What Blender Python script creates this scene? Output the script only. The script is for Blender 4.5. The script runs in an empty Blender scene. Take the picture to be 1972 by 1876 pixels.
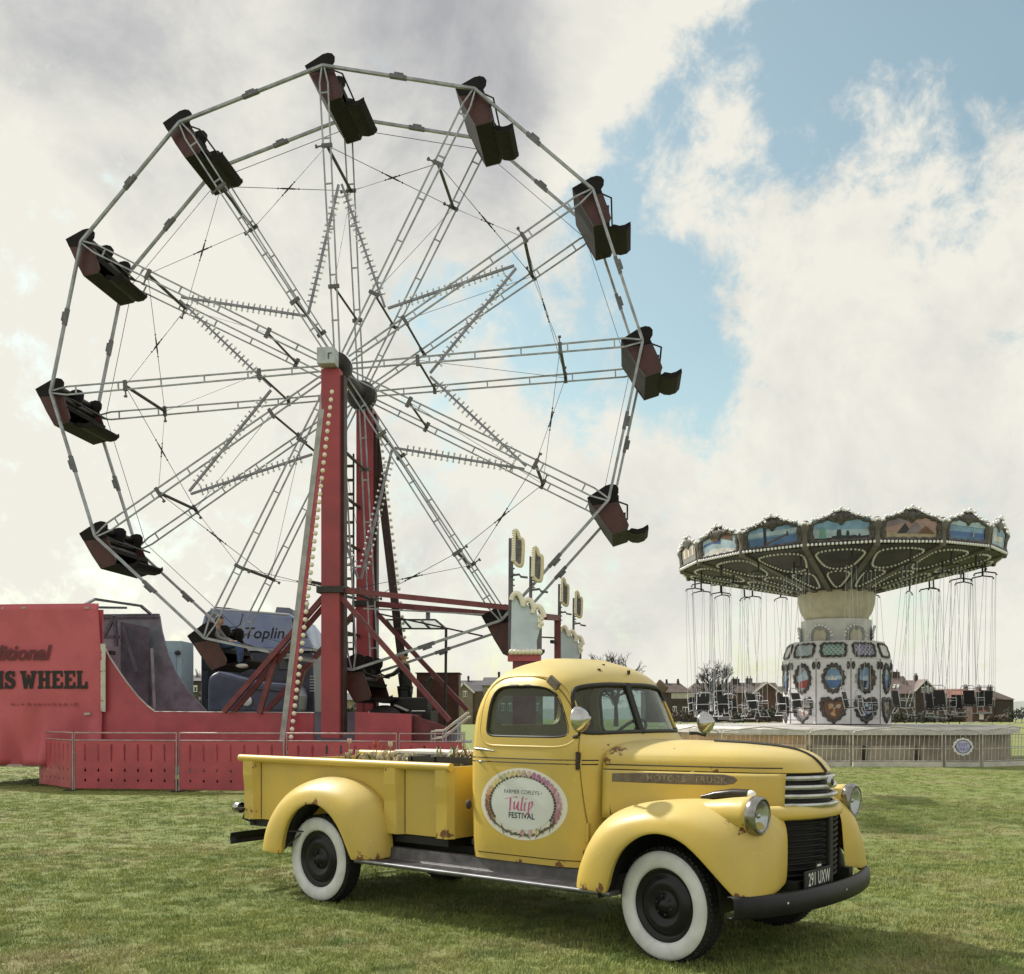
import bpy, bmesh, math, random
from math import sin, cos, pi, radians, sqrt, atan2, exp
from mathutils import Vector, Matrix, Euler
random.seed(7)
sc = bpy.context.scene
COL = sc.collection

# ------------------------------------------------------------------ camera
PW, PH = 1972.0, 1876.0            # picture frame used for all measurements
FPX, PCX, HOR, EYE = 2060.0, 986.0, 1368.0, 1.551
cd = bpy.data.cameras.new("Camera"); cam = bpy.data.objects.new("Camera", cd); COL.objects.link(cam)
cam.location = (0, 0, EYE); cam.rotation_euler = (radians(90), 0, 0)
cd.sensor_fit = 'HORIZONTAL'; cd.sensor_width = 36.0; cd.lens = 36.0*FPX/PW
cd.shift_y = (HOR-PH/2)/PW; cd.clip_start = 0.1; cd.clip_end = 6000
sc.camera = cam
def at(px, py, depth):             # a pixel of the photograph at a known distance
    return Vector(((px-PCX)/FPX*depth, depth, EYE+(HOR-py)/FPX*depth))
def gnd(px, py):                   # a pixel whose foot stands on level ground
    d = FPX*EYE/(py-HOR); return Vector(((px-PCX)/FPX*d, d, 0))

# ------------------------------------------------------------------ light
SUN_EL, SUN_PHI = radians(43), radians(-36)     # light travels towards SUN_PHI
sd = bpy.data.lights.new("Sun", 'SUN'); so = bpy.data.objects.new("Sun", sd); COL.objects.link(so)
sd.energy = 5.0; sd.angle = radians(1.6); sd.color = (1.0, 0.945, 0.86)
ldir = Vector((cos(SUN_PHI)*cos(SUN_EL), sin(SUN_PHI)*cos(SUN_EL), -sin(SUN_EL)))
so.rotation_euler = ldir.to_track_quat('-Z', 'Y').to_euler()
sc.view_settings.view_transform = 'Standard'; sc.view_settings.look = 'None'
sc.view_settings.exposure = 0.0; sc.view_settings.gamma = 1.0

world = bpy.data.worlds.new("World"); sc.world = world; world.use_nodes = True
def build_world():
    nt = world.node_tree; nt.nodes.clear(); N = nt.nodes.new; L = nt.links.new
    out = N('ShaderNodeOutputWorld'); bg = N('ShaderNodeBackground'); L(bg.outputs[0], out.inputs[0])
    sky = N('ShaderNodeTexSky'); sky.sky_type = 'NISHITA'; sky.sun_disc = False
    sky.sun_elevation = SUN_EL; sky.sun_rotation = atan2(-ldir.x, -ldir.y); sky.air_density = 1.0; sky.dust_density = 1.6; sky.ozone_density = 1.0
    tc = N('ShaderNodeTexCoord'); D = tc.outputs['Generated']
    def math_(op, a, b=None, c=None, clamp=False):
        n = N('ShaderNodeMath'); n.operation = op; n.use_clamp = clamp
        for i, v in enumerate((a, b, c)):
            if v is None: continue
            if isinstance(v, (int, float)): n.inputs[i].default_value = v
            else: L(v, n.inputs[i])
        return n.outputs[0]
    def noise(scale, detail, rough, dist=0.0, off=(0, 0, 0), lac=2.0):
        mp = N('ShaderNodeMapping'); mp.inputs['Location'].default_value = off; L(D, mp.inputs['Vector'])
        n = N('ShaderNodeTexNoise'); n.inputs['Scale'].default_value = scale; n.inputs['Detail'].default_value = detail
        n.inputs['Roughness'].default_value = rough; n.inputs['Distortion'].default_value = dist; n.inputs['Lacunarity'].default_value = lac
        L(mp.outputs[0], n.inputs['Vector']); return n.outputs['Fac']
    warp = N('ShaderNodeTexNoise'); warp.inputs['Scale'].default_value = 5.0; warp.inputs['Detail'].default_value = 3
    L(D, warp.inputs['Vector'])
    wv = N('ShaderNodeVectorMath'); wv.operation = 'MULTIPLY_ADD'; L(warp.outputs['Color'], wv.inputs[0])
    wv.inputs[1].default_value = (.30, .30, .30); 
    sub = N('ShaderNodeVectorMath'); sub.operation = 'ADD'; sub.inputs[1].default_value = (-.15, -.15, -.15); L(D, sub.inputs[0]); L(sub.outputs[0], wv.inputs[2])
    nrm = N('ShaderNodeVectorMath'); nrm.operation = 'NORMALIZE'; L(wv.outputs[0], nrm.inputs[0])
    def blob(px, py, rad):           # soft patch of sky in one direction (radius in picture pixels)
        v = Vector(((px-PCX)/FPX, 1.0, (HOR-py)/FPX)).normalized(); k = 1.0/((rad/FPX)**2)
        d = N('ShaderNodeVectorMath'); d.operation = 'DOT_PRODUCT'; L(nrm.outputs[0], d.inputs[0]); d.inputs[1].default_value = v
        return math_('EXPONENT', math_('MULTIPLY', math_('SUBTRACT', d.outputs['Value'], 1.0), 2*k))
    def total(lst):
        s = None
        for (px, py, r, a) in lst:
            t = math_('MULTIPLY', blob(px, py, r), a); s = t if s is None else math_('ADD', s, t)
        return s
    # openings of blue sky and the banks of cloud between them
    cover = total([(1720, 50, 220, -.46), (1930, 40, 200, -.52), (1560, 90, 100, -.30), (1350, 290, 80, -.44), (1340, 400, 80, -.44), (1310, 575, 125, -.62), (1265, 700, 90, -.56), (1040, 610, 115, -.58), 
                   (1560, 450, 75, -.34), (1640, 310, 75, -.34), (1450, 200, 85, -.36), (1470, 590, 85, -.34), (1390, 770, 80, -.28), (1760, 540, 80, -.26), 
                   (1530, 250, 95, .26), (1490, 510, 80, .20), (1830, 400, 190, .34), (1270, 250, 120, .26), (1650, 820, 260, .28), (1000, 120, 280, .25), (300, 400, 420, .25)])
    n1 = noise(4.2, 6, .62, .15, (3.1, 1.7, .4)); n2 = noise(13.0, 5, .66, .25, (0, 5.2, 2.2)); n4 = noise(27.0, 5, .68, .35, (4.4, 1.2, 6.2))
    dens = math_('ADD', math_('ADD', math_('MULTIPLY', math_('SUBTRACT', n1, .5), .95), math_('ADD', math_('MULTIPLY', math_('SUBTRACT', n2, .5), 1.35), math_('MULTIPLY', math_('SUBTRACT', n4, .5), 1.0))), math_('ADD', cover, .38))
    mr = N('ShaderNodeMapRange'); mr.interpolation_type = 'SMOOTHSTEP'; L(dens, mr.inputs['Value'])
    mr.inputs['From Min'].default_value = -.08; mr.inputs['From Max'].default_value = .42; mr.inputs['To Min'].default_value = .07; mask = mr.outputs[0]
    # cloud colour: cream where thin and bright, grey-violet where thick
    grey = total([(900, 60, 240, .50), (1080, 150, 150, .40), (560, 90, 180, .18), (120, 150, 190, .16), (60, 40, 240, .20), (330, 330, 170, .18), (1230, 640, 120, .12), (1250, 950, 200, .10), 
                  (120, 480, 200, -.30), (200, 760, 240, -.22), (60, 1050, 260, -.25)])
    n3 = noise(6.5, 6, .66, .3, (7.7, .3, 1.1))
    gm = math_('ADD', grey, math_('MULTIPLY', math_('SUBTRACT', n3, .47), 1.35), clamp=True)
    cr = N('ShaderNodeValToRGB'); L(gm, cr.inputs[0]); e = cr.color_ramp.elements
    e[0].position = 0.0; e[0].color = (.885, .862, .775, 1); e[1].position = .8; e[1].color = (.43, .435, .455, 1)
    m = e.new(.25); m.color = (.755, .745, .69, 1)
    m = e.new(.5); m.color = (.58, .58, .58, 1)
    skym = N('ShaderNodeMix'); skym.data_type = 'RGBA'; skym.blend_type = 'MULTIPLY'; skym.inputs[0].default_value = 1.0
    L(sky.outputs[0], skym.inputs[6]); skym.inputs[7].default_value = (.182, .190, .146, 1)
    mx = N('ShaderNodeMix'); mx.data_type = 'RGBA'; L(mask, mx.inputs[0]); L(skym.outputs[2], mx.inputs[6]); L(cr.outputs[0], mx.inputs[7])
    L(mx.outputs[2], bg.inputs[0]); bg.inputs[1].default_value = 1.0
build_world()
world.cycles.sampling_method = 'MANUAL'; world.cycles.sample_map_resolution = 512

# ------------------------------------------------------------------ helpers
def tag(o, label=None, cat=None, group=None, kind=None):
    if label: o['label'] = label
    if cat: o['category'] = cat
    if group: o['group'] = group
    if kind: o['kind'] = kind
    return o
def empty(name, loc=(0, 0, 0), rz=0.0, label=None, cat=None, group=None):
    o = bpy.data.objects.new(name, None); COL.objects.link(o); o.location = loc; o.rotation_euler = (0, 0, rz)
    o.empty_display_size = .2
    return tag(o, label, cat, group)
def copy_tree(o, parent=None):
    c = o.copy(); COL.objects.link(c); c.parent = parent
    for ch in o.children: copy_tree(ch, c)
    return c
def basis(axis):
    z = Vector(axis).normalized(); x = z.orthogonal().normalized(); return x, z.cross(x), z
class G:
    def __init__(s): s.v = []; s.f = []; s.m = []; s.sm = []
    def add(s, v, f, mi=0, smooth=False):
        o = len(s.v); s.v += [tuple(p) for p in v]
        for q in f: s.f.append(tuple(i+o for i in q)); s.m.append(mi); s.sm.append(smooth)
        return s
    def box(s, c, d, rz=0.0, mi=0, M=None):
        x, y, z = d[0]/2, d[1]/2, d[2]/2
        R = M if M is not None else Matrix.Rotation(rz, 3, 'Z')
        v = [Vector(c)+R @ Vector((a*x, b*y, e*z)) for e in (-1, 1) for b in (-1, 1) for a in (-1, 1)]
        return s.add(v, [(0, 2, 3, 1), (4, 5, 7, 6), (0, 1, 5, 4), (2, 6, 7, 3), (0, 4, 6, 2), (1, 3, 7, 5)], mi)
    def bar(s, a, b, w, h=None, mi=0, up=(0, 0, 1)):
        a, b = Vector(a), Vector(b); h = h or w; z = (b-a); ln = z.length
        if ln < 1e-6: return s
        z.normalize(); u = Vector(up)
        if abs(z.dot(u)) > .98: u = Vector((0, 1, 0))
        x = u.cross(z).normalized(); y = z.cross(x)
        return s.box((a+b)/2, (w, h, ln), mi=mi, M=Matrix((x, y, z)).transposed())
    def tube(s, pts, r, n=8, mi=0, closed=False, caps=True):
        pts = [Vector(p) for p in pts]; k = len(pts); rs = r if isinstance(r, (list, tuple)) else [r]*k
        rings = []; px = None
        for i, p in enumerate(pts):
            if closed: d = pts[(i+1) % k]-pts[i-1]
            else: d = pts[min(i+1, k-1)]-pts[max(i-1, 0)]
            d.normalize()
            if px is None: px = d.orthogonal().normalized()
            else:
                px = (px-d*px.dot(d))
                px = px.normalized() if px.length > 1e-6 else d.orthogonal().normalized()
            py = d.cross(px)
            rings.append([p+rs[i]*(cos(2*pi*j/n)*px+sin(2*pi*j/n)*py) for j in range(n)])
        v = [q for R in rings for q in R]; f = []
        for i in range(k if closed else k-1):
            a, b = i*n, ((i+1) % k)*n
            for j in range(n): f.append((a+j, a+(j+1) % n, b+(j+1) % n, b+j))
        s.add(v, f, mi, True)
        if caps and not closed: s.add(rings[0], [tuple(range(n-1, -1, -1))], mi); s.add(rings[-1], [tuple(range(n))], mi)
        return s
    def lathe(s, prof, c, axis, n=32, mi=0, smooth=True, caps=False):       # prof: (radius, along axis)
        x, y, z = basis(axis); c = Vector(c); k = len(prof)
        v = [c+z*h+r*(cos(2*pi*j/n)*x+sin(2*pi*j/n)*y) for (r, h) in prof for j in range(n)]
        f = [(i*n+j, i*n+(j+1) % n, (i+1)*n+(j+1) % n, (i+1)*n+j) for i in range(k-1) for j in range(n)]
        s.add(v, f, mi, smooth)
        if not caps: return s
        if prof[0][0] > 1e-4: s.add([v[j] for j in range(n)], [tuple(range(n-1, -1, -1))], mi)
        if prof[-1][0] > 1e-4: s.add([v[(k-1)*n+j] for j in range(n)], [tuple(range(n))], mi)
        return s
    def prism(s, pts, fn, a, b, mi=0):                        # 2-D outline pushed through fn(u, v, depth)
        n = len(pts); v = [fn(u, w, a) for u, w in pts]+[fn(u, w, b) for u, w in pts]
        f = [tuple(range(n)), tuple(range(2*n-1, n-1, -1))]+[(i, n+i, n+(i+1) % n, (i+1) % n) for i in range(n)]
        return s.add(v, f, mi)
    def ball(s, c, r, mi=0, n=8, k=5):
        rx, ry, rz = r if isinstance(r, (tuple, list)) else (r, r, r)
        v = [(c[0], c[1], c[2]-rz)]; f = []
        for i in range(1, k):
            t = pi*i/k
            for j in range(n): v.append((c[0]+rx*sin(t)*cos(2*pi*j/n), c[1]+ry*sin(t)*sin(2*pi*j/n), c[2]-rz*cos(t)))
        v.append((c[0], c[1], c[2]+rz)); e = len(v)-1
        for j in range(n): f.append((0, 1+(j+1) % n, 1+j)); f.append((e, 1+(k-2)*n+j, 1+(k-2)*n+(j+1) % n))
        for i in range(k-2):
            for j in range(n): f.append((1+i*n+j, 1+i*n+(j+1) % n, 1+(i+1)*n+(j+1) % n, 1+(i+1)*n+j))
        return s.add(v, f, mi, True)
    def grid(s, rows, mi=0, closed=False, smooth=True):
        n = len(rows[0]); k = len(rows); v = [p for r in rows for p in r]; f = []
        for i in range(k-1):
            for j in range(n if closed else n-1):
                f.append((i*n+j, i*n+(j+1) % n, (i+1)*n+(j+1) % n, (i+1)*n+j))
        return s.add(v, f, mi, smooth)
    def build(s, name, mats, parent=None, sub=0, bevel=0.0, solid=0.0, auto=None, fix=False):
        me = bpy.data.meshes.new(name); me.from_pydata(s.v, [], s.f)
        for m in (mats if isinstance(mats, (list, tuple)) else [mats]): me.materials.append(m)
        me.polygons.foreach_set('material_index', s.m); me.polygons.foreach_set('use_smooth', s.sm)
        if fix:
            bm = bmesh.new(); bm.from_mesh(me); bmesh.ops.remove_doubles(bm, verts=bm.verts, dist=1e-5)
            bmesh.ops.recalc_face_normals(bm, faces=bm.faces); bm.to_mesh(me); bm.free()
        if auto: 
            me.polygons.foreach_set('use_smooth', [True]*len(me.polygons)); me.set_sharp_from_angle(angle=radians(auto))
        me.update()
        o = bpy.data.objects.new(name, me); COL.objects.link(o)
        if parent: o.parent = parent
        if solid: m = o.modifiers.new('t', 'SOLIDIFY'); m.thickness = solid; m.offset = -1
        if sub: m = o.modifiers.new('s', 'SUBSURF'); m.levels = sub; m.render_levels = sub
        if bevel: m = o.modifiers.new('b', 'BEVEL'); m.width = bevel; m.segments = 2; m.limit_method = 'ANGLE'
        return o
def lerp(t, tab):                  # piecewise smooth table lookup
    if t <= tab[0][0]: return tab[0][1]
    for (a, x), (b, y) in zip(tab, tab[1:]):
        if t <= b: u = (t-a)/(b-a); return x+(y-x)*u
    return tab[-1][1]
def rrect(x0, x1, y0, y1, r, n=5):
    o = []
    for cx_, cy_, a in ((x1-r, y1-r, 0), (x0+r, y1-r, 90), (x0+r, y0+r, 180), (x1-r, y0+r, 270)):
        for i in range(n+1): t = radians(a+90*i/n); o.append((cx_+r*cos(t), cy_+r*sin(t)))
    return o
def chaikin(pts, it=2, closed=True):
    for _ in range(it):
        q = []; n = len(pts)
        for i in range(n if closed else n-1):
            a, b = pts[i], pts[(i+1) % n]
            q += [tuple(x*.75+y*.25 for x, y in zip(a, b)), tuple(x*.25+y*.75 for x, y in zip(a, b))]
        pts = q if closed else [pts[0]]+q+[pts[-1]]
    return pts
def text_geo(txt, size, bold=0.0, shear=0.0, xscale=1.0, spacing=1.0):
    c = bpy.data.curves.new('t', 'FONT'); c.body = txt; c.size = size; c.offset = bold; c.shear = shear; c.space_character = spacing
    c.align_x = 'CENTER'; c.resolution_u = 3
    o = bpy.data.objects.new('t', c); COL.objects.link(o); dg = bpy.context.evaluated_depsgraph_get()
    me = bpy.data.meshes.new_from_object(o.evaluated_get(dg))
    v = [(p.co.x*xscale, p.co.y) for p in me.vertices]; f = [tuple(p.vertices) for p in me.polygons]
    bpy.data.objects.remove(o); bpy.data.curves.remove(c); bpy.data.meshes.remove(me)
    return v, f

# ------------------------------------------------------------------ materials
MATS = {}
def mat(name, col, rough=.5, metal=0.0, var=.0, vscale=6.0, col2=None, bump=0.0, bscale=40.0, coat=0.0, spec=.5, speck=None, trans=0.0, emit=None, wobble=.0):
    """principled surface: col..col2 mixed by noise, fine relief, optional specks (colour, threshold, scale)"""
    if name in MATS: return MATS[name]
    m = bpy.data.materials.new(name); m.use_nodes = True; nt = m.node_tree; N = nt.nodes.new; L = nt.links.new
    b = nt.nodes['Principled BSDF']; b.inputs['Roughness'].default_value = rough; b.inputs['Metallic'].default_value = metal
    b.inputs['Base Color'].default_value = (*col, 1); b.inputs['Coat Weight'].default_value = coat; b.inputs['Coat Roughness'].default_value = .15
    b.inputs['Specular IOR Level'].default_value = spec; b.inputs['Transmission Weight'].default_value = trans
    tc = N('ShaderNodeTexCoord'); vec = tc.outputs['Object']
    def noi(sc_, det=5, ro=.6):
        n = N('ShaderNodeTexNoise'); n.inputs['Scale'].default_value = sc_; n.inputs['Detail'].default_value = det; n.inputs['Roughness'].default_value = ro
        L(vec, n.inputs['Vector']); return n.outputs['Fac']
    def ramp(f, a, bb):
        r = N('ShaderNodeMapRange'); r.interpolation_type = 'SMOOTHSTEP'; L(f, r.inputs[0]); r.inputs[1].default_value = a; r.inputs[2].default_value = bb; return r.outputs[0]
    def mix(f, a, bb):
        x = N('ShaderNodeMix'); x.data_type = 'RGBA'; L(f, x.inputs[0])
        for i, v in ((6, a), (7, bb)):
            if isinstance(v, tuple): x.inputs[i].default_value = (*v[:3], 1)
            else: L(v, x.inputs[i])
        return x.outputs[2]
    if col2 or var:
        c2 = col2 or tuple(max(0, c*(1-var)) for c in col)
        cc = mix(ramp(noi(vscale), .36, .66), col, c2)
    else: cc = None
    if speck:
        for (sc_col, th, sscale) in (speck if isinstance(speck, list) else [speck]):
            cc = mix(ramp(noi(sscale, 6, .65), th, th+.035), cc if cc is not None else col, sc_col)
    if cc is not None: L(cc, b.inputs['Base Color'])
    if wobble:
        rr = N('ShaderNodeMapRange'); L(noi(vscale*1.7), rr.inputs[0]); rr.inputs[1].default_value = .3; rr.inputs[2].default_value = .7
        rr.inputs[3].default_value = max(.03, rough-wobble); rr.inputs[4].default_value = min(1, rough+wobble); L(rr.outputs[0], b.inputs['Roughness'])
    if bump:
        bp = N('ShaderNodeBump'); bp.inputs['Strength'].default_value = bump; bp.inputs['Distance'].default_value = .02; L(noi(bscale, 4), bp.inputs['Height']); L(bp.outputs[0], b.inputs['Normal'])
    if emit: b.inputs['Emission Color'].default_value = (*emit[:3], 1); b.inputs['Emission Strength'].default_value = emit[3]
    MATS[name] = m; return m
def glass(name, tint=(.62, .70, .72), rough=.02):
    """thin pane: tinted see-through with a reflection that grows at grazing angles"""
    m = bpy.data.materials.new(name); m.use_nodes = True; nt = m.node_tree; nt.nodes.clear(); N = nt.nodes.new; L = nt.links.new
    o = N('ShaderNodeOutputMaterial'); mx = N('ShaderNodeMixShader'); t = N('ShaderNodeBsdfTransparent'); g = N('ShaderNodeBsdfGlossy'); ge = N('ShaderNodeNewGeometry')
    d = N('ShaderNodeVectorMath'); d.operation = 'DOT_PRODUCT'; L(ge.outputs['Normal'], d.inputs[0]); L(ge.outputs['Incoming'], d.inputs[1])
    def M_(op, a, b=None):
        n = N('ShaderNodeMath'); n.operation = op
        for i, v in enumerate((a, b)):
            if v is None: continue
            if isinstance(v, (int, float)): n.inputs[i].default_value = v
            else: L(v, n.inputs[i])
        return n.outputs[0]
    f = M_('ADD', M_('MULTIPLY', M_('POWER', M_('SUBTRACT', 1.0, M_('ABSOLUTE', d.outputs['Value'])), 5.0), .93), .035)
    t.inputs[0].default_value = (*tint, 1); g.inputs['Roughness'].default_value = rough
    L(f, mx.inputs[0]); L(t.outputs[0], mx.inputs[1]); L(g.outputs[0], mx.inputs[2]); L(mx.outputs[0], o.inputs[0]); MATS[name] = m; return m

galv = mat('galvanised steel', (.40, .42, .47), .5, .25, .35, 5.0, speck=((.20, .19, .19), .66, 30))
darkst = mat('dark steel', (.045, .042, .042), .55, .2, .4, 8)
black = mat('black', (.012, .012, .013), .6, 0, .3, 10)
redp = mat('red paint', (.480, .082, .108), .45, 0, 0, 1.7, col2=(.370, .066, .090), speck=[((.52, .24, .22), .68, 22), ((.20, .05, .06), .72, 9)], wobble=.15)
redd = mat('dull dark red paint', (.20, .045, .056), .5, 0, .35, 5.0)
creamb = mat('cream bulb glass', (.86, .80, .66), .25, 0)
whiteb = mat('white bulb glass', (.86, .86, .90), .2, 0)
chrome = mat('dull chrome', (.56, .56, .57), .20, 1.0, .3, 9, wobble=.08)
# ------------------------------------------------------------------ ground
def gz(y):                          # the field is level, then falls gently towards the houses
    return lerp(y, [(60, 0.0), (120, -.35), (260, -1.25), (700, -5.0), (4000, -30.0)])
def grass_mat(name, blades=False):
    m = bpy.data.materials.new(name); m.use_nodes = True; nt = m.node_tree; N = nt.nodes.new; L = nt.links.new
    b = nt.nodes['Principled BSDF']; b.inputs['Roughness'].default_value = .75; b.inputs['Specular IOR Level'].default_value = .25
    ge = N('ShaderNodeNewGeometry')
    def noi(sc_, det=6, ro=.62, off=0.0):
        mp = N('ShaderNodeMapping'); mp.inputs['Location'].default_value = (off, off*1.3, 0); mp.inputs['Scale'].default_value = (1, 1, 0); L(ge.outputs['Position'], mp.inputs[0])
        n = N('ShaderNodeTexNoise'); n.inputs['Scale'].default_value = sc_; n.inputs['Detail'].default_value = det; n.inputs['Roughness'].default_value = ro; L(mp.outputs[0], n.inputs['Vector']); return n.outputs['Fac']
    def ramp(f, a, bb):
        r = N('ShaderNodeMapRange'); r.interpolation_type = 'SMOOTHSTEP'; L(f, r.inputs[0]); r.inputs[1].default_value = a; r.inputs[2].default_value = bb; return r.outputs[0]
    def mix(f, a, bb):
        x = N('ShaderNodeMix'); x.data_type = 'RGBA'; L(f, x.inputs[0])
        for i, v in ((6, a), (7, bb)):
            if isinstance(v, tuple): x.inputs[i].default_value = (*v, 1)
            else: L(v, x.inputs[i])
        return x.outputs[2]
    straw = (.360, .325, .170); green = (.248, .298, .092); deep = (.160, .222, .066); soil = (.13, .10, .066)
    c = mix(ramp(noi(.55, 7, .62), .46, .72), green, straw)
    c = mix(ramp(noi(1.7, 6, .65, 11.0), .50, .66), c, deep)
    c = mix(ramp(noi(2.6, 7, .68, 31.0), .66, .74), c, (.29, .24, .14) if blades else soil)
    if blades:
        oi = N('ShaderNodeObjectInfo'); hv = N('ShaderNodeHueSaturation'); L(c, hv.inputs['Color'])
        r1 = N('ShaderNodeMapRange'); L(oi.outputs['Random'], r1.inputs[0]); r1.inputs[3].default_value = .78; r1.inputs[4].default_value = 1.30; L(r1.outputs[0], hv.inputs['Value'])
        r2 = N('ShaderNodeMath'); r2.operation = 'MULTIPLY_ADD'; L(oi.outputs['Random'], r2.inputs[0]); r2.inputs[1].default_value = -.05; r2.inputs[2].default_value = .52; L(r2.outputs[0], hv.inputs['Hue'])
        c = hv.outputs[0]
    else:
        c = mix(ramp(noi(26.0, 5, .7, 3.0), .42, .68), c, (.12, .135, .042))
        bp = N('ShaderNodeBump'); bp.inputs['Strength'].default_value = .8; bp.inputs['Distance'].default_value = .05
        L(noi(38.0, 5, .7), bp.inputs['Height']); L(bp.outputs[0], b.inputs['Normal'])
    L(c, b.inputs['Base Color'])
    return m
def build_ground():
    ys = [-80, -20, 0, 4, 8, 12, 16, 20, 30, 45, 60, 90, 120, 180, 260, 400, 700, 1500, 4000]
    xs = [-3000, -600, -200, -80, -40, -20, -10, -5, 0, 5, 10, 20, 40, 80, 200, 600, 3000]
    g = G(); g.grid([[(x, y, gz(y)) for x in xs] for y in ys]); o = g.build('ground', grass_mat('meadow turf')); tag(o, kind='structure')
    # tuft of blades, instanced over the near field
    bm_ = grass_mat('grass blades', True)
    tuft = []
    for k in range(3):
        g = G(); rnd = random.Random(40+k)
        for i in range(34):
            a = rnd.uniform(0, 2*pi); rr = .085*sqrt(rnd.random()); x, y = rr*cos(a), rr*sin(a)
            h = rnd.uniform(.012, .030)*(1.35 if k == 2 else 1.0); d = rnd.uniform(0, 2*pi); w = rnd.uniform(.0016, .0032); ln = h*rnd.uniform(.2, 1.1)
            px, py = -sin(d)*w, cos(d)*w; lx, ly = cos(d)*ln, sin(d)*ln
            g.add([(x-px, y-py, -.004), (x+px, y+py, -.004), (x+px*.7+lx*.4, y+py*.7+ly*.4, h*.65), (x-px*.7+lx*.4, y-py*.7+ly*.4, h*.65), (x+lx, y+ly, h)], [(0, 1, 2, 3), (3, 2, 4)])
        t = g.build('grass_tuft', bm_); COL.objects.unlink(t); tuft.append(t)
    rnd = random.Random(5)
    for k, t in enumerate(tuft):
        pts = []
        for (y0, y1, dens) in ((5.2, 8, 95), (8, 12, 60), (12, 18, 30), (18, 27, 13), (27, 34, 6)):
            n = int((y1*y1-y0*y0)*.56*dens)
            for _ in range(n):
                y = sqrt(rnd.uniform(y0*y0, y1*y1)); x = rnd.uniform(-.56, .56)*y
                pts.append((x, y, 0.0))
        me = bpy.data.meshes.new('grass'); me.from_pydata(pts, [], []); o = bpy.data.objects.new('grass', me); COL.objects.link(o); me.materials.append(bm_)
        ng = bpy.data.node_groups.new('scatter grass', 'GeometryNodeTree')
        ng.interface.new_socket('Geometry', in_out='INPUT', socket_type='NodeSocketGeometry'); ng.interface.new_socket('Geometry', in_out='OUTPUT', socket_type='NodeSocketGeometry')
        N = ng.nodes.new; L = ng.links.new; gi = N('NodeGroupInput'); go = N('NodeGroupOutput'); ip = N('GeometryNodeInstanceOnPoints'); ob = N('GeometryNodeObjectInfo')
        ob.inputs['Object'].default_value = t; ob.inputs['As Instance'].default_value = True
        rv = N('FunctionNodeRandomValue'); rv.data_type = 'FLOAT_VECTOR'; rv.inputs[0].default_value = (-.12, -.12, 0); rv.inputs[1].default_value = (.12, .12, 6.28)
        rs = N('FunctionNodeRandomValue'); rs.data_type = 'FLOAT'; rs.inputs[2].default_value = .5; rs.inputs[3].default_value = 1.1
        L(gi.outputs[0], ip.inputs['Points']); L(ob.outputs['Geometry'], ip.inputs['Instance']); L(rv.outputs[0], ip.inputs['Rotation']); L(rs.outputs[1], ip.inputs['Scale'])
        L(ip.outputs[0], go.inputs[0])
        md = o.modifiers.new('scatter', 'NODES'); md.node_group = ng
        tag(o, ('short trampled grass blades over the field', 'sparse straw coloured grass blades over the field', 'taller grass tufts over the field')[k], 'grass', kind='stuff')
build_ground()
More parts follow.
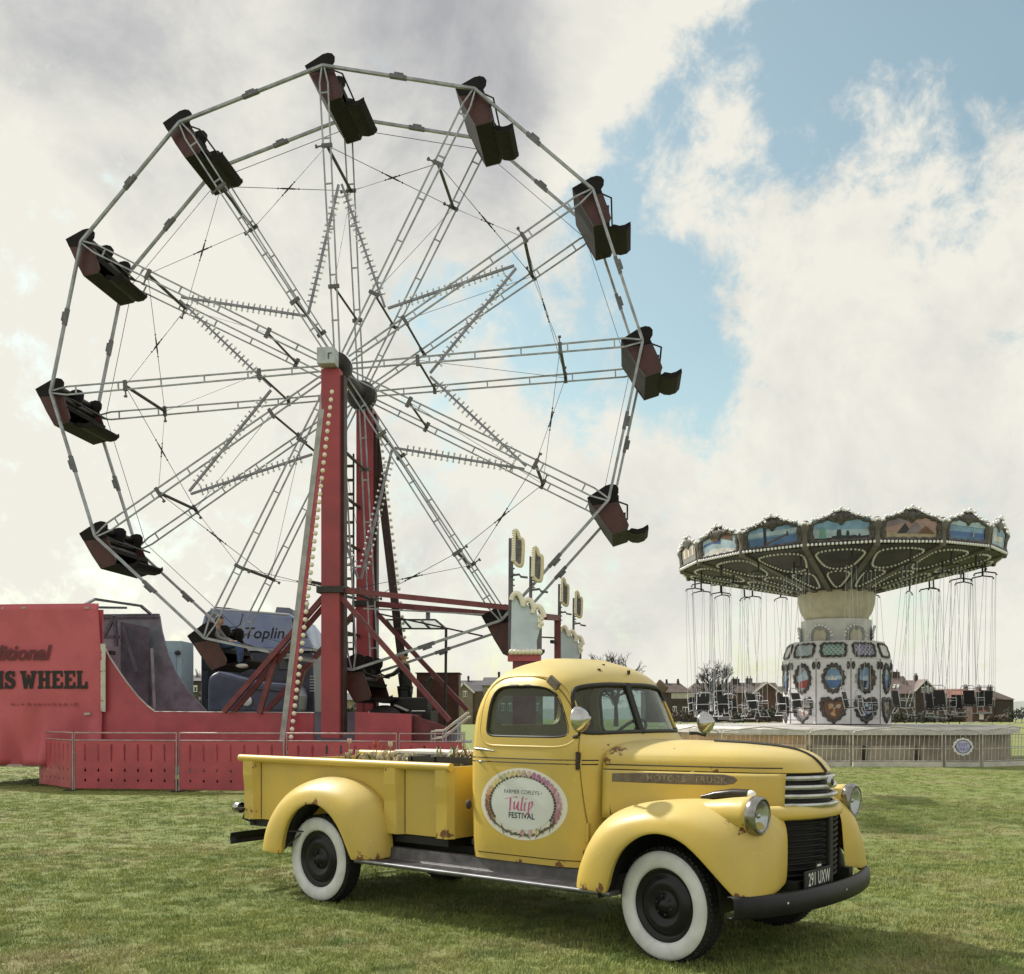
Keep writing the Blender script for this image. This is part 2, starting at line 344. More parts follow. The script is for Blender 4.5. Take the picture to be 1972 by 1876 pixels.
# ------------------------------------------------------------------ pickup truck
TYAW = -.6913
truck = empty('pickup_truck', (-1.0598, 9.2735, 0), TYAW, 'faded yellow vintage pickup truck with whitewall tyres parked on the grass', 'pickup truck')
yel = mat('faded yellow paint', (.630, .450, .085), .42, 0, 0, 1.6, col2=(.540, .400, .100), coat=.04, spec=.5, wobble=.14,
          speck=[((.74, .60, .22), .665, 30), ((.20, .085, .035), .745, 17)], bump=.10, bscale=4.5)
def add_rust(m, spots):             # bare rusty patches at given places of the body
    nt = m.node_tree; N = nt.nodes.new; L = nt.links.new; b = nt.nodes['Principled BSDF']; src = b.inputs['Base Color'].links[0].from_socket
    tc = N('ShaderNodeTexCoord'); no = N('ShaderNodeTexNoise'); no.inputs['Scale'].default_value = 26; no.inputs['Detail'].default_value = 7; no.inputs['Roughness'].default_value = .68; L(tc.outputs['Object'], no.inputs['Vector'])
    tot = None
    for x, y, z, r in spots:
        d = N('ShaderNodeVectorMath'); d.operation = 'DISTANCE'; L(tc.outputs['Object'], d.inputs[0]); d.inputs[1].default_value = (x, y, z)
        mr = N('ShaderNodeMapRange'); L(d.outputs['Value'], mr.inputs[0]); mr.inputs[1].default_value = 0; mr.inputs[2].default_value = r*1.15; mr.inputs[3].default_value = .34; mr.inputs[4].default_value = 0
        if tot is None: tot = mr.outputs[0]
        else: a = N('ShaderNodeMath'); a.operation = 'MAXIMUM'; L(tot, a.inputs[0]); L(mr.outputs[0], a.inputs[1]); tot = a.outputs[0]
    a = N('ShaderNodeMath'); a.operation = 'ADD'; L(tot, a.inputs[0]); L(no.outputs['Fac'], a.inputs[1])
    mr = N('ShaderNodeMapRange'); mr.interpolation_type = 'SMOOTHSTEP'; L(a.outputs[0], mr.inputs[0]); mr.inputs[1].default_value = .70; mr.inputs[2].default_value = .76
    n2 = N('ShaderNodeTexNoise'); n2.inputs['Scale'].default_value = 60; L(tc.outputs['Object'], n2.inputs['Vector']); rr = N('ShaderNodeMix'); rr.data_type = 'RGBA'; L(n2.outputs['Fac'], rr.inputs[0]); rr.inputs[6].default_value = (.05, .03, .02, 1); rr.inputs[7].default_value = (.30, .13, .05, 1)
    # paler yellow mixed by noise into upward-facing roof, hood and fender crowns
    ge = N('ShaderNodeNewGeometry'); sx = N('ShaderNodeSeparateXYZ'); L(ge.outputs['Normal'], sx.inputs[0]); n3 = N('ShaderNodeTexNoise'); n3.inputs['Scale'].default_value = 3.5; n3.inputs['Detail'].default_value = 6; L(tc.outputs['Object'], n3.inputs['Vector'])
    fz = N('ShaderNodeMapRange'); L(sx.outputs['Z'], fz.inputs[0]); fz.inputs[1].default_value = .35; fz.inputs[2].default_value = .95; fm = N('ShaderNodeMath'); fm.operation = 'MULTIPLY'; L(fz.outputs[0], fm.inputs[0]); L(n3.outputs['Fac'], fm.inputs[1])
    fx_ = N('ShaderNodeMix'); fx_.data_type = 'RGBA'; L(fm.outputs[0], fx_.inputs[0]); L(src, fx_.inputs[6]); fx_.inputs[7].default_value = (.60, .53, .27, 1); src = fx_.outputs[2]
    mx = N('ShaderNodeMix'); mx.data_type = 'RGBA'; L(mr.outputs[0], mx.inputs[0]); L(src, mx.inputs[6]); L(rr.outputs[2], mx.inputs[7]); L(mx.outputs[2], b.inputs['Base Color'])
    b2 = N('ShaderNodeMath'); b2.operation = 'MULTIPLY_ADD'; L(mr.outputs[0], b2.inputs[0]); b2.inputs[1].default_value = .35; old = b.inputs['Roughness'].links[0].from_socket; L(old, b2.inputs[2]); L(b2.outputs[0], b.inputs['Roughness'])
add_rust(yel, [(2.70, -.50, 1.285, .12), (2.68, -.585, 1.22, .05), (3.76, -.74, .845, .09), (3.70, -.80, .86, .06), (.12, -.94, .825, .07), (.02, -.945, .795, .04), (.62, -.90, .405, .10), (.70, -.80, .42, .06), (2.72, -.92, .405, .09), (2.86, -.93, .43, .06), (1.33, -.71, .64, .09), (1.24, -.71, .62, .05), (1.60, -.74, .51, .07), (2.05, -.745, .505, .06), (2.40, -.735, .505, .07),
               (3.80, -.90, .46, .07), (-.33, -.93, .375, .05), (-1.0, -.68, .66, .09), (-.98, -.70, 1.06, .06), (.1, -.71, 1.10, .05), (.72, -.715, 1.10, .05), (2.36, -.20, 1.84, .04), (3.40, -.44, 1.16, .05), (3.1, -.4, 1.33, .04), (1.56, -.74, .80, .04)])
ydark = mat('dark groove and fitting brown', (.05, .035, .025), .7, 0, .4, 30)  # dark brown for painted groove shade, seams and small fittings
rubber = mat('tyre rubber', (.018, .018, .019), .75, 0, .3, 20, bump=.1, bscale=80)
wwall = mat('whitewall rubber', (.74, .75, .79), .5, 0, .18, 7, speck=((.45, .43, .40), .70, 40))
rimm = mat('black wheel enamel', (.012, .012, .016), .32, 0, .4, 9, spec=.35, speck=((.30, .28, .27), .72, 60))
gasket = mat('window rubber', (.012, .012, .012), .55)
board = mat('worn running board rubber', (.050, .046, .050), .42, 0, 0, 9, col2=(.10, .095, .105), bump=.1, bscale=60)
cabtrim = mat('dark cab trim', (.035, .030, .027), .7, 0, .3, 6)
seatl = mat('brown seat leather', (.10, .055, .035), .55, 0, .3, 8)
pglass = glass('cab window glass', (.74, .80, .80))
lens = glass('headlamp glass', (.90, .92, .92), .05)
refl = mat('lamp reflector', (.50, .52, .54), .22, 1.0); tarn = mat('tarnished chrome', (.34, .33, .32), .22, 1.0, .35, 14)
rust = mat('rusty badge steel', (.135, .105, .082), .6, .3, 0, 14, col2=(.20, .165, .125))

# cab: plan contour at height z --------------------------------------------------
XR = [(.50, 1.535), (.56, 1.525), (.9, 1.515), (1.2, 1.505), (1.45, 1.508), (1.60, 1.522), (1.70, 1.550), (1.78, 1.592), (1.84, 1.648), (1.88, 1.712), (1.91, 1.79), (1.926, 1.87)]
XF = [(.50, 2.66), (1.16, 2.70), (1.25, 2.69), (1.32, 2.655), (1.365, 2.60), (1.40, 2.578), (1.74, 2.452), (1.79, 2.425), (1.84, 2.365), (1.88, 2.29), (1.91, 2.20), (1.926, 2.11)]
WY = [(.50, .735), (.60, .745), (.9, .752), (1.2, .746), (1.4, .728), (1.55, .706), (1.66, .678), (1.74, .645), (1.79, .610), (1.84, .548), (1.88, .465), (1.91, .35), (1.926, .25)]
def sp(t, e): return (abs(t)**e)*(1 if t >= 0 else -1)
def cab_pt(a, z, off=0.0):         # a: 0 = front centre, +-pi = rear centre, negative a = near side
    xr, xf, w = lerp(z, XR)+off, lerp(z, XF)-off, lerp(z, WY)-off; xm = lerp(z, [(.5, 2.05), (1.7, 2.0), (1.93, 1.99)])
    ne = lerp(z, [(.5, 7.0), (1.5, 6.0), (1.75, 4.0), (1.93, 2.4)]); nf = lerp(z, [(.5, 5.0), (1.3, 4.2), (1.75, 3.6), (1.93, 2.4)])
    c, s_ = cos(a), sin(a); n = nf if c >= 0 else ne
    return Vector((xm+(xf-xm)*sp(c, 2/n) if c >= 0 else xm+(xm-xr)*sp(c, 2/n), w*sp(s_, 2/n), z))
def side_y(x, z):                  # outer y of the cab flank
    xr, xf, w = lerp(z, XR), lerp(z, XF), lerp(z, WY); xm = lerp(z, [(.5, 2.05), (1.7, 2.0), (1.93, 1.99)])
    ne = lerp(z, [(.5, 7.0), (1.5, 6.0), (1.75, 4.0), (1.93, 2.4)]); nf = lerp(z, [(.5, 5.0), (1.3, 4.2), (1.75, 3.6), (1.93, 2.4)])
    t, n = ((x-xm)/(xf-xm), nf) if x > xm else ((xm-x)/(xm-xr), ne)
    return w*max(0, 1-min(1, abs(t))**n)**(1/n)
ZS = [.50, .53, .56, .65, .78, .9, 1.0, 1.1, 1.16, 1.2, 1.25, 1.3, 1.34, 1.37, 1.4, 1.45, 1.5, 1.55, 1.6, 1.64, 1.68, 1.72, 1.75, 1.78, 1.81, 1.835, 1.86, 1.88, 1.895, 1.91, 1.918, 1.926]
def smooth_tab(tab):               # soften the table kinks
    zs = [tab[0][0]+(tab[-1][0]-tab[0][0])*i/120 for i in range(121)]
    return [(z, sum(lerp(z+d*.012, tab) for d in (-2, -1, 0, 1, 2))/5) for z in zs]
XR, XF, WY = smooth_tab(XR), smooth_tab(XF), smooth_tab(WY)
ANG = []
for i in range(120):
    a = -pi+2*pi*i/120; ANG.append(a+.10*sin(4*a))       # denser round the corners
def cab_shell(t_out, t_in):
    g = G()
    for off, rev in ((t_out, False), (t_in, True)):
        rows = [[cab_pt(a, z-(off if z > 1.5 else 0)*(z-1.5)/.43, off) for a in ANG] for z in ZS]
        n = len(ANG); v = [p for r in rows for p in r]; f = []
        for i in range(len(rows)-1):
            for j in range(n):
                q = (i*n+j, i*n+(j+1) % n, (i+1)*n+(j+1) % n, (i+1)*n+j); f.append(q[::-1] if rev else q)
        top = tuple((len(rows)-1)*n+j for j in range(n)); f.append(top[::-1] if rev else top)
        g.add(v, f, 0, True)
    n = len(ANG); o2 = n*len(ZS)
    for j in range(n): g.f.append((j, o2+j, o2+(j+1) % n, (j+1) % n)); g.m.append(0); g.sm.append(False)
    return g
def boolean(o, cut, op):
    m = o.modifiers.new('b', 'BOOLEAN'); m.operation = op; m.object = cut; m.solver = 'EXACT'
def bake(o, mats, auto=35):
    dg = bpy.context.evaluated_depsgraph_get(); dg.update(); me = bpy.data.meshes.new_from_object(o.evaluated_get(dg)); o.modifiers.clear(); old = o.data; o.data = me
    me.materials.clear()
    for m in mats: me.materials.append(m)
    me.polygons.foreach_set('material_index', [0]*len(me.polygons)); me.polygons.foreach_set('use_smooth', [True]*len(me.polygons)); me.set_sharp_from_angle(angle=radians(auto)); bpy.data.meshes.remove(old); return o
def grow(pts, d):
    cx_ = sum(p[0] for p in pts)/len(pts); cy_ = sum(p[1] for p in pts)/len(pts); out = []
    n = len(pts)
    for i in range(n):
        a, b, c = Vector(pts[i-1]), Vector(pts[i]), Vector(pts[(i+1) % n]); t = (c-a).normalized(); nn = Vector((t.y, -t.x))
        if nn.dot(b-Vector((cx_, cy_))) < 0: nn = -nn
        out.append(tuple(b+nn*d))
    return out
DOOR = chaikin([(1.655, .545), (1.655, .545), (1.655, .56), (1.652, .9), (1.648, 1.3), (1.652, 1.50), (1.685, 1.675), (1.785, 1.765), (1.95, 1.79), (2.14, 1.778), (2.285, 1.722), (2.40, 1.59), (2.475, 1.42), (2.52, 1.25), (2.545, 1.0), (2.585, .70), (2.60, .56), (2.60, .545), (2.60, .545)], 2)
DOOR = [(x, max(z, .548)) for x, z in DOOR]
DWIN = chaikin([(1.735, 1.365), (1.735, 1.50), (1.745, 1.665), (1.81, 1.722), (1.95, 1.728), (2.20, 1.722), (2.31, 1.665), (2.385, 1.52), (2.43, 1.40), (2.41, 1.362), (2.2, 1.362), (1.9, 1.362)], 3)
def WS(s_): return [(s_*y, z) for y, z in chaikin([(.009, 1.392), (.009, 1.392), (.009, 1.55), (.009, 1.738), (.009, 1.738), (.25, 1.740), (.50, 1.722), (.575, 1.69), (.61, 1.55), (.628, 1.42), (.60, 1.385), (.30, 1.392), (.009, 1.392)], 2)]
RW = rrect(-.40, .40, 1.44, 1.66, .08)
pxz = lambda s_: (lambda u, w, d: Vector((u, s_*d, w)))
pyz = lambda u, w, d: Vector((d, u, w))
def cutter(pts, fn, a, b): 
    g = G(); g.prism(pts, fn, a, b); return g.build('cutter', black, truck, fix=True)
def build_cab():
    cuts = []
    def cut(*a): c = cutter(*a); cuts.append(c); return c
    dcut = [cut(grow(DOOR, .0075), pxz(s_), .45, 1.0) for s_ in (-1, 1)]
    wcut = [cut(WS(s_), pyz, 2.2, 2.9) for s_ in (-1, 1)]
    rcut = cut(RW, pyz, 1.3, 1.7)
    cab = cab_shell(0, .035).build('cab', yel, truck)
    for c in dcut+wcut+[rcut]: boolean(cab, c, 'DIFFERENCE')
    bake(cab, [yel])
    # dark cab lining, dash and floor seen through the glass
    g = G(); g.box((2.45, 0, 1.24), (.16, 1.28, .22)); g.build('dashboard', cabtrim, truck, bevel=.04)
    g = G(); g.box((2.06, 0, .60), (1.0, 1.36, .04)); g.build('cab_floor', cabtrim, truck)
    g = G(); g.box((1.86, 0, .86), (.48, 1.26, .20)); g.build('seat', seatl, truck, bevel=.06)
    g = G(); M = Matrix.Rotation(radians(12), 3, 'Y'); g.box((1.64, 0, 1.13), (.14, 1.26, .48), M=M); g.build('seat_back', seatl, truck, bevel=.06)
    g = G(); c = Vector((2.20, .36, 1.33)); ax = Vector((-.72, 0, .62)).normalized(); x, y, z = basis(ax)
    g.tube([c+.20*(cos(2*pi*i/28)*x+sin(2*pi*i/28)*y) for i in range(28)], .012, 6, closed=True)
    for k in range(3): g.tube([c-ax*.02, c+.2*(cos(2*pi*k/3+.5)*x+sin(2*pi*k/3+.5)*y)], .008, 5)
    g.tube([c, c-ax*.5], .018, 6); g.build('steering_wheel', black, truck)
    for s_ in (-1, 1):
        sc_ = cut(DOOR, pxz(s_), .40, 1.2); win = cut(DWIN, pxz(s_), .3, 1.3)
        d = cab_shell(-.003, .04).build('door', yel, truck); boolean(d, sc_, 'INTERSECT'); boolean(d, win, 'DIFFERENCE'); bake(d, [yel])
        p = cab_shell(.016, .022).build('window_glass', pglass, d); w2 = cut(grow(DWIN, .012), pxz(s_), .3, 1.3); boolean(p, w2, 'INTERSECT'); bake(p, [pglass])
        g = G()                      # rubber round the window and the raised pressing
        loop = lambda e, o_: [Vector((x, s_*(side_y(x, z)+o_), z)) for x, z in grow(DWIN, e)]
        g.tube(loop(-.004, -.010), .013, 6, closed=True); g.build('window_seal', gasket, d)
        g = G(); g.tube(loop(.062, -.004), .011, 6, closed=True); g.build('window_pressing', yel, d)
        g = G()
        hy = side_y(1.72, 1.275)
        g.tube([(1.69, s_*(hy-.01), 1.278), (1.69, s_*(hy+.035), 1.278)], .014, 8); g.tube([(1.675, s_*(hy+.036), 1.279), (1.74, s_*(hy+.043), 1.276), (1.86, s_*(hy+.046), 1.266)], [.011, .010, .007], 8)
        g.build('handle', chrome, d)
        g = G(); g.ball((1.70, s_*(side_y(1.70, 1.185)+.002), 1.185), (.022, .012, .011)); g.build('lock', chrome, d)
        for zz in (1.215, .74):
            xx = 2.527 if zz > 1 else 2.585
            g = G(); yy = side_y(xx, zz); g.box((xx-.005, s_*(yy+.008), zz), (.022, .03, .11)); g.tube([(xx-.004, s_*(yy+.018), zz-.06), (xx-.004, s_*(yy+.018), zz+.06)], .011, 8)
            g.build('hinge', yel if zz < 1 else ydark, d)
        for zz in (1.217, 1.190):    # belt moulding lines, their groove shade drawn as thin dark tubes
            for xa, xb, par, o_ in ((1.66, 2.515, d, .0015), (1.53, 1.642, truck, -.001), (2.54, 2.62, truck, -.001)):
                g = G(); g.tube([Vector((x, s_*(side_y(x, zz)+o_), zz)) for x in [xa+(xb-xa)*i/14 for i in range(15)]], .0045, 5); g.build('belt_groove_shade', ydark, par)
        # windscreen
        wp = cab_shell(.012, .017).build('windscreen_pane', pglass, truck); wc = cut(grow(WS(s_), .012), pyz, 2.2, 2.9); boolean(wp, wc, 'INTERSECT'); bake(wp, [pglass])
        def front_x(y, z):
            w = lerp(z, WY); xm = lerp(z, [(.5, 2.05), (1.7, 2.0), (1.93, 1.99)]); n = lerp(z, [(.5, 5.0), (1.3, 4.2), (1.75, 3.6), (1.93, 2.4)])
            return xm+(lerp(z, XF)-xm)*max(0, 1-min(1, abs(y)/w)**n)**(1/n)
        g = G(); g.tube([Vector((front_x(y, z)-.004, y, z)) for y, z in grow(WS(s_), -.006)], .017, 6, closed=True); g.build('windscreen_seal', gasket, wp)
        # hinge block over the pillar
        g = G(); g.box((2.318, s_*.694, 1.738), (.10, .03, .06), M=Matrix.Rotation(radians(38), 3, 'Y')); g.build('pillar_bracket', rust, truck, bevel=.006)
        # mirrors
        mc = Vector((2.655 if s_ < 0 else 2.60, s_*.865, 1.492 if s_ < 0 else 1.455)); ax = Vector((.96, -s_*.10, .10)).normalized()
        g = G(); g.lathe([(.0, .088), (.010, .086), (.014, .074), (.040, .062), (.066, .038), (.082, .012), (.088, -.006), (.084, -.016), (.078, -.019), (0, -.020)], mc, ax, 24); m_ = g.build('wing_mirror', chrome, truck)
        g = G(); g.tube([(2.545, s_*.735, 1.375), (2.565, s_*.80, 1.375), mc+Vector((0, 0, -.10)), mc+Vector((.012, 0, -.05))], [.014, .012, .010, .012], 8); g.build('mirror_arm', darkst, m_)
    g = G(); g.tube([(lerp(z, XF)-.006, 0, z) for z in (1.385, 1.5, 1.6, 1.745)], .016, 8); g.build('windscreen_divider', gasket, truck)
    rg = cab_shell(.012, .017).build('rear_window_glass', pglass, truck); rc = cut(RW, pyz, 1.3, 1.7); boolean(rg, rc, 'INTERSECT'); bake(rg, [pglass])
    g = G()
    for (y, z) in ((-.30, 1.80), (.18, 1.80)):
        pass
    g = G(); g.ball((1.585, -.742, .875), (.028, .016, .036)); g.build('fuel_cap', ydark, truck)
    for (x, y, z) in ((2.36, -.22, 1.832), (2.40, .10, 1.828), (2.28, -.05, 1.872)):
        g = G(); g.box((x, y, z), (.02, .012, .03)); g.build('roof_stud', ydark, truck)
    for c in cuts: bpy.data.objects.remove(c)
build_cab()

# nose: plan contours that taper forward and round off -----------------------------
NOSE = [(.86, 3.985), (.95, 3.990), (1.00, 3.985), (1.06, 3.978), (1.13, 3.963), (1.17, 3.941), (1.214, 3.905), (1.248, 3.866), (1.28, 3.805), (1.30, 3.735), (1.317, 3.61), (1.331, 3.40), (1.341, 3.10), (1.347, 2.80)]
HW = [(.86, .615), (1.13, .605), (1.22, .595), (1.26, .570), (1.29, .52), (1.31, .45), (1.325, .37), (1.336, .27), (1.343, .16), (1.347, .06)]
def nose_pt(u, z, x0=2.66, off=0.0):   # u -1..1 from near rear corner round the nose to the far one
    xf = lerp(z, NOSE)+off; w = lerp(z, HW)+off; s_ = 1-(1-abs(u))**1 if False else 1-abs(u)
    s_ = sin(s_*pi/2)**.9
    x = x0+(xf-x0)*s_
    y = w*(1-.44*min(1, (x-x0)/1.30))*max(0, 1-s_**11)**(1/2.0)
    return Vector((x, (-1 if u < 0 else 1)*y, z))
US = [-1+2*i/96 for i in range(97)]
def side_part(z, s_, x0, x1, n=24, off=0.0):
    out = []
    for i in range(n+1):
        x = x0+(x1-x0)*i/n; w = lerp(z, HW)+off; xf = lerp(z, NOSE)+off; t = (x-2.66)/(xf-2.66)
        out.append(Vector((x, s_*w*(1-.44*min(1, (x-2.66)/1.30))*max(0, 1-max(0, min(1, t))**11)**.5, z)))
    return out
def build_front():
    g = G(); zs = [1.163, 1.166, 1.175, 1.19, 1.205, 1.22, 1.235, 1.25, 1.262, 1.274, 1.285, 1.295, 1.304, 1.312, 1.319, 1.325, 1.330, 1.335, 1.339, 1.342, 1.345, 1.347]
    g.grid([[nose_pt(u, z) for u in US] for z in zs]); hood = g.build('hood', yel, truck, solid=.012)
    for s_ in (-1, 1): g = G(); g.tube([p+Vector((0, s_*.001, 0)) for p in side_part(1.192, s_, 2.675, 3.80)], .0042, 5); g.build('belt_groove_shade', ydark, hood)  # hood belt line, its shadow drawn as a dark tube
    g = G(); g.tube([nose_pt(0, z)+Vector((.004, 0, 0)) for z in zs[:11]]+[Vector((lerp(z, NOSE), 0, z+.004)) for z in zs[11:-3]], .012, 6); g.build('hood_trim', black, hood)
    # side panels below the hood line
    for s_ in (-1, 1):
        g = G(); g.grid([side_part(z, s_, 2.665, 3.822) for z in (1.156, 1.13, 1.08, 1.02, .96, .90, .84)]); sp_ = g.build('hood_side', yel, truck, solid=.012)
        g = G(); pts = [(2.73, 1.078), (2.73, 1.138), (3.0, 1.148), (3.30, 1.150), (3.47, 1.150), (3.535, 1.138), (3.56, 1.115), (3.535, 1.090), (3.47, 1.078), (3.2, 1.075)]
        def bf(u, w, d, s_=s_):
            w_ = lerp(w, HW); return Vector((u, s_*(w_*(1-.44*min(1, (u-2.66)/1.30))+d), w))
        g.prism(pts, bf, -.005, .014); bd = g.build('badge', rust, sp_, bevel=.006)
        if s_ < 0:
            for tx, xx in (('MOTORS', 3.10), ('TRUCK', 3.39)):
                v, f = text_geo(tx, .058, .001, xscale=1.02, spacing=1.12); g = G(); g.add([bf(xx+x, 1.094+y, .0175) for x, y in v], f); g.build('badge_lettering', mat('badge letters', (.34, .29, .22), .5, .3, .5, 30), bd)
            g = G(); g.bar((3.09, -.602+.14, 1.105), (3.20, -.60+.165, 1.055), .012, .012); g.build('hood_latch', yel, sp_)
        g = G(); q = side_part(1.0, s_, 2.665, 2.665, 1)[0]; g.tube([Vector((2.675+.055*(1.16-z)/.3, s_*(lerp(z, HW)-.004), z)) for z in (1.16, 1.05, .95, .86)], .0045, 5); g.build('panel_gap', ydark, sp_)
    # upper grille: bars wrap round the nose
    def wrap(z, off, x_start=3.815, n=26):
        pts = []
        ys = side_part(z, -1, x_start, x_start, 1)[0].y
        for i in range(n+1):
            y = ys+(-2*ys)*i/n; lo, hi = 2.66, lerp(z, NOSE)
            for _ in range(30):
                m = (lo+hi)/2; ym = abs(side_part(z, 1, m, m, 1)[0].y)
                if ym > abs(y): lo = m
                else: hi = m
            pts.append(Vector((lo+off, y, z)))
        return pts
    g = G(); g.grid([wrap(z, -.045) for z in (1.158, 1.05, .94)]); g.build('grille_backing', black, truck)
    for z in (1.128, 1.073, 1.018, .962):
        g = G(); p = wrap(z, 0.0); rows = []
        for dz, dx in ((.016, -.03), (.016, -.004), (.008, .007), (-.006, .007), (-.016, -.004), (-.016, -.03)): rows.append([q+Vector((dx, 0, dz)) for q in p])
        g.grid(rows); g.build('grille_bar', chrome, truck)
    g = G(); g.lathe([(.0, .02), (.028, .018), (.034, .006), (.036, 0)], (3.972, 0, 1.100), (1, 0, 0), 20); em = g.build('grille_emblem', chrome, truck)
    g = G(); g.lathe([(0, .0225), (.022, .0215), (.023, .016)], (3.972, 0, 1.100), (1, 0, 0), 18); g.build('emblem_disc', darkst, em)
    # apron between the grilles
    def low(y, z): return 3.985-.30*(abs(y)/.62)**2.2-.02*(.9-z)
    g = G(); Y_ = [-.52+1.04*i/30 for i in range(31)]
    g.grid([[Vector((low(y, z)-dx, y, z)) for y in Y_] for z, dx in ((.958, .055), (.945, .025), (.93, .008), (.91, 0), (.893, 0), (.885, .02))]); g.build('front_apron', yel, truck, solid=.01)
    # lower grille: dark opening with slats and a centre rib
    def lowr(w, z): return lerp(z, [(.45, .44), (.60, .475), (.75, .455), (.84, .43), (.885, .36)])
    g = G(); g.grid([[Vector((low(y*lowr(0, z), z)-.06, y*lowr(0, z), z)) for y in [-1+2*i/20 for i in range(21)]] for z in (.40, .45, .52, .60, .68, .76, .83, .87, .89)]); lg = g.build('radiator_grille', black, truck)
    g = G(); g.grid([[Vector((low(y, z)-.085, y, z)) for y in [-.60+1.2*i/20 for i in range(21)]] for z in (.36, .5, .65, .8, .90)]); g.build('grille_surround', black, lg)
    for z in [.50+.0355*i for i in range(11)]:
        g = G(); p = [Vector((low(y*lowr(0, z), z)-.022, y*lowr(0, z), z)) for y in [-1+2*i/20 for i in range(21)]]
        g.grid([[q+Vector((-.03, 0, .004)) for q in p], [q+Vector((0, 0, .006)) for q in p], [q+Vector((.003, 0, -.001)) for q in p], [q+Vector((-.004, 0, -.008)) for q in p], [q+Vector((-.035, 0, -.010)) for q in p]])
        g.build('grille_slat', mat('black grille enamel', (.014, .013, .014), .6, 0, .4, 12, spec=.25), lg)
    g = G(); g.box((low(0, .7)-.008, 0, .68), (.03, .055, .46)); g.build('grille_rib', black, lg, bevel=.008)
    # bumper
    g = G(); P = []
    for i in range(41):
        y = -.94+1.88*i/40; t = abs(y)/.94; P.append(Vector((4.045-.20*t**2.4-.05*max(0, (t-.85)/.15)**2, y, .415)))
    g.grid([[q+Vector((dx, 0, dz)) for q in P] for dx, dz in ((-.035, .055), (-.012, .058), (.004, .045), (.010, 0), (.004, -.045), (-.012, -.058), (-.035, -.055))]); bp = g.build('front_bumper', mat('black bumper enamel', (.014, .015, .018), .5, 0, .4, 7, spec=.35), truck, solid=.008)
    for y in (-.62, .06, .66):
        t = abs(y)/.94; g = G(); g.ball((4.045-.20*t**2.4+.010, y, .42), (.010, .013, .013)); g.build('bumper_bolt', chrome, bp)
    for y in (-.42, .42):
        g = G(); g.bar((3.6, y, .44), (4.0, y, .42), .04, .07); g.build('bumper_bracket', darkst, bp)
    # number plate
    g = G(); g.box((3.985, -.20, .528), (.012, .40, .105)); np_ = g.build('number_plate', black, truck, bevel=.004)
    v, f = text_geo('291 UXW', .112, .0012, xscale=.62, spacing=1.10)
    g = G(); g.add([Vector((3.9935, -.20+x, .488+y)) for x, y in v], f); g.build('plate_lettering', mat('plate white', (.72, .73, .75), .5), np_)
    g = G(); g.box((3.9905, -.20, .600), (.004, .055, .010)); g.build('plate_tab_mark', mat('plate white', (.72, .73, .75), .5), np_)
    g = G(); g.box((3.987, -.20, .600), (.006, .085, .030)); g.build('plate_tab', black, np_)
build_front()

# fenders: rows inner edge, crown, shoulder, lip, return ---------------------------
FF = [((2.60, .70, .40), (2.590, .80, .400), (2.64, .895, .400), (2.90, .93, .400)), ((2.61, .68, .50), (2.602, .80, .50), (2.655, .90, .50), (2.925, .935, .48)), ((2.63, .66, .60), (2.635, .80, .60), (2.70, .905, .60), (2.965, .94, .60)), ((2.67, .62, .74), (2.690, .79, .735), (2.77, .91, .71), (3.035, .943, .695)),
      ((2.77, .60, .86), (2.795, .78, .865), (2.89, .91, .82), (3.13, .945, .762)), ((2.93, .555, .925), (2.955, .765, .95), (3.04, .905, .89), (3.20, .945, .793)), ((3.18, .50, .962), (3.19, .745, 1.0), (3.23, .90, .93), (3.275, .945, .806)),
      ((3.44, .44, .985), (3.45, .72, 1.015), (3.42, .89, .94), (3.36, .943, .80)), ((3.66, .40, .985), (3.67, .70, .985), (3.59, .88, .90), (3.46, .94, .765)), ((3.80, .385, .95), (3.81, .68, .92), (3.72, .87, .83), (3.555, .935, .69)),
      ((3.88, .40, .87), (3.89, .66, .81), (3.81, .86, .73), (3.65, .93, .60)), ((3.885, .40, .73), (3.925, .65, .66), (3.87, .85, .61), (3.735, .92, .515)), ((3.89, .42, .60), (3.93, .645, .54), (3.885, .845, .51), (3.80, .905, .455)), ((3.89, .43, .50), (3.925, .64, .47), (3.89, .84, .45), (3.82, .90, .425))]
RF = [((-.62, .672, .375), (-.690, .80, .375), (-.61, .905, .372), (-.315, .935, .368)), ((-.61, .672, .46), (-.675, .80, .46), (-.595, .91, .46), (-.298, .94, .45)), ((-.57, .672, .62), (-.625, .80, .62), (-.535, .915, .61), (-.262, .943, .575)), ((-.46, .672, .79), (-.50, .795, .79), (-.405, .912, .76), (-.185, .945, .69)),
      ((-.30, .672, .92), (-.32, .79, .92), (-.245, .91, .87), (-.075, .945, .768)), ((-.08, .672, .992), (-.09, .785, .99), (-.05, .905, .925), (.03, .945, .803)), ((.14, .672, 1.018), (.14, .78, 1.015), (.13, .90, .945), (.12, .945, .808)),
      ((.37, .672, .995), (.36, .78, .99), (.31, .90, .92), (.215, .945, .785)), ((.55, .672, .92), (.54, .78, .915), (.46, .90, .855), (.315, .943, .722)), ((.67, .672, .805), (.66, .78, .80), (.57, .90, .755), (.40, .94, .635)),
      ((.725, .672, .66), (.715, .78, .66), (.63, .90, .63), (.465, .937, .525)), ((.745, .672, .50), (.735, .78, .50), (.655, .895, .485), (.515, .932, .430)), ((.75, .672, .405), (.74, .78, .405), (.665, .89, .405), (.535, .93, .400))]
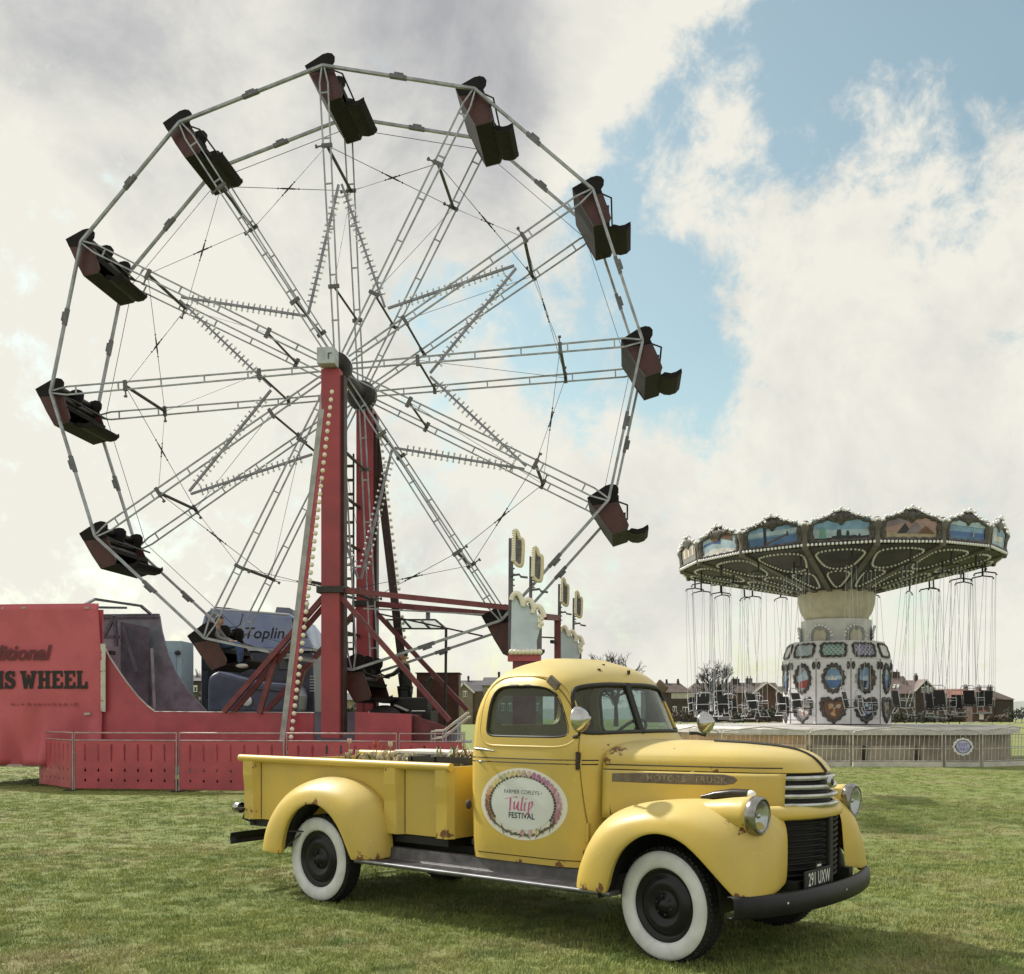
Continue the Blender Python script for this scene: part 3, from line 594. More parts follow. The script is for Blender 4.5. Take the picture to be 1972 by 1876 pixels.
def fender(name, T, s_):
    rows = []
    for I, C_, S, Lp in T:
        r = [I, C_, S, Lp, (Lp[0], Lp[1]-.012, Lp[2]-.0), (Lp[0], Lp[1]-.05, Lp[2]+.012)]
        m = tuple((a+b)/2 for a, b in zip(I, C_)); m = (m[0], m[1], m[2]+.012)
        m2 = tuple((a+b)/2 for a, b in zip(S, Lp)); m2 = (m2[0], m2[1]+.010, m2[2])
        r = [r[0], m, r[1], r[2], m2, r[3], r[4], r[5]]
        rows.append([Vector((x, s_*y, z)) for x, y, z in r])
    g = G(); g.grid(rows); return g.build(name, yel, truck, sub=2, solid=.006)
def build_fenders():
    for s_ in (-1, 1):
        f = fender('front_fender', FF, s_)
        # dark wheel housing
        g = G(); g.lathe([(.43, 0), (.43, .30), (.02, .30)], (3.27, s_*.92, .40), (0, -s_, 0), 36); 
        g2 = G()
        for i, q in enumerate(g.f):
            cz = sum(g.v[j][2] for j in q)/len(q)
            if cz > .40: g2.f.append(q); g2.m.append(0); g2.sm.append(True)
        g2.v = g.v; g2.build('wheel_housing', black, f)
        # headlamp pod
        c = Vector((3.842, s_*.700, .930)); g = G()
        g.lathe([(.0, -.50), (.016, -.495), (.045, -.42), (.075, -.30), (.097, -.17), (.108, -.08), (.111, -.03), (.108, -.028)], c, (1, 0, -.02), 28); pod = g.build('headlight', yel, truck)
        g = G(); g.lathe([(.108, -.045), (.116, -.035), (.118, -.005), (.112, .016), (.100, .024), (.096, .018), (.098, .0)], c, (1, 0, -.02), 32); g.build('bezel', tarn, pod)
        g = G(); g.lathe([(.0, -.050), (.04, -.040), (.075, -.016), (.098, .012)], c, (1, 0, -.02), 28); g.ball(c+Vector((-.01, 0, 0)), .018); g.build('reflector', refl, pod)
        g = G(); g.lathe([(.098, .012), (.085, .026), (.05, .040), (0, .046)], c, (1, 0, -.02), 28); g.build('lens', lens, pod)
        # marker lamp on the fender crest
        g = G(); g.tube([(3.40, s_*.60, 1.012), (3.50, s_*.60, 1.030), (3.62, s_*.60, 1.044), (3.72, s_*.60, 1.046)], [.012, .026, .032, .030], 10); ml = g.build('marker_lamp', mat('tarnished lamp shell', (.05, .045, .04), .3, .6, .4, 12), truck)
        g = G(); g.ball((3.735, s_*.60, 1.045), (.036, .027, .027)); g.build('lamp_glass', whiteb, ml)
        f = fender('rear_fender', RF, s_)
        g = G(); g.lathe([(.43, 0), (.43, .27), (.02, .27)], (.10, s_*.92, .385), (0, -s_, 0), 36); g2 = G()
        for i, q in enumerate(g.f):
            if sum(g.v[j][2] for j in q)/len(q) > .40: g2.f.append(q); g2.m.append(0); g2.sm.append(True)
        g2.v = g.v; g2.build('wheel_housing', black, f)
        g = G(); g.bar((-.325, s_*.90, .40), (-.18, s_*.80, .56), .012, .012); g.bar((-.325, s_*.90, .56), (-.15, s_*.80, .56), .012, .012); g.build('fender_stay', darkst, f)
        # running board
        g = G()
        prof = [(.66, .50), (.70, .495), (.715, .42), (.725, .405), (.86, .405), (.878, .400), (.884, .385), (.878, .372), (.66, .372)]
        g.prism(prof, lambda u, w, d, s_=s_: Vector((d, s_*u, w)), .52, 2.90); rb = g.build('running_board', board, truck, bevel=.004)
        for k in range(7):
            yy = .735+.018*k; g = G(); g.bar((.60, s_*yy, .4065), (2.60, s_*yy, .4065), .009, .005); g.build('tread_rib', board, rb)
        g = G(); g.tube([(.53, s_*.885, .396), (2.90, s_*.885, .396)], .0085, 8); g.build('edge_trim', galv, rb)
build_fenders()

def make_wheel():
    g = G()      # axis along -y (outer face at y = 0 looking to -y)
    g.lathe([(.0, -.010), (.030, -.012), (.036, .012), (.075, .016), (.080, .030), (.090, .030), (.115, .008), (.135, .004), (.165, .012), (.185, .034), (.200, .036), (.215, .014), (.226, .008), (.228, .030), (.20, .06), (.20, .17)], (0, 0, 0), (0, 1, 0), 48)
    w = g.build('wheel', rimm, truck)
    for k in range(6):
        g = G(); a = 2*pi*k/6; g.ball((.058*cos(a), .010, .058*sin(a)), (.009, .012, .009), n=6, k=4); g.build('wheel_nut', darkst, w)
    g = G(); g.lathe([(.229, .012), (.232, .000), (.245, -.010), (.28, -.016), (.315, -.012), (.334, -.001), (.337, .006)], (0, 0, 0), (0, 1, 0), 64); g.build('whitewall', wwall, w)
    g = G(); g.lathe([(.22, .03), (.24, .0), (.30, -.010), (.336, .002), (.347, .018), (.353, .040), (.355, .085), (.353, .130), (.345, .155), (.32, .175), (.26, .17), (.22, .15)], (0, 0, 0), (0, 1, 0), 64)
    for k in range(72):
        a = 2*pi*k/72
        for yy in (.03, .075, .12): g.box((.352*cos(a), yy+.008*(k % 2), .352*sin(a)), (.014, .028, .018), M=Matrix.Rotation(-a, 3, 'Y'))
    g.build('tyre', rubber, w)
    return w
def build_rest():
    wh = make_wheel()
    for i, (x, s_, st) in enumerate(((0, -1, 0), (3.2435, -1, -.131), (0, 1, 0), (3.2435, 1, -.131))):
        w = wh if i == 0 else copy_tree(wh, truck)
        w.location = (x, s_*.80, .348); w.rotation_euler = (0, .3*i, st+(pi if s_ > 0 else 0)); w.rotation_mode = 'XYZ'
    for x in (0, 3.2435):
        g = G(); g.tube([(x, -.70, .34), (x, .70, .34)], .05, 10); g.build('axle', darkst, truck)
    g = G()
    for s_ in (-1, 1): g.bar((-1.05, s_*.40, .47), (3.95, s_*.40, .45), .06, .13)
    for x in (-1.0, .6, 1.6, 2.6, 3.6): g.bar((x, -.4, .46), (x, .4, .46), .06, .1)
    g.build('chassis', black, truck)
    g = G(); g.box((3.1, 0, .62), (.9, .55, .42)); g.build('engine_block', black, truck, bevel=.03)
    g = G(); g.box((1.3, .05, .50), (4.3, 1.0, .05)); g.build('light_stop_pan', black, truck)  # pan added beneath the truck to keep light from passing under it
    g = G(); g.box((.95, .52, .42), (.9, .3, .26)); g.build('fuel_tank', black, truck, bevel=.04)
    # bed
    for s_ in (-1, 1):
        g = G(); g.box((.145, s_*.662, .862), (2.47, .020, .52)); b = g.build('bed_side', yel, truck, bevel=.004)
        g = G(); g.tube([(-1.15, s_*.715, 1.132), (1.39, s_*.715, 1.132)], .031, 14); g.build('bed_rail', yel, b)
        g = G(); g.box((.12, s_*.685, 1.118), (2.50, .05, .022)); g.build('rail_flange', yel, b)
        for (xa, xb, ta, tb) in ((.66, .86, .025, .005), (1.225, 1.385, 0, 0), (-1.10, -.92, .0, .0)):
            g = G(); sec = [(xa, .672), (xa+.018, .722), (xb-.035, .722), (xb, .672)]
            rows = [[Vector((x+(ta*k if i < 2 else -tb*k), s_*(y+.014*(k > .7)*(i in (1, 2))), .602+.512*k)) for i, (x, y) in enumerate(sec)] for k in (0, .25, .5, .75, 1)]
            g.grid(rows, smooth=False); g.build('stake_pocket', yel, b, solid=.004)
        for xx in (.868, -.905, 1.21):
            g = G(); g.box((xx, s_*.6735, .86), (.006, .004, .50)); g.build('panel_seam', ydark, b)
        g = G(); g.box((-1.12, s_*.70, .685), (.10, .12, .02)); g.tube([(-1.10, s_*.68, .69), (-1.12, s_*.705, .60), (-1.02, s_*.66, .56)], .012, 6); g.tube([(-1.115, s_*.66, .72), (-1.155, s_*.655, .88), (-1.11, s_*.65, 1.0)], .012, 6); tl = g.build('tail_lamp', darkst, truck)
        g = G(); g.lathe([(0, .0), (.042, .0), (.050, .03), (.050, .075), (.046, .085)], (-1.235, s_*.70, .69), (1, 0, 0), 20); g.build('lamp_housing', chrome, tl)
        g = G(); g.lathe([(.0, -.016), (.026, -.012), (.042, 0)], (-1.236, s_*.70, .69), (1, 0, 0), 20); g.build('lamp_glass', mat('red lamp glass', (.25, .02, .02), .15), tl)
    for i in range(9):
        g = G(); g.box((.13, -.58+.145*i, .615), (2.45, .14, .03)); g.build('bed_plank', mat('bed boards', (.14, .10, .065), .75, 0, .4, 7), truck)
    g = G(); g.box((1.372, 0, .87), (.02, 1.32, .53)); g.build('bed_headboard', yel, truck, bevel=.004)
    g = G(); g.box((-1.098, 0, .86), (.02, 1.30, .50)); g.build('tailgate', yel, truck, bevel=.004)
    g = G(); g.box((.1, 0, .565), (2.4, 1.30, .06)); g.build('bed_sill', black, truck)
    P = [Vector((-1.20+.05*(abs(y)/.82)**3, y, .43)) for y in [-.82+1.64*i/16 for i in range(17)]]
    g = G(); g.grid([[q+Vector((dx, 0, dz)) for q in P] for dx, dz in ((.012, .05), (0, .048), (-.008, 0), (0, -.048), (.012, -.05))]); g.build('rear_bumper', MATS['black bumper enamel'], truck, solid=.014)
    # door emblem: printed oval panel
    cx_, cz_, hw, hh = 2.088, .905, .375, .248; s_ = -1
    def on(u, w, d): return Vector((cx_+u, -(side_y(cx_+u, cz_+w)+.004+d), cz_+w))
    door = [o for o in truck.children if o.name.startswith('door')][0]
    def disc(a, b, d, m, name, par, k=10, n=56):
        g = G(); rows = [[on(a*r/k*cos(2*pi*j/n), b*r/k*sin(2*pi*j/n), d) for j in range(n)] for r in range(0, k+1)]; g.grid(rows, closed=True); return g.build(name, m, par)
    em = disc(hw, hh, .0, mat('emblem white', (.74, .72, .66), .4), 'door_emblem', door)
    disc(.272, .182, .0022, mat('emblem pale blue', (.66, .69, .70), .4), 'emblem_field', em)
    cols = [(.50, .24, .32), (.62, .36, .45), (.66, .40, .50), (.60, .33, .44), (.52, .25, .42), (.45, .18, .36), (.62, .45, .42), (.68, .58, .30), (.62, .60, .34), (.68, .58, .28), (.60, .36, .20), (.55, .24, .14), (.52, .20, .14), (.54, .22, .15)]
    rnd = random.Random(3); k = 30
    for i in range(k):
        a = radians(-28+238*i/(k-1)); c = cols[min(len(cols)-1, int(i/k*len(cols)))]
        px, pz = .315*cos(a), .213*sin(a); ta = a+pi/2+rnd.uniform(-.5, .5); r = .030
        g = G(); pts = [(-.45, -.7), (-.62, 0), (-.42, .75), (-.16, .5), (.0, .95), (.18, .5), (.42, .75), (.62, 0), (.45, -.7)]
        rot = a-pi/2+rnd.uniform(-.35, .35)
        g.add([on(px+r*(x*cos(rot)-y*sin(rot)), pz+r*(x*sin(rot)+y*cos(rot)), .0035+.0004*(i % 3)) for x, y in pts], [tuple(range(9))])
        nm = 'tulip print %d' % min(len(cols)-1, int(i/k*len(cols))); g.build('printed_tulip', mat(nm, c, .45, 0, .45, 40), em)
    for i, a_ in enumerate((-68, -80, -93)):
        a = radians(a_); g = G(); px, pz = .30*cos(a)+.02, .195*sin(a); pts = [(-.45, -.7), (-.62, 0), (-.42, .75), (-.16, .5), (.0, .95), (.18, .5), (.42, .75), (.62, 0), (.45, -.7)]
        g.add([on(px+.028*x, pz+.028*y, .0048) for x, y in pts], [tuple(range(9))]); g.build('printed_tulip', mat('tulip print %d' % (9-3*i), (.6, .5, .3), .45), em)
    for i in range(46):
        a = radians(-30-150*i/45); px, pz = .318*cos(a), .213*sin(a); rot = a+(pi/2)+rnd.uniform(-.7, .7); ln = rnd.uniform(.03, .055); w = .006
        g = G(); g.add([on(px+x*cos(rot)-y*sin(rot), pz+x*sin(rot)+y*cos(rot), .0042+.0002*(i % 3)) for x, y in ((-ln, 0), (0, -w), (ln, 0), (0, w))], [(0, 1, 2, 3)])
        g.build('printed_leaf', mat('leaf print %d' % (i % 2), ((.06, .055, .045), (.15, .14, .09))[i % 2], .5), em)
    for a0 in range(40):
        a = radians(-30+240*a0/39); g = G(); px, pz = .288*cos(a), .194*sin(a); g.add([on(px+x, pz+y, .0028) for x, y in ((-.014, -.006), (.012, -.01), (.012, .008), (-.01, .012))], [(0, 1, 2, 3)]); g.build('printed_stem', mat('leaf print 0', (.06, .055, .045), .5), em)
    def words(t, size, u, w, m, **kw):
        v, f = text_geo(t, size, **kw); g = G(); g.add([on(u+x, w+y, .0032) for x, y in v], f); g.build('emblem_lettering', m, em)
    ink = mat('emblem ink', (.05, .07, .09), .5)
    words('FARMER COPLEYS', .040, -.003, .070, ink, xscale=.98); words('*', .03, .170, .068, ink)
    words('FESTIVAL', .055, -.003, -.098, ink, bold=.0016, spacing=1.05)
    pk = mat('emblem pink', (.62, .15, .36), .5, 0, .35, 40)
    # brush-script word drawn as strokes
    ST = [[(-.150, .030), (-.06, .048), (-.035, .046)], [(-.098, .040), (-.104, -.050)], [(-.062, .018), (-.070, -.035), (-.052, -.042), (-.028, .018)], [(-.028, .018), (-.036, -.036), (-.020, -.044)],
          [(.012, .052), (-.008, -.040), (.008, -.044)], [(.034, .016), (.022, -.040), (.036, -.042)], [(.042, .042), (.043, .036)], [(.070, .018), (.055, -.070)], [(.066, .010), (.092, .028), (.098, -.004), (.066, -.034)]]
    for i, s0 in enumerate(ST):
        pts = chaikin(s0, 2, False) if len(s0) > 2 else s0; g = G(); rows = [[], []]
        for j, p in enumerate(pts):
            a, b = pts[max(0, j-1)], pts[min(len(pts)-1, j+1)]; d = Vector((b[0]-a[0], b[1]-a[1])).normalized(); nx = Vector((.6, .8)); w = .0095
            rows[0].append(on(p[0]-w*.8, p[1]-w*.35, .0034+.0003*(i % 3))); rows[1].append(on(p[0]+w*.8, p[1]+w*.35, .0034+.0003*(i % 3)))
        g.grid(rows); g.build('emblem_lettering', pk, em)
build_rest()
# ------------------------------------------------------------------ ferris wheel
WY_, WR, WZ, WW, WROT = .107, 6.1, 8.454, 1.9, .0502
wheel = empty('ferris_wheel', (-3.506, 21.525, 0), -WY_, 'tall grey steel ferris wheel with twelve dark red gondolas on red towers', 'ferris wheel')
def wl(px, py, y):                 # pixel -> wheel-local point on the plane local y
    d = Vector(((px-PCX)/FPX, 1, (HOR-py)/FPX)); n = Vector((sin(WY_), cos(WY_), 0)); O = Vector((-3.506, 21.525, 0)); C_ = Vector((0, 0, EYE))
    t = ((O-C_).dot(n)+y)/d.dot(n); P = C_+d*t-O; return Vector((P.dot(Vector((cos(WY_), -sin(WY_), 0))), y, P.z))
def rad(i, r, y): a = pi/2+WROT-i*pi/6; return Vector((r*cos(a), y, WZ+r*sin(a)))
purp = mat('lilac grey light strip', (.30, .30, .36), .45, .3, .3, 8)
gdark = mat('dark maroon gondola', (.016, .013, .014), .65, 0, .4, 7, spec=.2)
gred = mat('faded red gondola side', (.075, .019, .017), .45, 0, 0, 5, col2=(.045, .014, .013), wobble=.1)
cush = mat('black vinyl cushion', (.018, .016, .016), .45, 0, .3, 12)
def build_wheel():
    for pl in (0, 1):
        y = WW*pl
        for i in range(12):
            g = G(); a = pi/2+WROT-i*pi/6; u = Vector((cos(a), 0, sin(a))); n = Vector((-sin(a), 0, cos(a))); c = Vector((0, y, WZ))
            for s_ in (-1, 1): g.bar(c+u*.30+n*s_*.055, c+u*(WR-.35)+n*s_*.085, .030, .028, up=(0, 1, 0)); g.bar(c+u*(WR-.36)+n*s_*.085, c+u*WR+n*s_*.02, .030, .028, up=(0, 1, 0))
            for k in range(6): r = .95+k*.92; g.bar(c+u*r-n*.08, c+u*r+n*.08, .026)
            sp_ = g.build('spoke', galv, wheel)
            for r, w in ((.735*WR, 1), (.268*WR, 0)):
                g = G(); g.box(c+u*r, (.07, .055, .22), M=Matrix((u, Vector((0, 1, 0)), n)).transposed())
                if w: g.bar(c+u*r+n*.10, c+u*(r-.01)+n*.22, .025); g.box(c+u*r+n*.22, (.06, .045, .04), M=Matrix((u, Vector((0, 1, 0)), n)).transposed())
                g.build('clamp', mat('clamp steel', (.12, .12, .125), .5, .3), sp_)
            g = G(); A, B = rad(i, WR, y), rad(i+1, WR, y); g.bar(A, B, .05, .070, up=(0, 1, 0)); rb = g.build('rim_bar', galv, wheel)
            g = G(); d = (B-A); m = (A+B)/2; g.bar(m-d*.055, m+d*.055, .07, .09, up=(0, 1, 0)); n2 = (m-c).normalized(); g.bar(m-d*.03+n2*.05, m+d*.03+n2*.05, .06, .06, up=(0, 1, 0)); g.build('rim_sleeve', mat('sleeve steel', (.17, .17, .19), .5, .4, .3, 10), rb)
    for i in range(12):
        for r in (.735, .268):
            g = G(); g.tube([rad(i, r*WR, 0), rad(i, r*WR, WW)], .034 if r > .5 else .024, 8); g.build('cross_strut', darkst, wheel)
        g = G(); g.tube([rad(i, WR, -.03), rad(i, WR, WW+.03)], .028, 8); g.build('seat_axle', darkst, wheel)
        for ya, yb in ((0, WW), (WW, 0)):
            g = G(); A, B = rad(i, .735*WR, ya), rad(i+1, .735*WR, yb); g.tube([A, B], .0065, 4); cb = g.build('bracing_cable', darkst, wheel)
            g = G(); d = B-A; g.tube([A+d*.43, A+d*.46, A+d*.54, A+d*.57], [.008, .017, .017, .008], 6); g.ball(A+d*.42, .02, n=6, k=4); g.ball(A+d*.58, .02, n=6, k=4); g.build('turnbuckle', darkst, cb)
        g = G(); g.tube([rad(i, .27*WR, 0), rad(i, .735*WR, WW)], .005, 4); g.build('bracing_cable', darkst, wheel)
        g = G(); g.tube([rad(i, WR-.25, WW-.02), rad(i+1, WR-.25, WW-.02)], .007, 4); g.build('rim_cable', darkst, wheel)
    # bulb strips in a six pointed star
    for i in range(0, 12, 2):
        for j in (-1, 1):
            A, B = rad(i, .70*WR, WW/2), rad(i+j, .275*WR, WW/2); d = (B-A); u = d.normalized(); n = u.cross(Vector((0, 1, 0))).normalized()
            A, B = A+u*.12, B-u*.05; d = B-A; ln = d.length
            g = G(); g.bar(A, B, .045, .055, up=(0, 1, 0)); st = g.build('light_strip', purp, wheel)
            g = G(); k = int(ln/.125)
            for q in range(2, k-1):
                for s_ in (-1, 1):
                    p = A+u*(.125*q); g.bar(p+n*s_*.02, p+n*s_*.065, .022, mi=0); g.ball(p+n*s_*.082, .028, 1, 6, 4)
            o = g.build('bulbs', [purp, whiteb], st); o['kind'] = 'stuff'
    # hub
    g = G(); g.lathe([(.24, -.10), (.28, -.09), (.28, .12), (.14, .14), (.14, WW-.14), (.28, WW-.12), (.33, WW+.02), (.33, WW+.14), (.2, WW+.16), (.2, WW+.5)], (0, 0, WZ), (0, 1, 0), 24, smooth=False, caps=True); g.build('hub', darkst, wheel)
    g = G(); g.box((-.03, -.62, WZ-.01), (.35, .32, .32)); hb = g.build('hub_box', mat('pale grey box', (.50, .54, .58), .5, .2, .2, 5), wheel, bevel=.01)
    g = G(); g.box((.03, -.795, WZ-.03), (.015, .01, .12)); g.bar((.03, -.795, WZ+.025), (.1, -.795, WZ+.025), .012, .01); g.build('box_catch', darkst, hb)
    g = G(); g.tube([(0, -.5, WZ), (0, .0, WZ)], .13, 14); g.build('axle', darkst, wheel)
    # towers
    for pl, y in ((0, -.42), (1, 2.32)):
        g = G(); g.box((0, y, (1.0+WZ-.2)/2), (.37, .26, WZ-.2-1.0)); t = g.build('tower', mat('tower red paint', (.37, .055, .072), .45, 0, 0, 1.2, col2=(.27, .046, .060), speck=((.16, .05, .05), .70, 8)), wheel, bevel=.008)
        g = G(); g.box((.215, y+.10, (1.0+WZ-.2)/2), (.07, .22, WZ-.4-1.0)); g.build('tower_channel', mat('dark tower steel', (.055, .026, .026), .5, 0, .4, 4), t)
        g = G(); g.box((0, y, 3.92), (.54, .36, .13)); g.box((-.28, y, 4.06), (.30, .08, .06), M=Matrix.Rotation(radians(12), 3, 'Y')); g.build('tower_collar', darkst, t, bevel=.01)
        s_ = -1 if pl == 0 else 1
        A, B = Vector((s_*.10, y-.10*(1-2*pl), WZ-.35)), Vector((s_*1.02, y-.16*(1-2*pl), .42)); d = B-A; u = d.normalized()
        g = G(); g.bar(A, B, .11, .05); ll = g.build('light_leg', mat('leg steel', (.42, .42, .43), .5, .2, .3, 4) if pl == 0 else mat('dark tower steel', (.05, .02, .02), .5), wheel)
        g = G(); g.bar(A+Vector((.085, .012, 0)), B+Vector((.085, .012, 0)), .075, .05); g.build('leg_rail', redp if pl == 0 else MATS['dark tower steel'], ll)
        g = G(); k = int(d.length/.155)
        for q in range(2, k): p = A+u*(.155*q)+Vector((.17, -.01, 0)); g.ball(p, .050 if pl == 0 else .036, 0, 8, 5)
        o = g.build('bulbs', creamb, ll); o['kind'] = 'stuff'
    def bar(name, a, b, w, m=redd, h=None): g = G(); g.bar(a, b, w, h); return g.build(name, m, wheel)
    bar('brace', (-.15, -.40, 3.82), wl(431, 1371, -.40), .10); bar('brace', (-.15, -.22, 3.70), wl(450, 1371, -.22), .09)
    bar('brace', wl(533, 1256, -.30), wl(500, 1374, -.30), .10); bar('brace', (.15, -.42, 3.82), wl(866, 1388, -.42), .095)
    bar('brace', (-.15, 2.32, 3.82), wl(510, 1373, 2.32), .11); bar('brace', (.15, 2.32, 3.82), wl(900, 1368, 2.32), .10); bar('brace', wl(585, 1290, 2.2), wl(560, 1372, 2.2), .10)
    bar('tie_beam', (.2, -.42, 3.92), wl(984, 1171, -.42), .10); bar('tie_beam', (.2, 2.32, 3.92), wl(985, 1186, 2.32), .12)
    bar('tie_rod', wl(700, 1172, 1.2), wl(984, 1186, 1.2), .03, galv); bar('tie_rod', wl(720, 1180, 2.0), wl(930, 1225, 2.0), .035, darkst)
    g = G()
    for s_ in (-1, 1): g.bar((-.36+s_*.16, 2.02, 2.6), (-.36+s_*.16, 2.02, 7.2), .035)
    for k in range(14): g.bar((-.52, 2.02, 2.9+.31*k), (-.20, 2.02, 2.9+.31*k), .035, .06)
    g.build('ladder', darkst, wheel)
    for k in range(5):
        z = 3.2+.95*k; g = G(); g.bar((-.12, -.3, z), (-.12, 2.2, z+.0), .05); g.build('tower_tie', darkst, wheel)
    # gondolas
    E_ = [(-.42, .10), (-.05, .31), (.06, .335), (.15, .315), (.205, .25), (.20, .15), (.15, .07), (.19, -.02), (.30, -.30), (.37, -.50), (.34, -.58), (.03, -.66), (-.16, -.36), (-.33, -.06)]
    up = E_[:8]+[(-.33, -.06)]; lo = [(-.32, -.065), (.19, -.025)]+E_[8:13]
    fx = lambda u, w, d: Vector((u, d, w))
    def gondola():
        W2 = .80
        g = G(); g.prism([(-.42, .10), (-.39, .115), (.055, -.64), (.03, -.66)], fx, -W2, W2); g.prism([(.03, -.66), (.34, -.58), (.34, -.55), (.03, -.63)], fx, -W2, W2); g.prism([(-.12, -.36), (.30, -.32), (.32, -.24), (-.10, -.28)], fx, -W2, W2)
        t = g.build('gondola', gdark, wheel)
        for y in (-W2-.02, W2-.005):
            g = G(); g.prism(up, fx, y, y+.025); g.build('end_panel', gdark, t); g = G(); g.prism(lo, fx, y-.004, y+.029); g.build('painted_panel', gred, t)
        g = G(); g.prism(up[:8]+[(-.2, -.05)], fx, -.03, .03); g.build('seat_divider', gdark, t)
        g = G(); g.tube([(-.06, -W2, .20), (-.06, W2, .20)], .07, 10); g.tube([(.0, -W2, .0), (.0, W2, .0)], .075, 10); g.tube([(.06, -W2, -.18), (.06, W2, -.18)], .08, 10); g.build('cushion', cush, t)
        fb = [(.34, -.575), (.44, -.635), (.56, -.65), (.68, -.62), (.76, -.54)]; W3 = .58
        g = G(); g.prism(fb+[(p[0]-.006, p[1]+.03) for p in fb[::-1]], fx, -W3, W3); f = g.build('footboard', gdark, t)
        for y in (-W3, W3-.02):
            g = G(); g.prism([(.35, -.57), (.44, -.635), (.56, -.65), (.68, -.62), (.76, -.54), (.75, -.47), (.64, -.53), (.54, -.55), (.42, -.52)], fx, y-.003, y+.018); g.build('footboard_cheek', gdark, f)
        g = G(); g.tube([(.18, -W2, -.02), (.36, -W2, -.10), (.36, W2, -.10), (.18, W2, -.02)], .018, 8); g.build('lap_bar', darkst, t)
        return t
    pr = gondola()
    for i in range(12):
        o = pr if i == 0 else copy_tree(pr, wheel); p = rad(i, WR, WW/2); o.location = p; o.rotation_euler = (0, radians((0, 3, 2, -2, -3, 1, 2, -6, -2, 2, 4, -2)[i]), 0)
    return pr
build_wheel()
# ------------------------------------------------------------------ ride trailer, signs, barriers, lorry
K_ = PW/2449.0
def s4(zx, zy): return (zx*.35497*K_, (1380+zy*.35497)*K_)
def q1(zx, zy): return ((440+.1919*zx)*K_, (1430+.1919*zy)*K_)
def q2(zx, zy): return ((780+.1919*zx)*K_, (1480+.1919*zy)*K_)
def q3(zx, zy): return ((1150+.1919*zx)*K_, (1240+.1919*zy)*K_)
canv = mat('red canvas', (.560, .118, .150), .62, 0, 0, 2.0, col2=(.490, .100, .128), bump=.05, bscale=25, speck=((.46, .13, .12), .70, 18))
lilac = mat('blue grey trailer steel', (.27, .285, .36), .5, .1, .35, 3.0)
lilacd = mat('dark blue grey steel', (.13, .135, .18), .5, .1, .4, 3.0)
inkd = mat('black sign paint', (.020, .018, .020), .6, 0, .5, 25)
inkf = mat('faded sign paint', (.16, .030, .042), .65, 0, 0, 12, col2=(.10, .025, .034))
SLAB = {'W': [[(0, 1), (.40, 1), (.40, .86), (.33, .86), (.40, .40), (.47, .80), (.62, .80), (.70, .40), (.76, .86), (.69, .86), (.69, 1), (1.09, 1), (1.09, .86), (1.01, .86), (.84, 0), (.62, 0), (.545, .42), (.47, 0), (.25, 0), (.08, .86), (0, .86)]],
        'H': [[(0, 1), (.38, 1), (.38, .86), (.32, .86), (.32, .60), (.52, .60), (.52, .86), (.46, .86), (.46, 1), (.84, 1), (.84, .86), (.77, .86), (.77, .14), (.84, .14), (.84, 0), (.46, 0), (.46, .14), (.52, .14), (.52, .42), (.32, .42), (.32, .14), (.38, .14), (.38, 0), (0, 0), (0, .14), (.07, .14), (.07, .86), (0, .86)]],
        'E': [[(0, 1), (.72, 1), (.72, .66), (.60, .66), (.57, .83), (.32, .83), (.32, .60), (.50, .60), (.50, .42), (.32, .42), (.32, .17), (.57, .17), (.61, .36), (.74, .36), (.74, 0), (0, 0), (0, .14), (.07, .14), (.07, .86), (0, .86)]],
        'L': [[(0, 1), (.40, 1), (.40, .86), (.32, .86), (.32, .17), (.54, .17), (.58, .40), (.72, .40), (.72, 0), (0, 0), (0, .14), (.07, .14), (.07, .86), (0, .86)]],
        'S': [[(.66, .98), (.66, .66), (.55, .66), (.46, .83), (.30, .83), (.27, .74), (.34, .66), (.58, .56), (.70, .42), (.70, .20), (.56, .02), (.30, -.02), (.14, .05), (.12, 0), (.02, 0), (.02, .36), (.14, .36), (.24, .18), (.40, .16), (.46, .24), (.40, .34), (.16, .44), (.03, .58), (.03, .80), (.16, .97), (.38, 1.02), (.52, .95), (.55, 1.0)]],
        'I': [[(0, 1), (.40, 1), (.40, .86), (.33, .86), (.33, .14), (.40, .14), (.40, 0), (0, 0), (0, .14), (.07, .14), (.07, .86), (0, .86)]],
        'R': [[(0, 1), (.50, 1), (.70, .90), (.72, .66), (.56, .50), (.66, .38), (.70, .14), (.78, .14), (.78, 0), (.50, 0), (.44, .30), (.38, .40), (.32, .40), (.32, .14), (.38, .14), (.38, 0), (0, 0), (0, .14), (.07, .14), (.07, .86), (0, .86)]],
        'F': [[(0, 1), (.72, 1), (.72, .66), (.60, .66), (.57, .83), (.32, .83), (.32, .58), (.50, .58), (.50, .40), (.32, .40), (.32, .14), (.40, .14), (.40, 0), (0, 0), (0, .14), (.07, .14), (.07, .86), (0, .86)]]}
def slab_word(txt, h, right, base, y, mt, parent, name, sq=1.0):
    adv = []; x = 0
    for ch in txt:
        if ch == ' ': x += .25; continue
        w = max(p[0] for p in SLAB[ch][0]); adv.append((ch, x)); x += w+.07
    for ch, x0 in adv:
        for pl in SLAB[ch]:
            g = G(); pts = [(right+(x0+u-x)*h*sq, base+v*h) for u, v in pl]; g.prism(pts, lambda u, w, d: Vector((u, d, w)), y, y+.003)
            o = g.build(name, mt, parent)
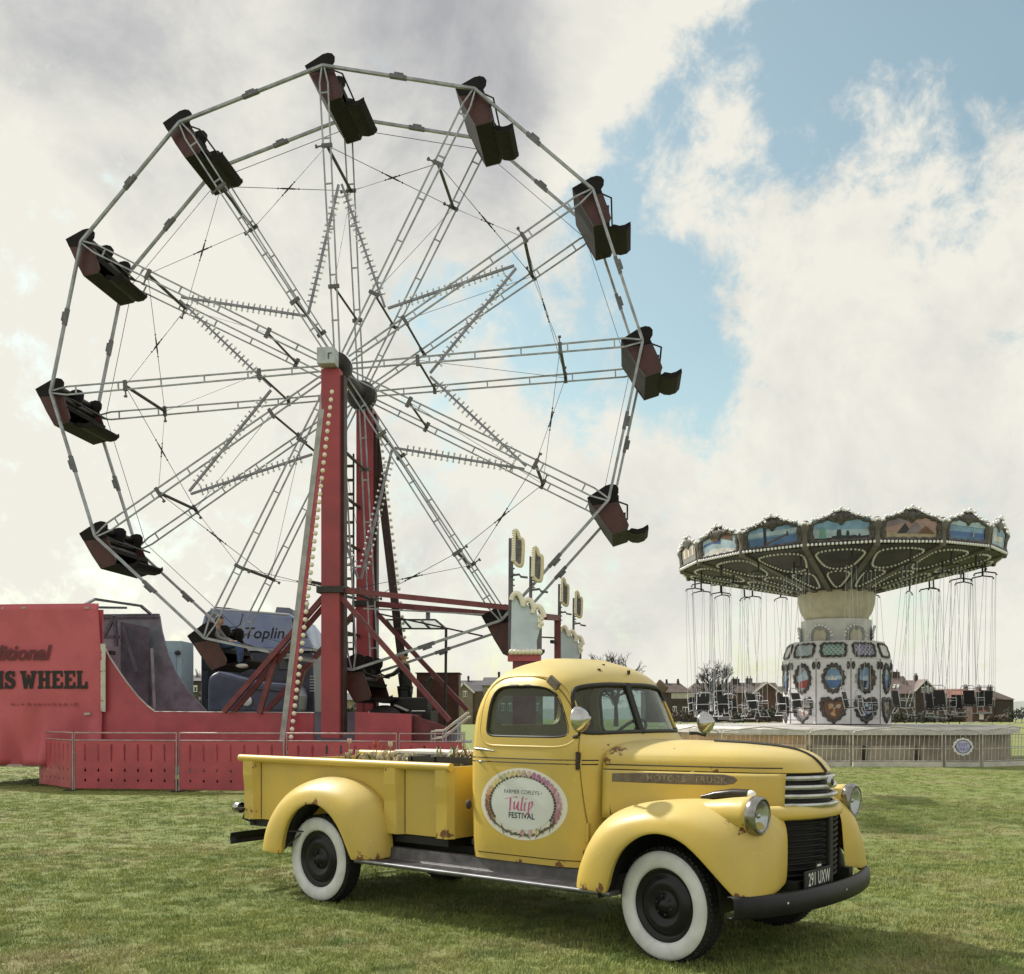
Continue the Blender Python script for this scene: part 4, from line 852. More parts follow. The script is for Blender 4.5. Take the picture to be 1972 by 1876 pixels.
def build_trailer():
    t = empty('ride_trailer', (-3.506, 21.525, 0), -WY_, 'red gondola trailer with lettered canvas and curved steel sides under the ferris wheel', 'trailer')
    F_, B_ = -.27, 2.22
    fx = lambda u, w, d: Vector((u, d, w))
    def loc(zx, zy, y): p = wl(*s4(zx, zy), y); return (p.x, p.z)
    zt = wl(300, 1373, F_).z; xl = wl(-90, 1373, F_).x; xr = wl(792, 1376, F_).x
    # front side with a curved step down
    cv = [loc(690, 450, F_), loc(735, 540, F_), loc(780, 610, F_), loc(850, 710, F_), loc(930, 810, F_), loc(990, 868, F_), loc(1040, 908, F_)]
    xc = -.42
    pts = [(xl, .42), (xl, 3.6), (loc(690, 450, F_)[0], 3.6)]+cv+[(xc, zt), (xc, .42)]
    g = G(); g.prism(pts, fx, F_, F_+.05); a = g.build('front_side', redp, t)
    g = G(); g.prism([(.42, .42), (.42, zt+.02), (xr, zt-.02), (xr, .42)], fx, F_, F_+.05); g.build('front_side', redp, t)
    g = G(); rows = [[Vector((u, F_-.012, w)) for u, w in cv]+[Vector((xc, F_-.012, zt))], [Vector((u, F_+.06, w+.012)) for u, w in cv]+[Vector((xc, F_+.06, zt+.012))]]; g.grid(rows, smooth=False); g.build('side_trim', mat('pale trim', (.50, .42, .40), .5, 0, .3, 6), a)
    e0, e1 = wl(800, 1378, F_), wl(862, 1402, F_)
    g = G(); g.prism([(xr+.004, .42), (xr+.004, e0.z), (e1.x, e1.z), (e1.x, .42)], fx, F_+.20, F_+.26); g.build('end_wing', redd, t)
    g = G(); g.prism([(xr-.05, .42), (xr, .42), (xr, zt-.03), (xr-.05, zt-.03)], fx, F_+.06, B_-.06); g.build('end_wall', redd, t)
    # far side, lilac inside
    cb = [loc(1075, 262, B_), loc(1090, 360, B_), loc(1128, 510, B_), loc(1190, 650, B_), loc(1270, 770, B_), loc(1395, 908, B_)]
    zb = cb[-1][1]
    pts = [(xl, .42), (xl, cb[0][1]), ]+cb+[(xr, zb), (xr, .42)]
    g = G(); g.prism(pts, fx, B_, B_+.05); b = g.build('far_side', lilac, t)
    g = G(); q = [loc(560, 255, B_), cb[0]]; g.bar((xl, B_-.03, cb[0][1]), (cb[0][0], B_-.03, cb[0][1]), .09); g.build('top_rail', lilacd, b)
    for (p, r) in (((770, 262), (790, 640)), ((700, 395), (770, 262)), ((690, 405), (800, 405)), ((1020, 480), (1040, 900)), ((830, 330), (920, 640))):
        P, Q = loc(*p, 1.7), loc(*r, 1.7); g = G(); g.bar((P[0], 1.72, P[1]), (Q[0], 1.72, Q[1]), .07 if p[0] != 1020 else .05); g.build('frame_bar', lilacd if p[0] != 1020 else galv, t)
    P, Q = loc(815, 300, 1.9), loc(1000, 900, 1.9); g = G(); g.prism([(P[0], Q[1]), (P[0], P[1]), loc(1005, 340, 1.9), (Q[0], Q[1])], fx, 1.88, 1.93); d = g.build('steel_door', lilacd, t)
    P, Q = loc(700, 470, 1.2), loc(800, 930, 1.2); g = G(); g.box(((P[0]+Q[0])/2, 1.2, (P[1]+Q[1])/2), (abs(Q[0]-P[0]), .06, abs(P[1]-Q[1]))); g.build('bulkhead', lilac, t)
    g = G(); P = loc(740, 512, .9); g.box((P[0], .9, P[1]), (.16, .2, .08)); g.build('side_lamp', black, t)
    for (p, r) in (((575, 185), (640, 150)), ((640, 150), (950, 195)), ((950, 195), (1015, 250)), ((640, 205), (850, 208))):
        P, Q = loc(*p, .6), loc(*r, 1.8); g = G(); g.bar((P[0], .6, P[1]), (Q[0], 1.8, Q[1]), .05, .05); g.build('roof_tube', lilacd, t)
    g = G(); g.box(((xl+xr)/2, (F_+B_)/2, .55), (xr-xl, B_-F_-.12, .12)); g.build('floor', darkst, t)
    for x in (-5.4, -5.0+.15, 1.2):
        for y in (F_+.25, B_-.25):
            g = G(); g.lathe([(.0, 0), (.16, .0), (.18, .03), (.36, .03), (.40, .07), (.40, .2), (.36, .24), (0, .24)], (x, y-.12, .40), (0, 1, 0), 24); g.build('tyre', black, t)
    # lettered canvas sheet hung on the near side
    cl, cr_, ct, cbm = wl(-90, 1163, F_-.08).x, wl(197, 1163, F_-.08).x, wl(100, 1163, F_-.08).z, wl(100, 1474, F_-.08).z
    g = G(); rows = []
    for j in range(25):
        w = j/24; z = ct+(cbm-ct)*w; row = []
        for i in range(41):
            u = i/40; x = cl+(cr_-cl)*u-(.10*(1-w*3) if (u > .999 and w < .33) else 0)
            fold = max(0, w-.62)/.38; y = F_-.09-.075*fold*(1.5*sin(u*19+3*fold)+.9*sin(u*41+1.0))-.015*sin(w*9+u*5); row.append(Vector((x, y, z)))
        rows.append(row)
    g.grid(rows); c = g.build('canvas', canv, t, solid=.006)
    yl = F_-.122
    h = (wl(0, s4(0, 632)[1], yl).z-wl(0, s4(0, 752)[1], yl).z)
    slab_word('FERRIS WHEEL', h, wl(*s4(596, 752), yl).x, wl(*s4(590, 752), yl).z, yl, inkd, c, 'canvas_letter', sq=.90)
    def words(tx, zl, zr, zb_, hgt, mt, **kw):
        v, f = text_geo(tx, 1.0, **kw); x0, x1 = min(p[0] for p in v), max(p[0] for p in v); R_ = wl(*s4(zr, zb_), yl); sc_ = hgt
        g = G(); g.add([Vector((R_.x+(x-x1)*sc_, yl, R_.z+y*sc_)) for x, y in v], f); g.build('canvas_lettering', mt, c)
    words('Traditional', 0, 348, 556, .42, inkf, shear=.25, bold=.03)
    rnd = random.Random(6); zx = 70          # third line: worn away to faint smears
    while zx < 500:
        w_ = rnd.uniform(14, 40); p, q = wl(*s4(zx, 848+rnd.uniform(-3, 3)), yl), wl(*s4(zx+w_, 868+rnd.uniform(-4, 3)), yl); g = G(); g.prism([(p.x, q.z+.02), (p.x+.03, p.z), (q.x-.02, p.z-.01), (q.x, q.z)], lambda u, w, d: Vector((u, d, w)), yl, yl+.003); g.build('worn_paint', mat('worn sign paint', (.36, .070, .088), .65, 0, .3, 20), c); zx += w_+rnd.uniform(4, 16)
    for zx in (8, 160, 585): 
        p = wl(*s4(zx, 208), F_-.1); g = G(); g.box(p, (.10, .02, .04)); g.build('eyelet', mat('pale trim', (.5, .42, .4), .5), c)
    p = wl(*s4(588, 922), F_-.12); g = G(); g.box(p, (.13, .02, .05)); g.build('eyelet', mat('pale trim', (.5, .42, .4), .5), c)
    p, q = wl(*s4(695, 450), F_-.10), wl(*s4(695, 908), F_-.10); g = G(); g.bar(p, q, .10, .02); g.build('white_strip', mat('flaking white paint', (.60, .56, .52), .6, 0, .1, 4, speck=((.30, .06, .06), .58, 14)), t)
    g = G(); z = cbm-.01; g.bar((cl, F_-.02, z), (cr_+.3, F_-.02, z), .05, .05); g.build('skirt_rail', mat('pale trim', (.5, .42, .4), .5), t)
    # drive gear and engine behind the tower
    eng = empty('drive_engine', tuple(Matrix.Rotation(-WY_, 3, 'Z') @ Vector((1.15, 1.25, .62)) + Vector((-3.506, 21.525, 0))), -WY_, 'black oily drive engine with flywheel on the red trailer behind the tower', 'engine')
    g = G(); g.box((-.05, 0, .55), (1.3, .9, .75)); g.box((.1, 0, 1.05), (.8, .6, .30)); g.build('engine_block', black, eng, bevel=.04)
    g = G(); g.lathe([(0, 0), (.42, 0), (.46, .03), (.46, .12), (.42, .15), (0, .15)], (-.35, -.62, .58), (0, 1, 0), 28); g.build('flywheel', darkst, eng)
    g = G(); g.tube([(.45, 0, 1.1), (.45, 0, 1.55), (.55, 0, 1.62)], .05, 10); g.build('exhaust_pipe', darkst, eng)
    g = G(); g.box((.0, -.50, .98), (.30, .20, .03), M=Matrix.Rotation(.4, 3, 'Y')); g.build('tray', mat('pale metal', (.45, .42, .44), .5, .3), eng)
    g = G(); g.box((.35, -.50, .92), (.28, .03, .02)); g.build('rail', whiteb, eng)
build_trailer()

def red_panel_mesh(w, ncol):
    bm = bmesh.new(); loops = [[(0, .05), (w, .05), (w, .955), (0, .955)]]
    for i in range(ncol):
        x = w*(i+.75)/(ncol+.5); a = .020
        pin = [(0, .56), (.9*a, .60), (.7*a, .70), (1.3*a, .82), (1.1*a, .88), (.5*a, .905)]; loops.append([(x+u, z) for u, z in pin]+[(x-u, z) for u, z in pin[::-1][0:-1]])
        for zc, r in ((.41, .052), (.215, .045)): loops.append([(x, zc-r), (x+.026, zc-.01), (x+.012, zc+.012), (x, zc+r), (x-.012, zc+.012), (x-.026, zc-.01)])
    edges = []
    for L_ in loops:
        vs = [bm.verts.new((u, 0, z)) for u, z in L_]
        for i in range(len(vs)): edges.append(bm.edges.new((vs[i], vs[(i+1) % len(vs)])))
    bmesh.ops.triangle_fill(bm, use_beauty=True, edges=edges); me = bpy.data.meshes.new('panel'); bm.to_mesh(me); bm.free(); me.materials.append(redp); return me
def build_barriers():
    tubem = mat('worn rail paint', (.50, .36, .36), .5, .1, .3, 6)
    C0, C1 = gnd(77, 1513), gnd(140, 1523); d = Vector((cos(.13), -sin(.13), 0)); pts = [(C0, C1)]
    P = C1+d*.04
    for w in (2.06, 2.06, 2.10, 1.2): pts.append((P, P+d*w)); P = P+d*(w+.06)
    labs = ['short end panel of pierced red barrier standing at an angle below the canvas', 'pierced red barrier panel in front of the curved trailer side', 'pierced red barrier panel directly behind the truck tailgate', 'pierced red barrier panel behind the tulips in the truck bed', 'pierced red barrier panel beside the access steps']
    for k, (A, B) in enumerate(pts):
        w = (B-A).length; rz = atan2(B.y-A.y, B.x-A.x); t = empty('barrier_panel', A, rz, labs[k], 'barrier', 'red pierced barrier panels')
        o = bpy.data.objects.new('pierced_panel', red_panel_mesh(w-.05, 7 if w > 1.5 else 4)); COL.objects.link(o); o.parent = t; o.location = (.025, 0, 0)
        m = o.modifiers.new('t', 'SOLIDIFY'); m.thickness = .018
        g = G(); r = .017
        g.tube([(0, 0, .0), (0, 0, 1.12), (w, 0, 1.12), (w, 0, 0)], r, 8); g.build('tube_frame', tubem, t); g = G(); g.tube([(0, 0, .975), (w, 0, .975)], r*.8, 8); g.build('mid_rail', tubem, t)
        for x in (.02, w-.02):
            g = G(); g.box((x, 0, .012), (.05, .34, .024)); g.build('foot', darkst, t)
build_barriers()

def build_signs():
    blue = mat('pale blue sign panel', (.60, .69, .80), .5, 0, .12, 4); greyp = mat('grey sign lattice', (.17, .155, .17), .5, 0, .5, 12); postm = mat('lilac grey post', (.15, .14, .17), .5, .2, .3, 5)
    def tower(D0, sc_, label, dx=0.0):
        O = at(*q3(340, 1780), D0); O.z = 0; base = at(*q3(370, 1640), D0)
        t = empty('light_sign', O, -.10, label, 'sign', 'tall bulb signs by the ride entrance')
        def L_(zx, zy, y=0.0): p = at(*q3(zx, zy), D0); return Vector((p.x-O.x, y, p.z))
        def poly(name, pts, y0, y1, m, par=t): g = G(); g.prism([(L_(*p).x, L_(*p).z) for p in pts], lambda u, w, d: Vector((u, d, w)), y0, y1); return g.build(name, m, par)
        pan = poly('panel', [(372, 1645), (385, 990), (455, 960), (520, 1080), (560, 1060), (650, 1150), (690, 1150), (725, 1340), (735, 1400), (697, 1530), (702, 1645)], .0, .06, blue)
        poly('side_rib', [(735, 1390), (760, 1360), (758, 1660), (705, 1640), (697, 1530)], .0, .05, postm, pan)
        for (zx, zy) in ((460, 985), (605, 1065), (725, 1150)):
            pts = [L_(zx-75, zy+35, -.03), L_(zx-60, zy-25, -.03), L_(zx-15, zy-55, -.03), L_(zx+35, zy-20, -.03), L_(zx+68, zy+90, -.03)]
            g = G(); g.tube([Vector(p) for p in chaikin([tuple(p) for p in pts], 2, False)], .052, 8); s_ = g.build('scroll', creamb, pan)
            g = G(); g.prism([(L_(*p).x, L_(*p).z) for p in ((zx-20, zy), (zx+20, zy-5), (zx+62, zy+85), (zx+30, zy+90))], lambda u, w, d: Vector((u, d, w)), -.03, .0); g.build('scroll_lattice', greyp, s_)
        for k, (zx, zy) in enumerate([(735+25*(i % 2), 1225+32*i) for i in range(5)]): g = G(); g.ball(L_(zx, zy, -.04), .05); g.build('bulb', creamb, pan)
        for k in range(8): g = G(); g.ball(L_(385+50*k, 1667, -.05), .058, 0, 10, 6); g.build('bulb', creamb, pan)
        g = G(); a, b = L_(335, 1695), L_(745, 1780); g.box(((a.x+b.x)/2, .1, b.z/2+a.z/2), (b.x-a.x, .24, a.z-b.z)); g.build('base_box', redp, t)
        g = G(); g.box(((a.x+b.x)/2, .1, b.z/2), ((b.x-a.x)*.7, .18, b.z)); g.build('plinth', redd, t)
        for (zx, z0, z1) in ((370, 240, 1720), (622, 470, 1640)):
            g = G(); p, q = L_(zx, z0, .10), L_(zx-8 if zx < 500 else zx-14, z1, .10); g.bar(p, q, .085 if zx < 500 else .06); po = g.build('post', postm, t)
            for k in range(9):
                zz = z0+30+k*(70 if zx < 500 else 45); p = L_(zx+14, zz, .08); g = G(); g.box(p, (.10, .05, .025)); g.build('peg', postm, po)
            zz = 700 if zx < 500 else 885
            g = G(); a, b, c, d = L_(zx, zz+8, .05), L_(zx+110, zz, .0), L_(zx+130, zz+30, -.02), L_(zx+215, zz+45, -.06); g.tube([a, b, c, d], .022, 6); g.build('bracket', postm, po)
        for (ox, oy) in ((0, 0), (245, 225)):
            sh = 1 if ox == 0 else .94
            def B(p, y=-.06): return L_(400+ox+(p[0]-400)*sh, 150+oy+(p[1]-150)*sh+(-8 if ox else 0), y)
            out = [(432, 150), (462, 175), (478, 240), (495, 265), (532, 270), (530, 420), (520, 600), (478, 600), (440, 575), (418, 535)]
            g = G(); g.prism([(B(p).x, B(p).z) for p in ((440, 190), (470, 275), (518, 292), (508, 560), (480, 578), (436, 530))], lambda u, w, d: Vector((u, d, w)), -.08, -.04); bl = g.build('blade', greyp, t)
            g = G(); g.tube([Vector(p) for p in chaikin([tuple(B(p)) for p in out], 2, False)], .036, 8); g.build('blade_rim', mat('cream rim', (.72, .62, .42), .4), bl)
            for k in range(13): g = G(); g.ball(B((420-2*k*.5, 165+k*30), -.09), .042); g.build('bulb', creamb, bl)
        return t
    t1 = tower(20.6, 1, 'tall bulb sign with pale blue stepped panel, nearer of the two above the truck cab')
    t2 = copy_tree(t1); t2['label'] = 'smaller looking bulb sign with pale blue stepped panel standing farther behind the other'
    D2 = 24.6; O2 = at(*q3(958, 1790), D2); O2.z = 0; t2.location = O2; t2.scale = (.84, .84, .915)
    # gate frame between the signs
    g = empty('gate_frame', at(*q3(955, 1780), 23.4)*1.0, 0, 'dark red gate post with cross beam between the two bulb signs', 'frame'); g.location.z = 0; o = g
    a = at(*q3(955, 1240), 23.4)-o.location; b = Vector((a.x, a.y, 0)); gg = G(); gg.bar(b, a, .14); gg.build('post', redd, o)
    c = at(*q3(790, 1225), 21.6)-o.location; gg = G(); gg.bar(c, a, .12); gg.build('beam', redd, o)
    for zy, zx in ((1480, 765), (1535, 880)): 
        gg = G(); gg.bar(at(*q3(945, zy+10), 23.4)-o.location, at(*q3(zx, zy), 23.2)-o.location, .03 if zx < 800 else .07); gg.build('stub_rail', darkst, o)
    # glazed canopy on a post
    cn = empty('glazed_canopy', at(*q2(1480, 660), 23.3), 0, 'thin dark framed glazed canopy on a single post behind the bottom gondola', 'canopy'); cn.location.z = 1.0; o = cn
    def W(zx, zy, d): return at(*q2(zx, zy), d)-o.location
    A, B, C_, D_ = W(750, 12, 23.9), W(1360, 12, 23.9), W(1495, 125, 23.2), W(830, 122, 23.2)
    gg = G(); gg.add([A, B, C_, D_], [(0, 1, 2, 3)]); gg.build('pane', glass('canopy glass', (.86, .88, .88), .05), o)
    for p, q in ((A, B), (B, C_), (C_, D_), (D_, A), (A.lerp(B, .35), D_.lerp(C_, .35)), (A.lerp(B, .7), D_.lerp(C_, .7))): gg = G(); gg.bar(p, q, .035); gg.build('frame_bar', darkst, o)
    gg = G(); gg.tube([C_, Vector((C_.x-.02, C_.y, 0))], .03, 8); gg.build('post', darkst, o)
    gg = G(); gg.tube([A.lerp(B, .85), A.lerp(B, .85)+Vector((0, 0, .30))], .05, 8); gg.build('lamp', lilac, o)
    # brown store box and the access steps
    bx = empty('store_box', at(*q2(1390, 1000), 25.0), 0, 'plain dark brown wooden box standing behind the ride braces', 'box'); bx.location.z = 0; o = bx
    a, b = at(*q2(1120, 682), 25.0), at(*q2(1645, 682), 25.0); gg = G(); gg.box((0, .5, a.z/2), (b.x-a.x, 1.0, a.z)); gg.build('walls', mat('dark brown boards', (.085, .030, .022), .6, 0, .4, 3), o); gg = G(); gg.box((0, .5, a.z+.012), (b.x-a.x+.06, 1.06, .024)); gg.build('lid', darkst, o)
    st = empty('access_steps', at(*q2(1600, 1560), 19.8), 0, 'steel access steps with pale handrails beside the truck cab', 'steps'); st.location.z = 0; o = st
    def W3(zx, zy, d=19.8): return at(*q2(zx, zy), d)-o.location
    for off in (0, .9):
        for (p, q) in (((1310, 1405), (1455, 1400)), ((1455, 1400), (1760, 1170)), ((1310, 1500), (1445, 1488)), ((1445, 1488), (1780, 1220))):
            gg = G(); gg.tube([W3(*p)+Vector((0, off, 0)), W3(*q)+Vector((0, off, 0))], .018, 8); gg.build('handrail', mat('pale rail paint', (.58, .52, .46), .5), o)
        for zx, z0 in ((1312, 1405), (1455, 1400), (1640, 1262)): gg = G(); p = W3(zx, z0)+Vector((0, off, 0)); gg.tube([p, Vector((p.x, p.y, 0))], .018, 8); gg.build('rail_post', galv, o)
    for k in range(5):
        p = W3(1400+75*k, 1600-55*k); gg = G(); gg.box((p.x, .45, .20+.19*k), (.30, .85, .03)); gg.build('tread', galv, o)
    for k in range(11):
        p = W3(1500+20*k, 1420); gg = G(); gg.bar((p.x, .95, .15), (p.x, .95, p.z), .014); gg.build('baluster', lilac, o)
build_signs()

def build_lorry():
    D0 = 27.0; t = empty('blue_lorry', at(*q1(900, 1440), D0), 0, 'big blue grey lorry with script lettering half hidden behind the ferris wheel', 'lorry'); t.location.z = 0
    body = mat('blue grey lorry paint', (.20, .27, .47), .35, 0, 0, 1.6, col2=(.28, .33, .48), wobble=.1); navy = mat('dark navy lorry paint', (.06, .065, .10), .4, 0, .4, 3.0); dk = mat('lorry glass', (.02, .024, .03), .1)
    def L_(zx, zy): p = at(*q1(zx, zy), D0)-t.location; return (p.x, p.z)
    fx = lambda u, w, d: Vector((u, d, w))
    up = [L_(*p) for p in ((205, 640), (212, 330), (250, 190), (330, 130), (700, 150), (1320, 205), (1420, 250), (1510, 370), (1600, 590), (1600, 660))]
    g = G(); g.prism(up, fx, 0, 2.4); u = g.build('cab_upper', body, t, bevel=.08)
    lo = [L_(*p) for p in ((205, 660), (1600, 680), (1640, 1500), (205, 1500))]; g = G(); g.prism([lo[0], lo[1], (lo[2][0], .9), (lo[3][0], .9)], fx, .03, 2.37); l = g.build('cab_lower', navy, t, bevel=.04)
    g = G(); a, b = L_(230, 648), L_(1590, 668); g.box(((a[0]+b[0])/2, -.01, a[1]), (b[0]-a[0], .05, .05)); g.build('waist_strip', mat('pale strip', (.42, .44, .48), .4), t)
    g = G(); g.tube([Vector((L_(*p)[0], .03, L_(*p)[1])) for p in ((330, 140), (700, 165), (900, 178), (1310, 212))], .035, 6); g.build('roof_gutter', mat('pale strip', (.5, .5, .5), .4), u)
    g = G(); g.tube([Vector((L_(*p)[0], -.005, L_(*p)[1])) for p in ((735, 195), (700, 330), (650, 365), (420, 370))], .012, 6); g.build('door_seam', navy, u)
    g = G(); g.prism([L_(*p) for p in ((270, 190), (350, 165), (440, 200), (430, 330), (265, 320))], fx, -.012, .0); g.build('side_window', mat('lorry window', (.12, .12, .16), .15), u)
    g = G(); g.prism([L_(*p) for p in ((1340, 250), (1420, 280), (1490, 380), (1540, 500), (1400, 490))], fx, -.012, .0); g.build('side_window', dk, u)
    g = G(); g.prism([L_(*p) for p in ((1075, 175), (1100, 90), (1260, 100), (1310, 130), (1300, 190))], fx, .5, 1.9); lb = g.build('light_bar', mat('light bar grey', (.16, .17, .21), .4, .2), t)
    g = G(); a = L_(330, 110); g.prism([L_(*p) for p in ((320, 130), (330, 95), (520, 110), (760, 150), (760, 165))], fx, .3, 2.1); g.build('roof_deflector', navy, t)
    v, f = text_geo('Toplin', .40, .003, shear=.22, xscale=1.0, spacing=1.0); x0 = min(p[0] for p in v); A = L_(765, 505)
    g = G(); g.add([Vector((A[0]+(x-x0), -.008, A[1]+y)) for x, y in v], f); o = g.build('lorry_lettering', inkd, u)
    for p in ((230, 700, 470, 900), (520, 700, 760, 880), (1180, 720, 1400, 900)):    # lower windows and lockers
        a, b = L_(p[0], p[1]), L_(p[2], p[3]); g = G(); g.box(((a[0]+b[0])/2, .02, (a[1]+b[1])/2), (b[0]-a[0], .04, a[1]-b[1])); w_ = g.build('locker', dk, t, bevel=.02)
        g = G(); g.box(((a[0]+b[0])/2, -.01, a[1]-.06), (b[0]-a[0], .03, .03)); g.build('locker_trim', MATS['pale strip'], w_)
    for zx in (300, 330, 380): g = G(); p, q = L_(zx, 640), L_(zx+20, 1250); g.tube([(p[0], -.12, p[1]), (p[0]+.1, -.25, (p[1]+q[1])/2), (q[0], -.16, q[1])], .03, 6); g.build('hose', black, t)
    a = L_(1450, 640); g = G(); g.tube([(a[0], .6, a[1]), (a[0], .6, a[1]+1.3)], .09, 10); g.build('exhaust_stack', galv, t)
    for k in range(6): a, b = L_(1560, 980+36*k), L_(1630, 980+36*k); g = G(); g.bar((a[0], .05, a[1]), (b[0], .0, b[1]), .03); g.build('grille_bar', MATS['pale strip'], t)
    g = G(); g.prism([L_(*p) for p in ((470, 1180), (480, 1000), (600, 930), (850, 1000), (1100, 1060), (1520, 1090), (1560, 1230), (1540, 1440), (470, 1440))], fx, -1.3, -.1); bn = g.build('bonnet', mat('slate blue bonnet', (.085, .10, .17), .35, 0, .3, 2), t, bevel=.1)
    g = G(); g.tube([Vector((L_(*p)[0], -1.31, L_(*p)[1])) for p in ((860, 1135), (1200, 1160), (1530, 1190))], .03, 6); g.build('bonnet_trim', navy, bn)
    g = G(); g.lathe([(0, 0), (.10, .0), (.13, .05), (.12, .1)], Vector((L_(950, 1290)[0], -1.42, L_(950, 1290)[1])), (0, 1, 0), 16); g.build('lamp', whiteb, bn)
    for x in (-2.6, 1.3): 
        g = G(); g.lathe([(0, 0), (.2, .0), (.24, .05), (.45, .05), (.5, .1), (.5, .3), (0, .3)], (x+.3, .0, .50), (0, 1, 0), 24); g.build('tyre', black, t)
        g = G(); g.lathe([(0, 0), (.2, .0), (.24, .05), (.45, .05), (.5, .1), (.5, .3), (0, .3)], (x+.3, 2.1, .50), (0, 1, 0), 24); g.build('tyre', black, t)
    g = G(); g.box((-.5, 1.2, .8), (4.2, 1.6, .25)); g.build('chassis', black, t)
    c = empty('pale_blue_cabin', at(*s4(1165, 640), 26.0), 0, 'pale blue cabin door seen past the curved trailer side', 'cabin'); c.location.z = 0
    a, b = at(*s4(1105, 430), 26.0)-c.location, at(*s4(1222, 440), 26.0)-c.location; pb = mat('pale blue cabin paint', (.42, .54, .62), .5, 0, .15, 3)
    g = G(); g.box(((a.x+b.x)/2, .5, a.z/2), (b.x-a.x, 1.0, a.z)); w = g.build('wall', pb, c, bevel=.01)
    g = G(); g.box(((a.x+b.x)/2-.06, -.01, a.z/2-.1), ((b.x-a.x)*.7, .03, a.z-.35)); d = g.build('door', mat('blue door', (.33, .44, .54), .45), c); g = G(); p = at(*s4(1200, 512), 26.0)-c.location; g.ball((p.x, -.04, p.z), (.08, .03, .06)); g.build('handle', darkst, d)
build_lorry()
# ------------------------------------------------------------------ swing ride
SC = Vector((10.76, 35.5, 0)); SRZ = -atan2(10.76, 35.5)
swing = empty('swing_ride', SC, SRZ, 'ornate white chain swing ride with painted bulb-lined canopy and empty hanging chairs', 'fairground ride')
def sp3(r, th, z, tilt=False):
    x, y = r*sin(th), -r*cos(th); return Vector((x, y, z+(.016*x if tilt else 0)))
ivory = mat('ivory ride panel', (.76, .75, .79), .5, 0, 0, 3, col2=(.67, .66, .69), speck=((.40, .36, .32), .72, 14))
beige = mat('beige bowl', (.66, .59, .49), .6, 0, .15, 3)
carve = mat('dark bronze carving', (.040, .033, .030), .45, .2, 0, 14, col2=(.11, .10, .095), bump=.3, bscale=30)
under = mat('dark painted underside', (.060, .052, .050), .6, 0, 0, 2.2, col2=(.030, .028, .030))
beam = mat('taupe beam paint', (.15, .135, .12), .6, 0, .25, 4)
platm = mat('platform deck', (.60, .58, .56), .55, 0, .2, 2)
tan = mat('tan skirt boards', (.68, .51, .33), .65, 0, .3, 1.5); brown = mat('brown skirt boards', (.34, .29, .235), .65, 0, .3, 2)
PCOL = {'sky': (.22, .38, .58), 'sea': (.10, .20, .40), 'haze': (.42, .55, .66), 'dark': (.03, .035, .05), 'green': (.16, .36, .32), 'pink': (.42, .27, .26), 'mauve': (.24, .19, .24), 'sand': (.45, .36, .27), 'white': (.70, .70, .68), 'red': (.40, .06, .06), 'gold': (.55, .30, .08), 'grey': (.30, .29, .30), 'violet': (.22, .20, .42), 'brown': (.16, .08, .05), 'blue': (.08, .16, .42)}
PM = {k: mat('painted '+k, c, .5, 0, .3, 3.0) for k, c in PCOL.items()}
PK = list(PCOL)
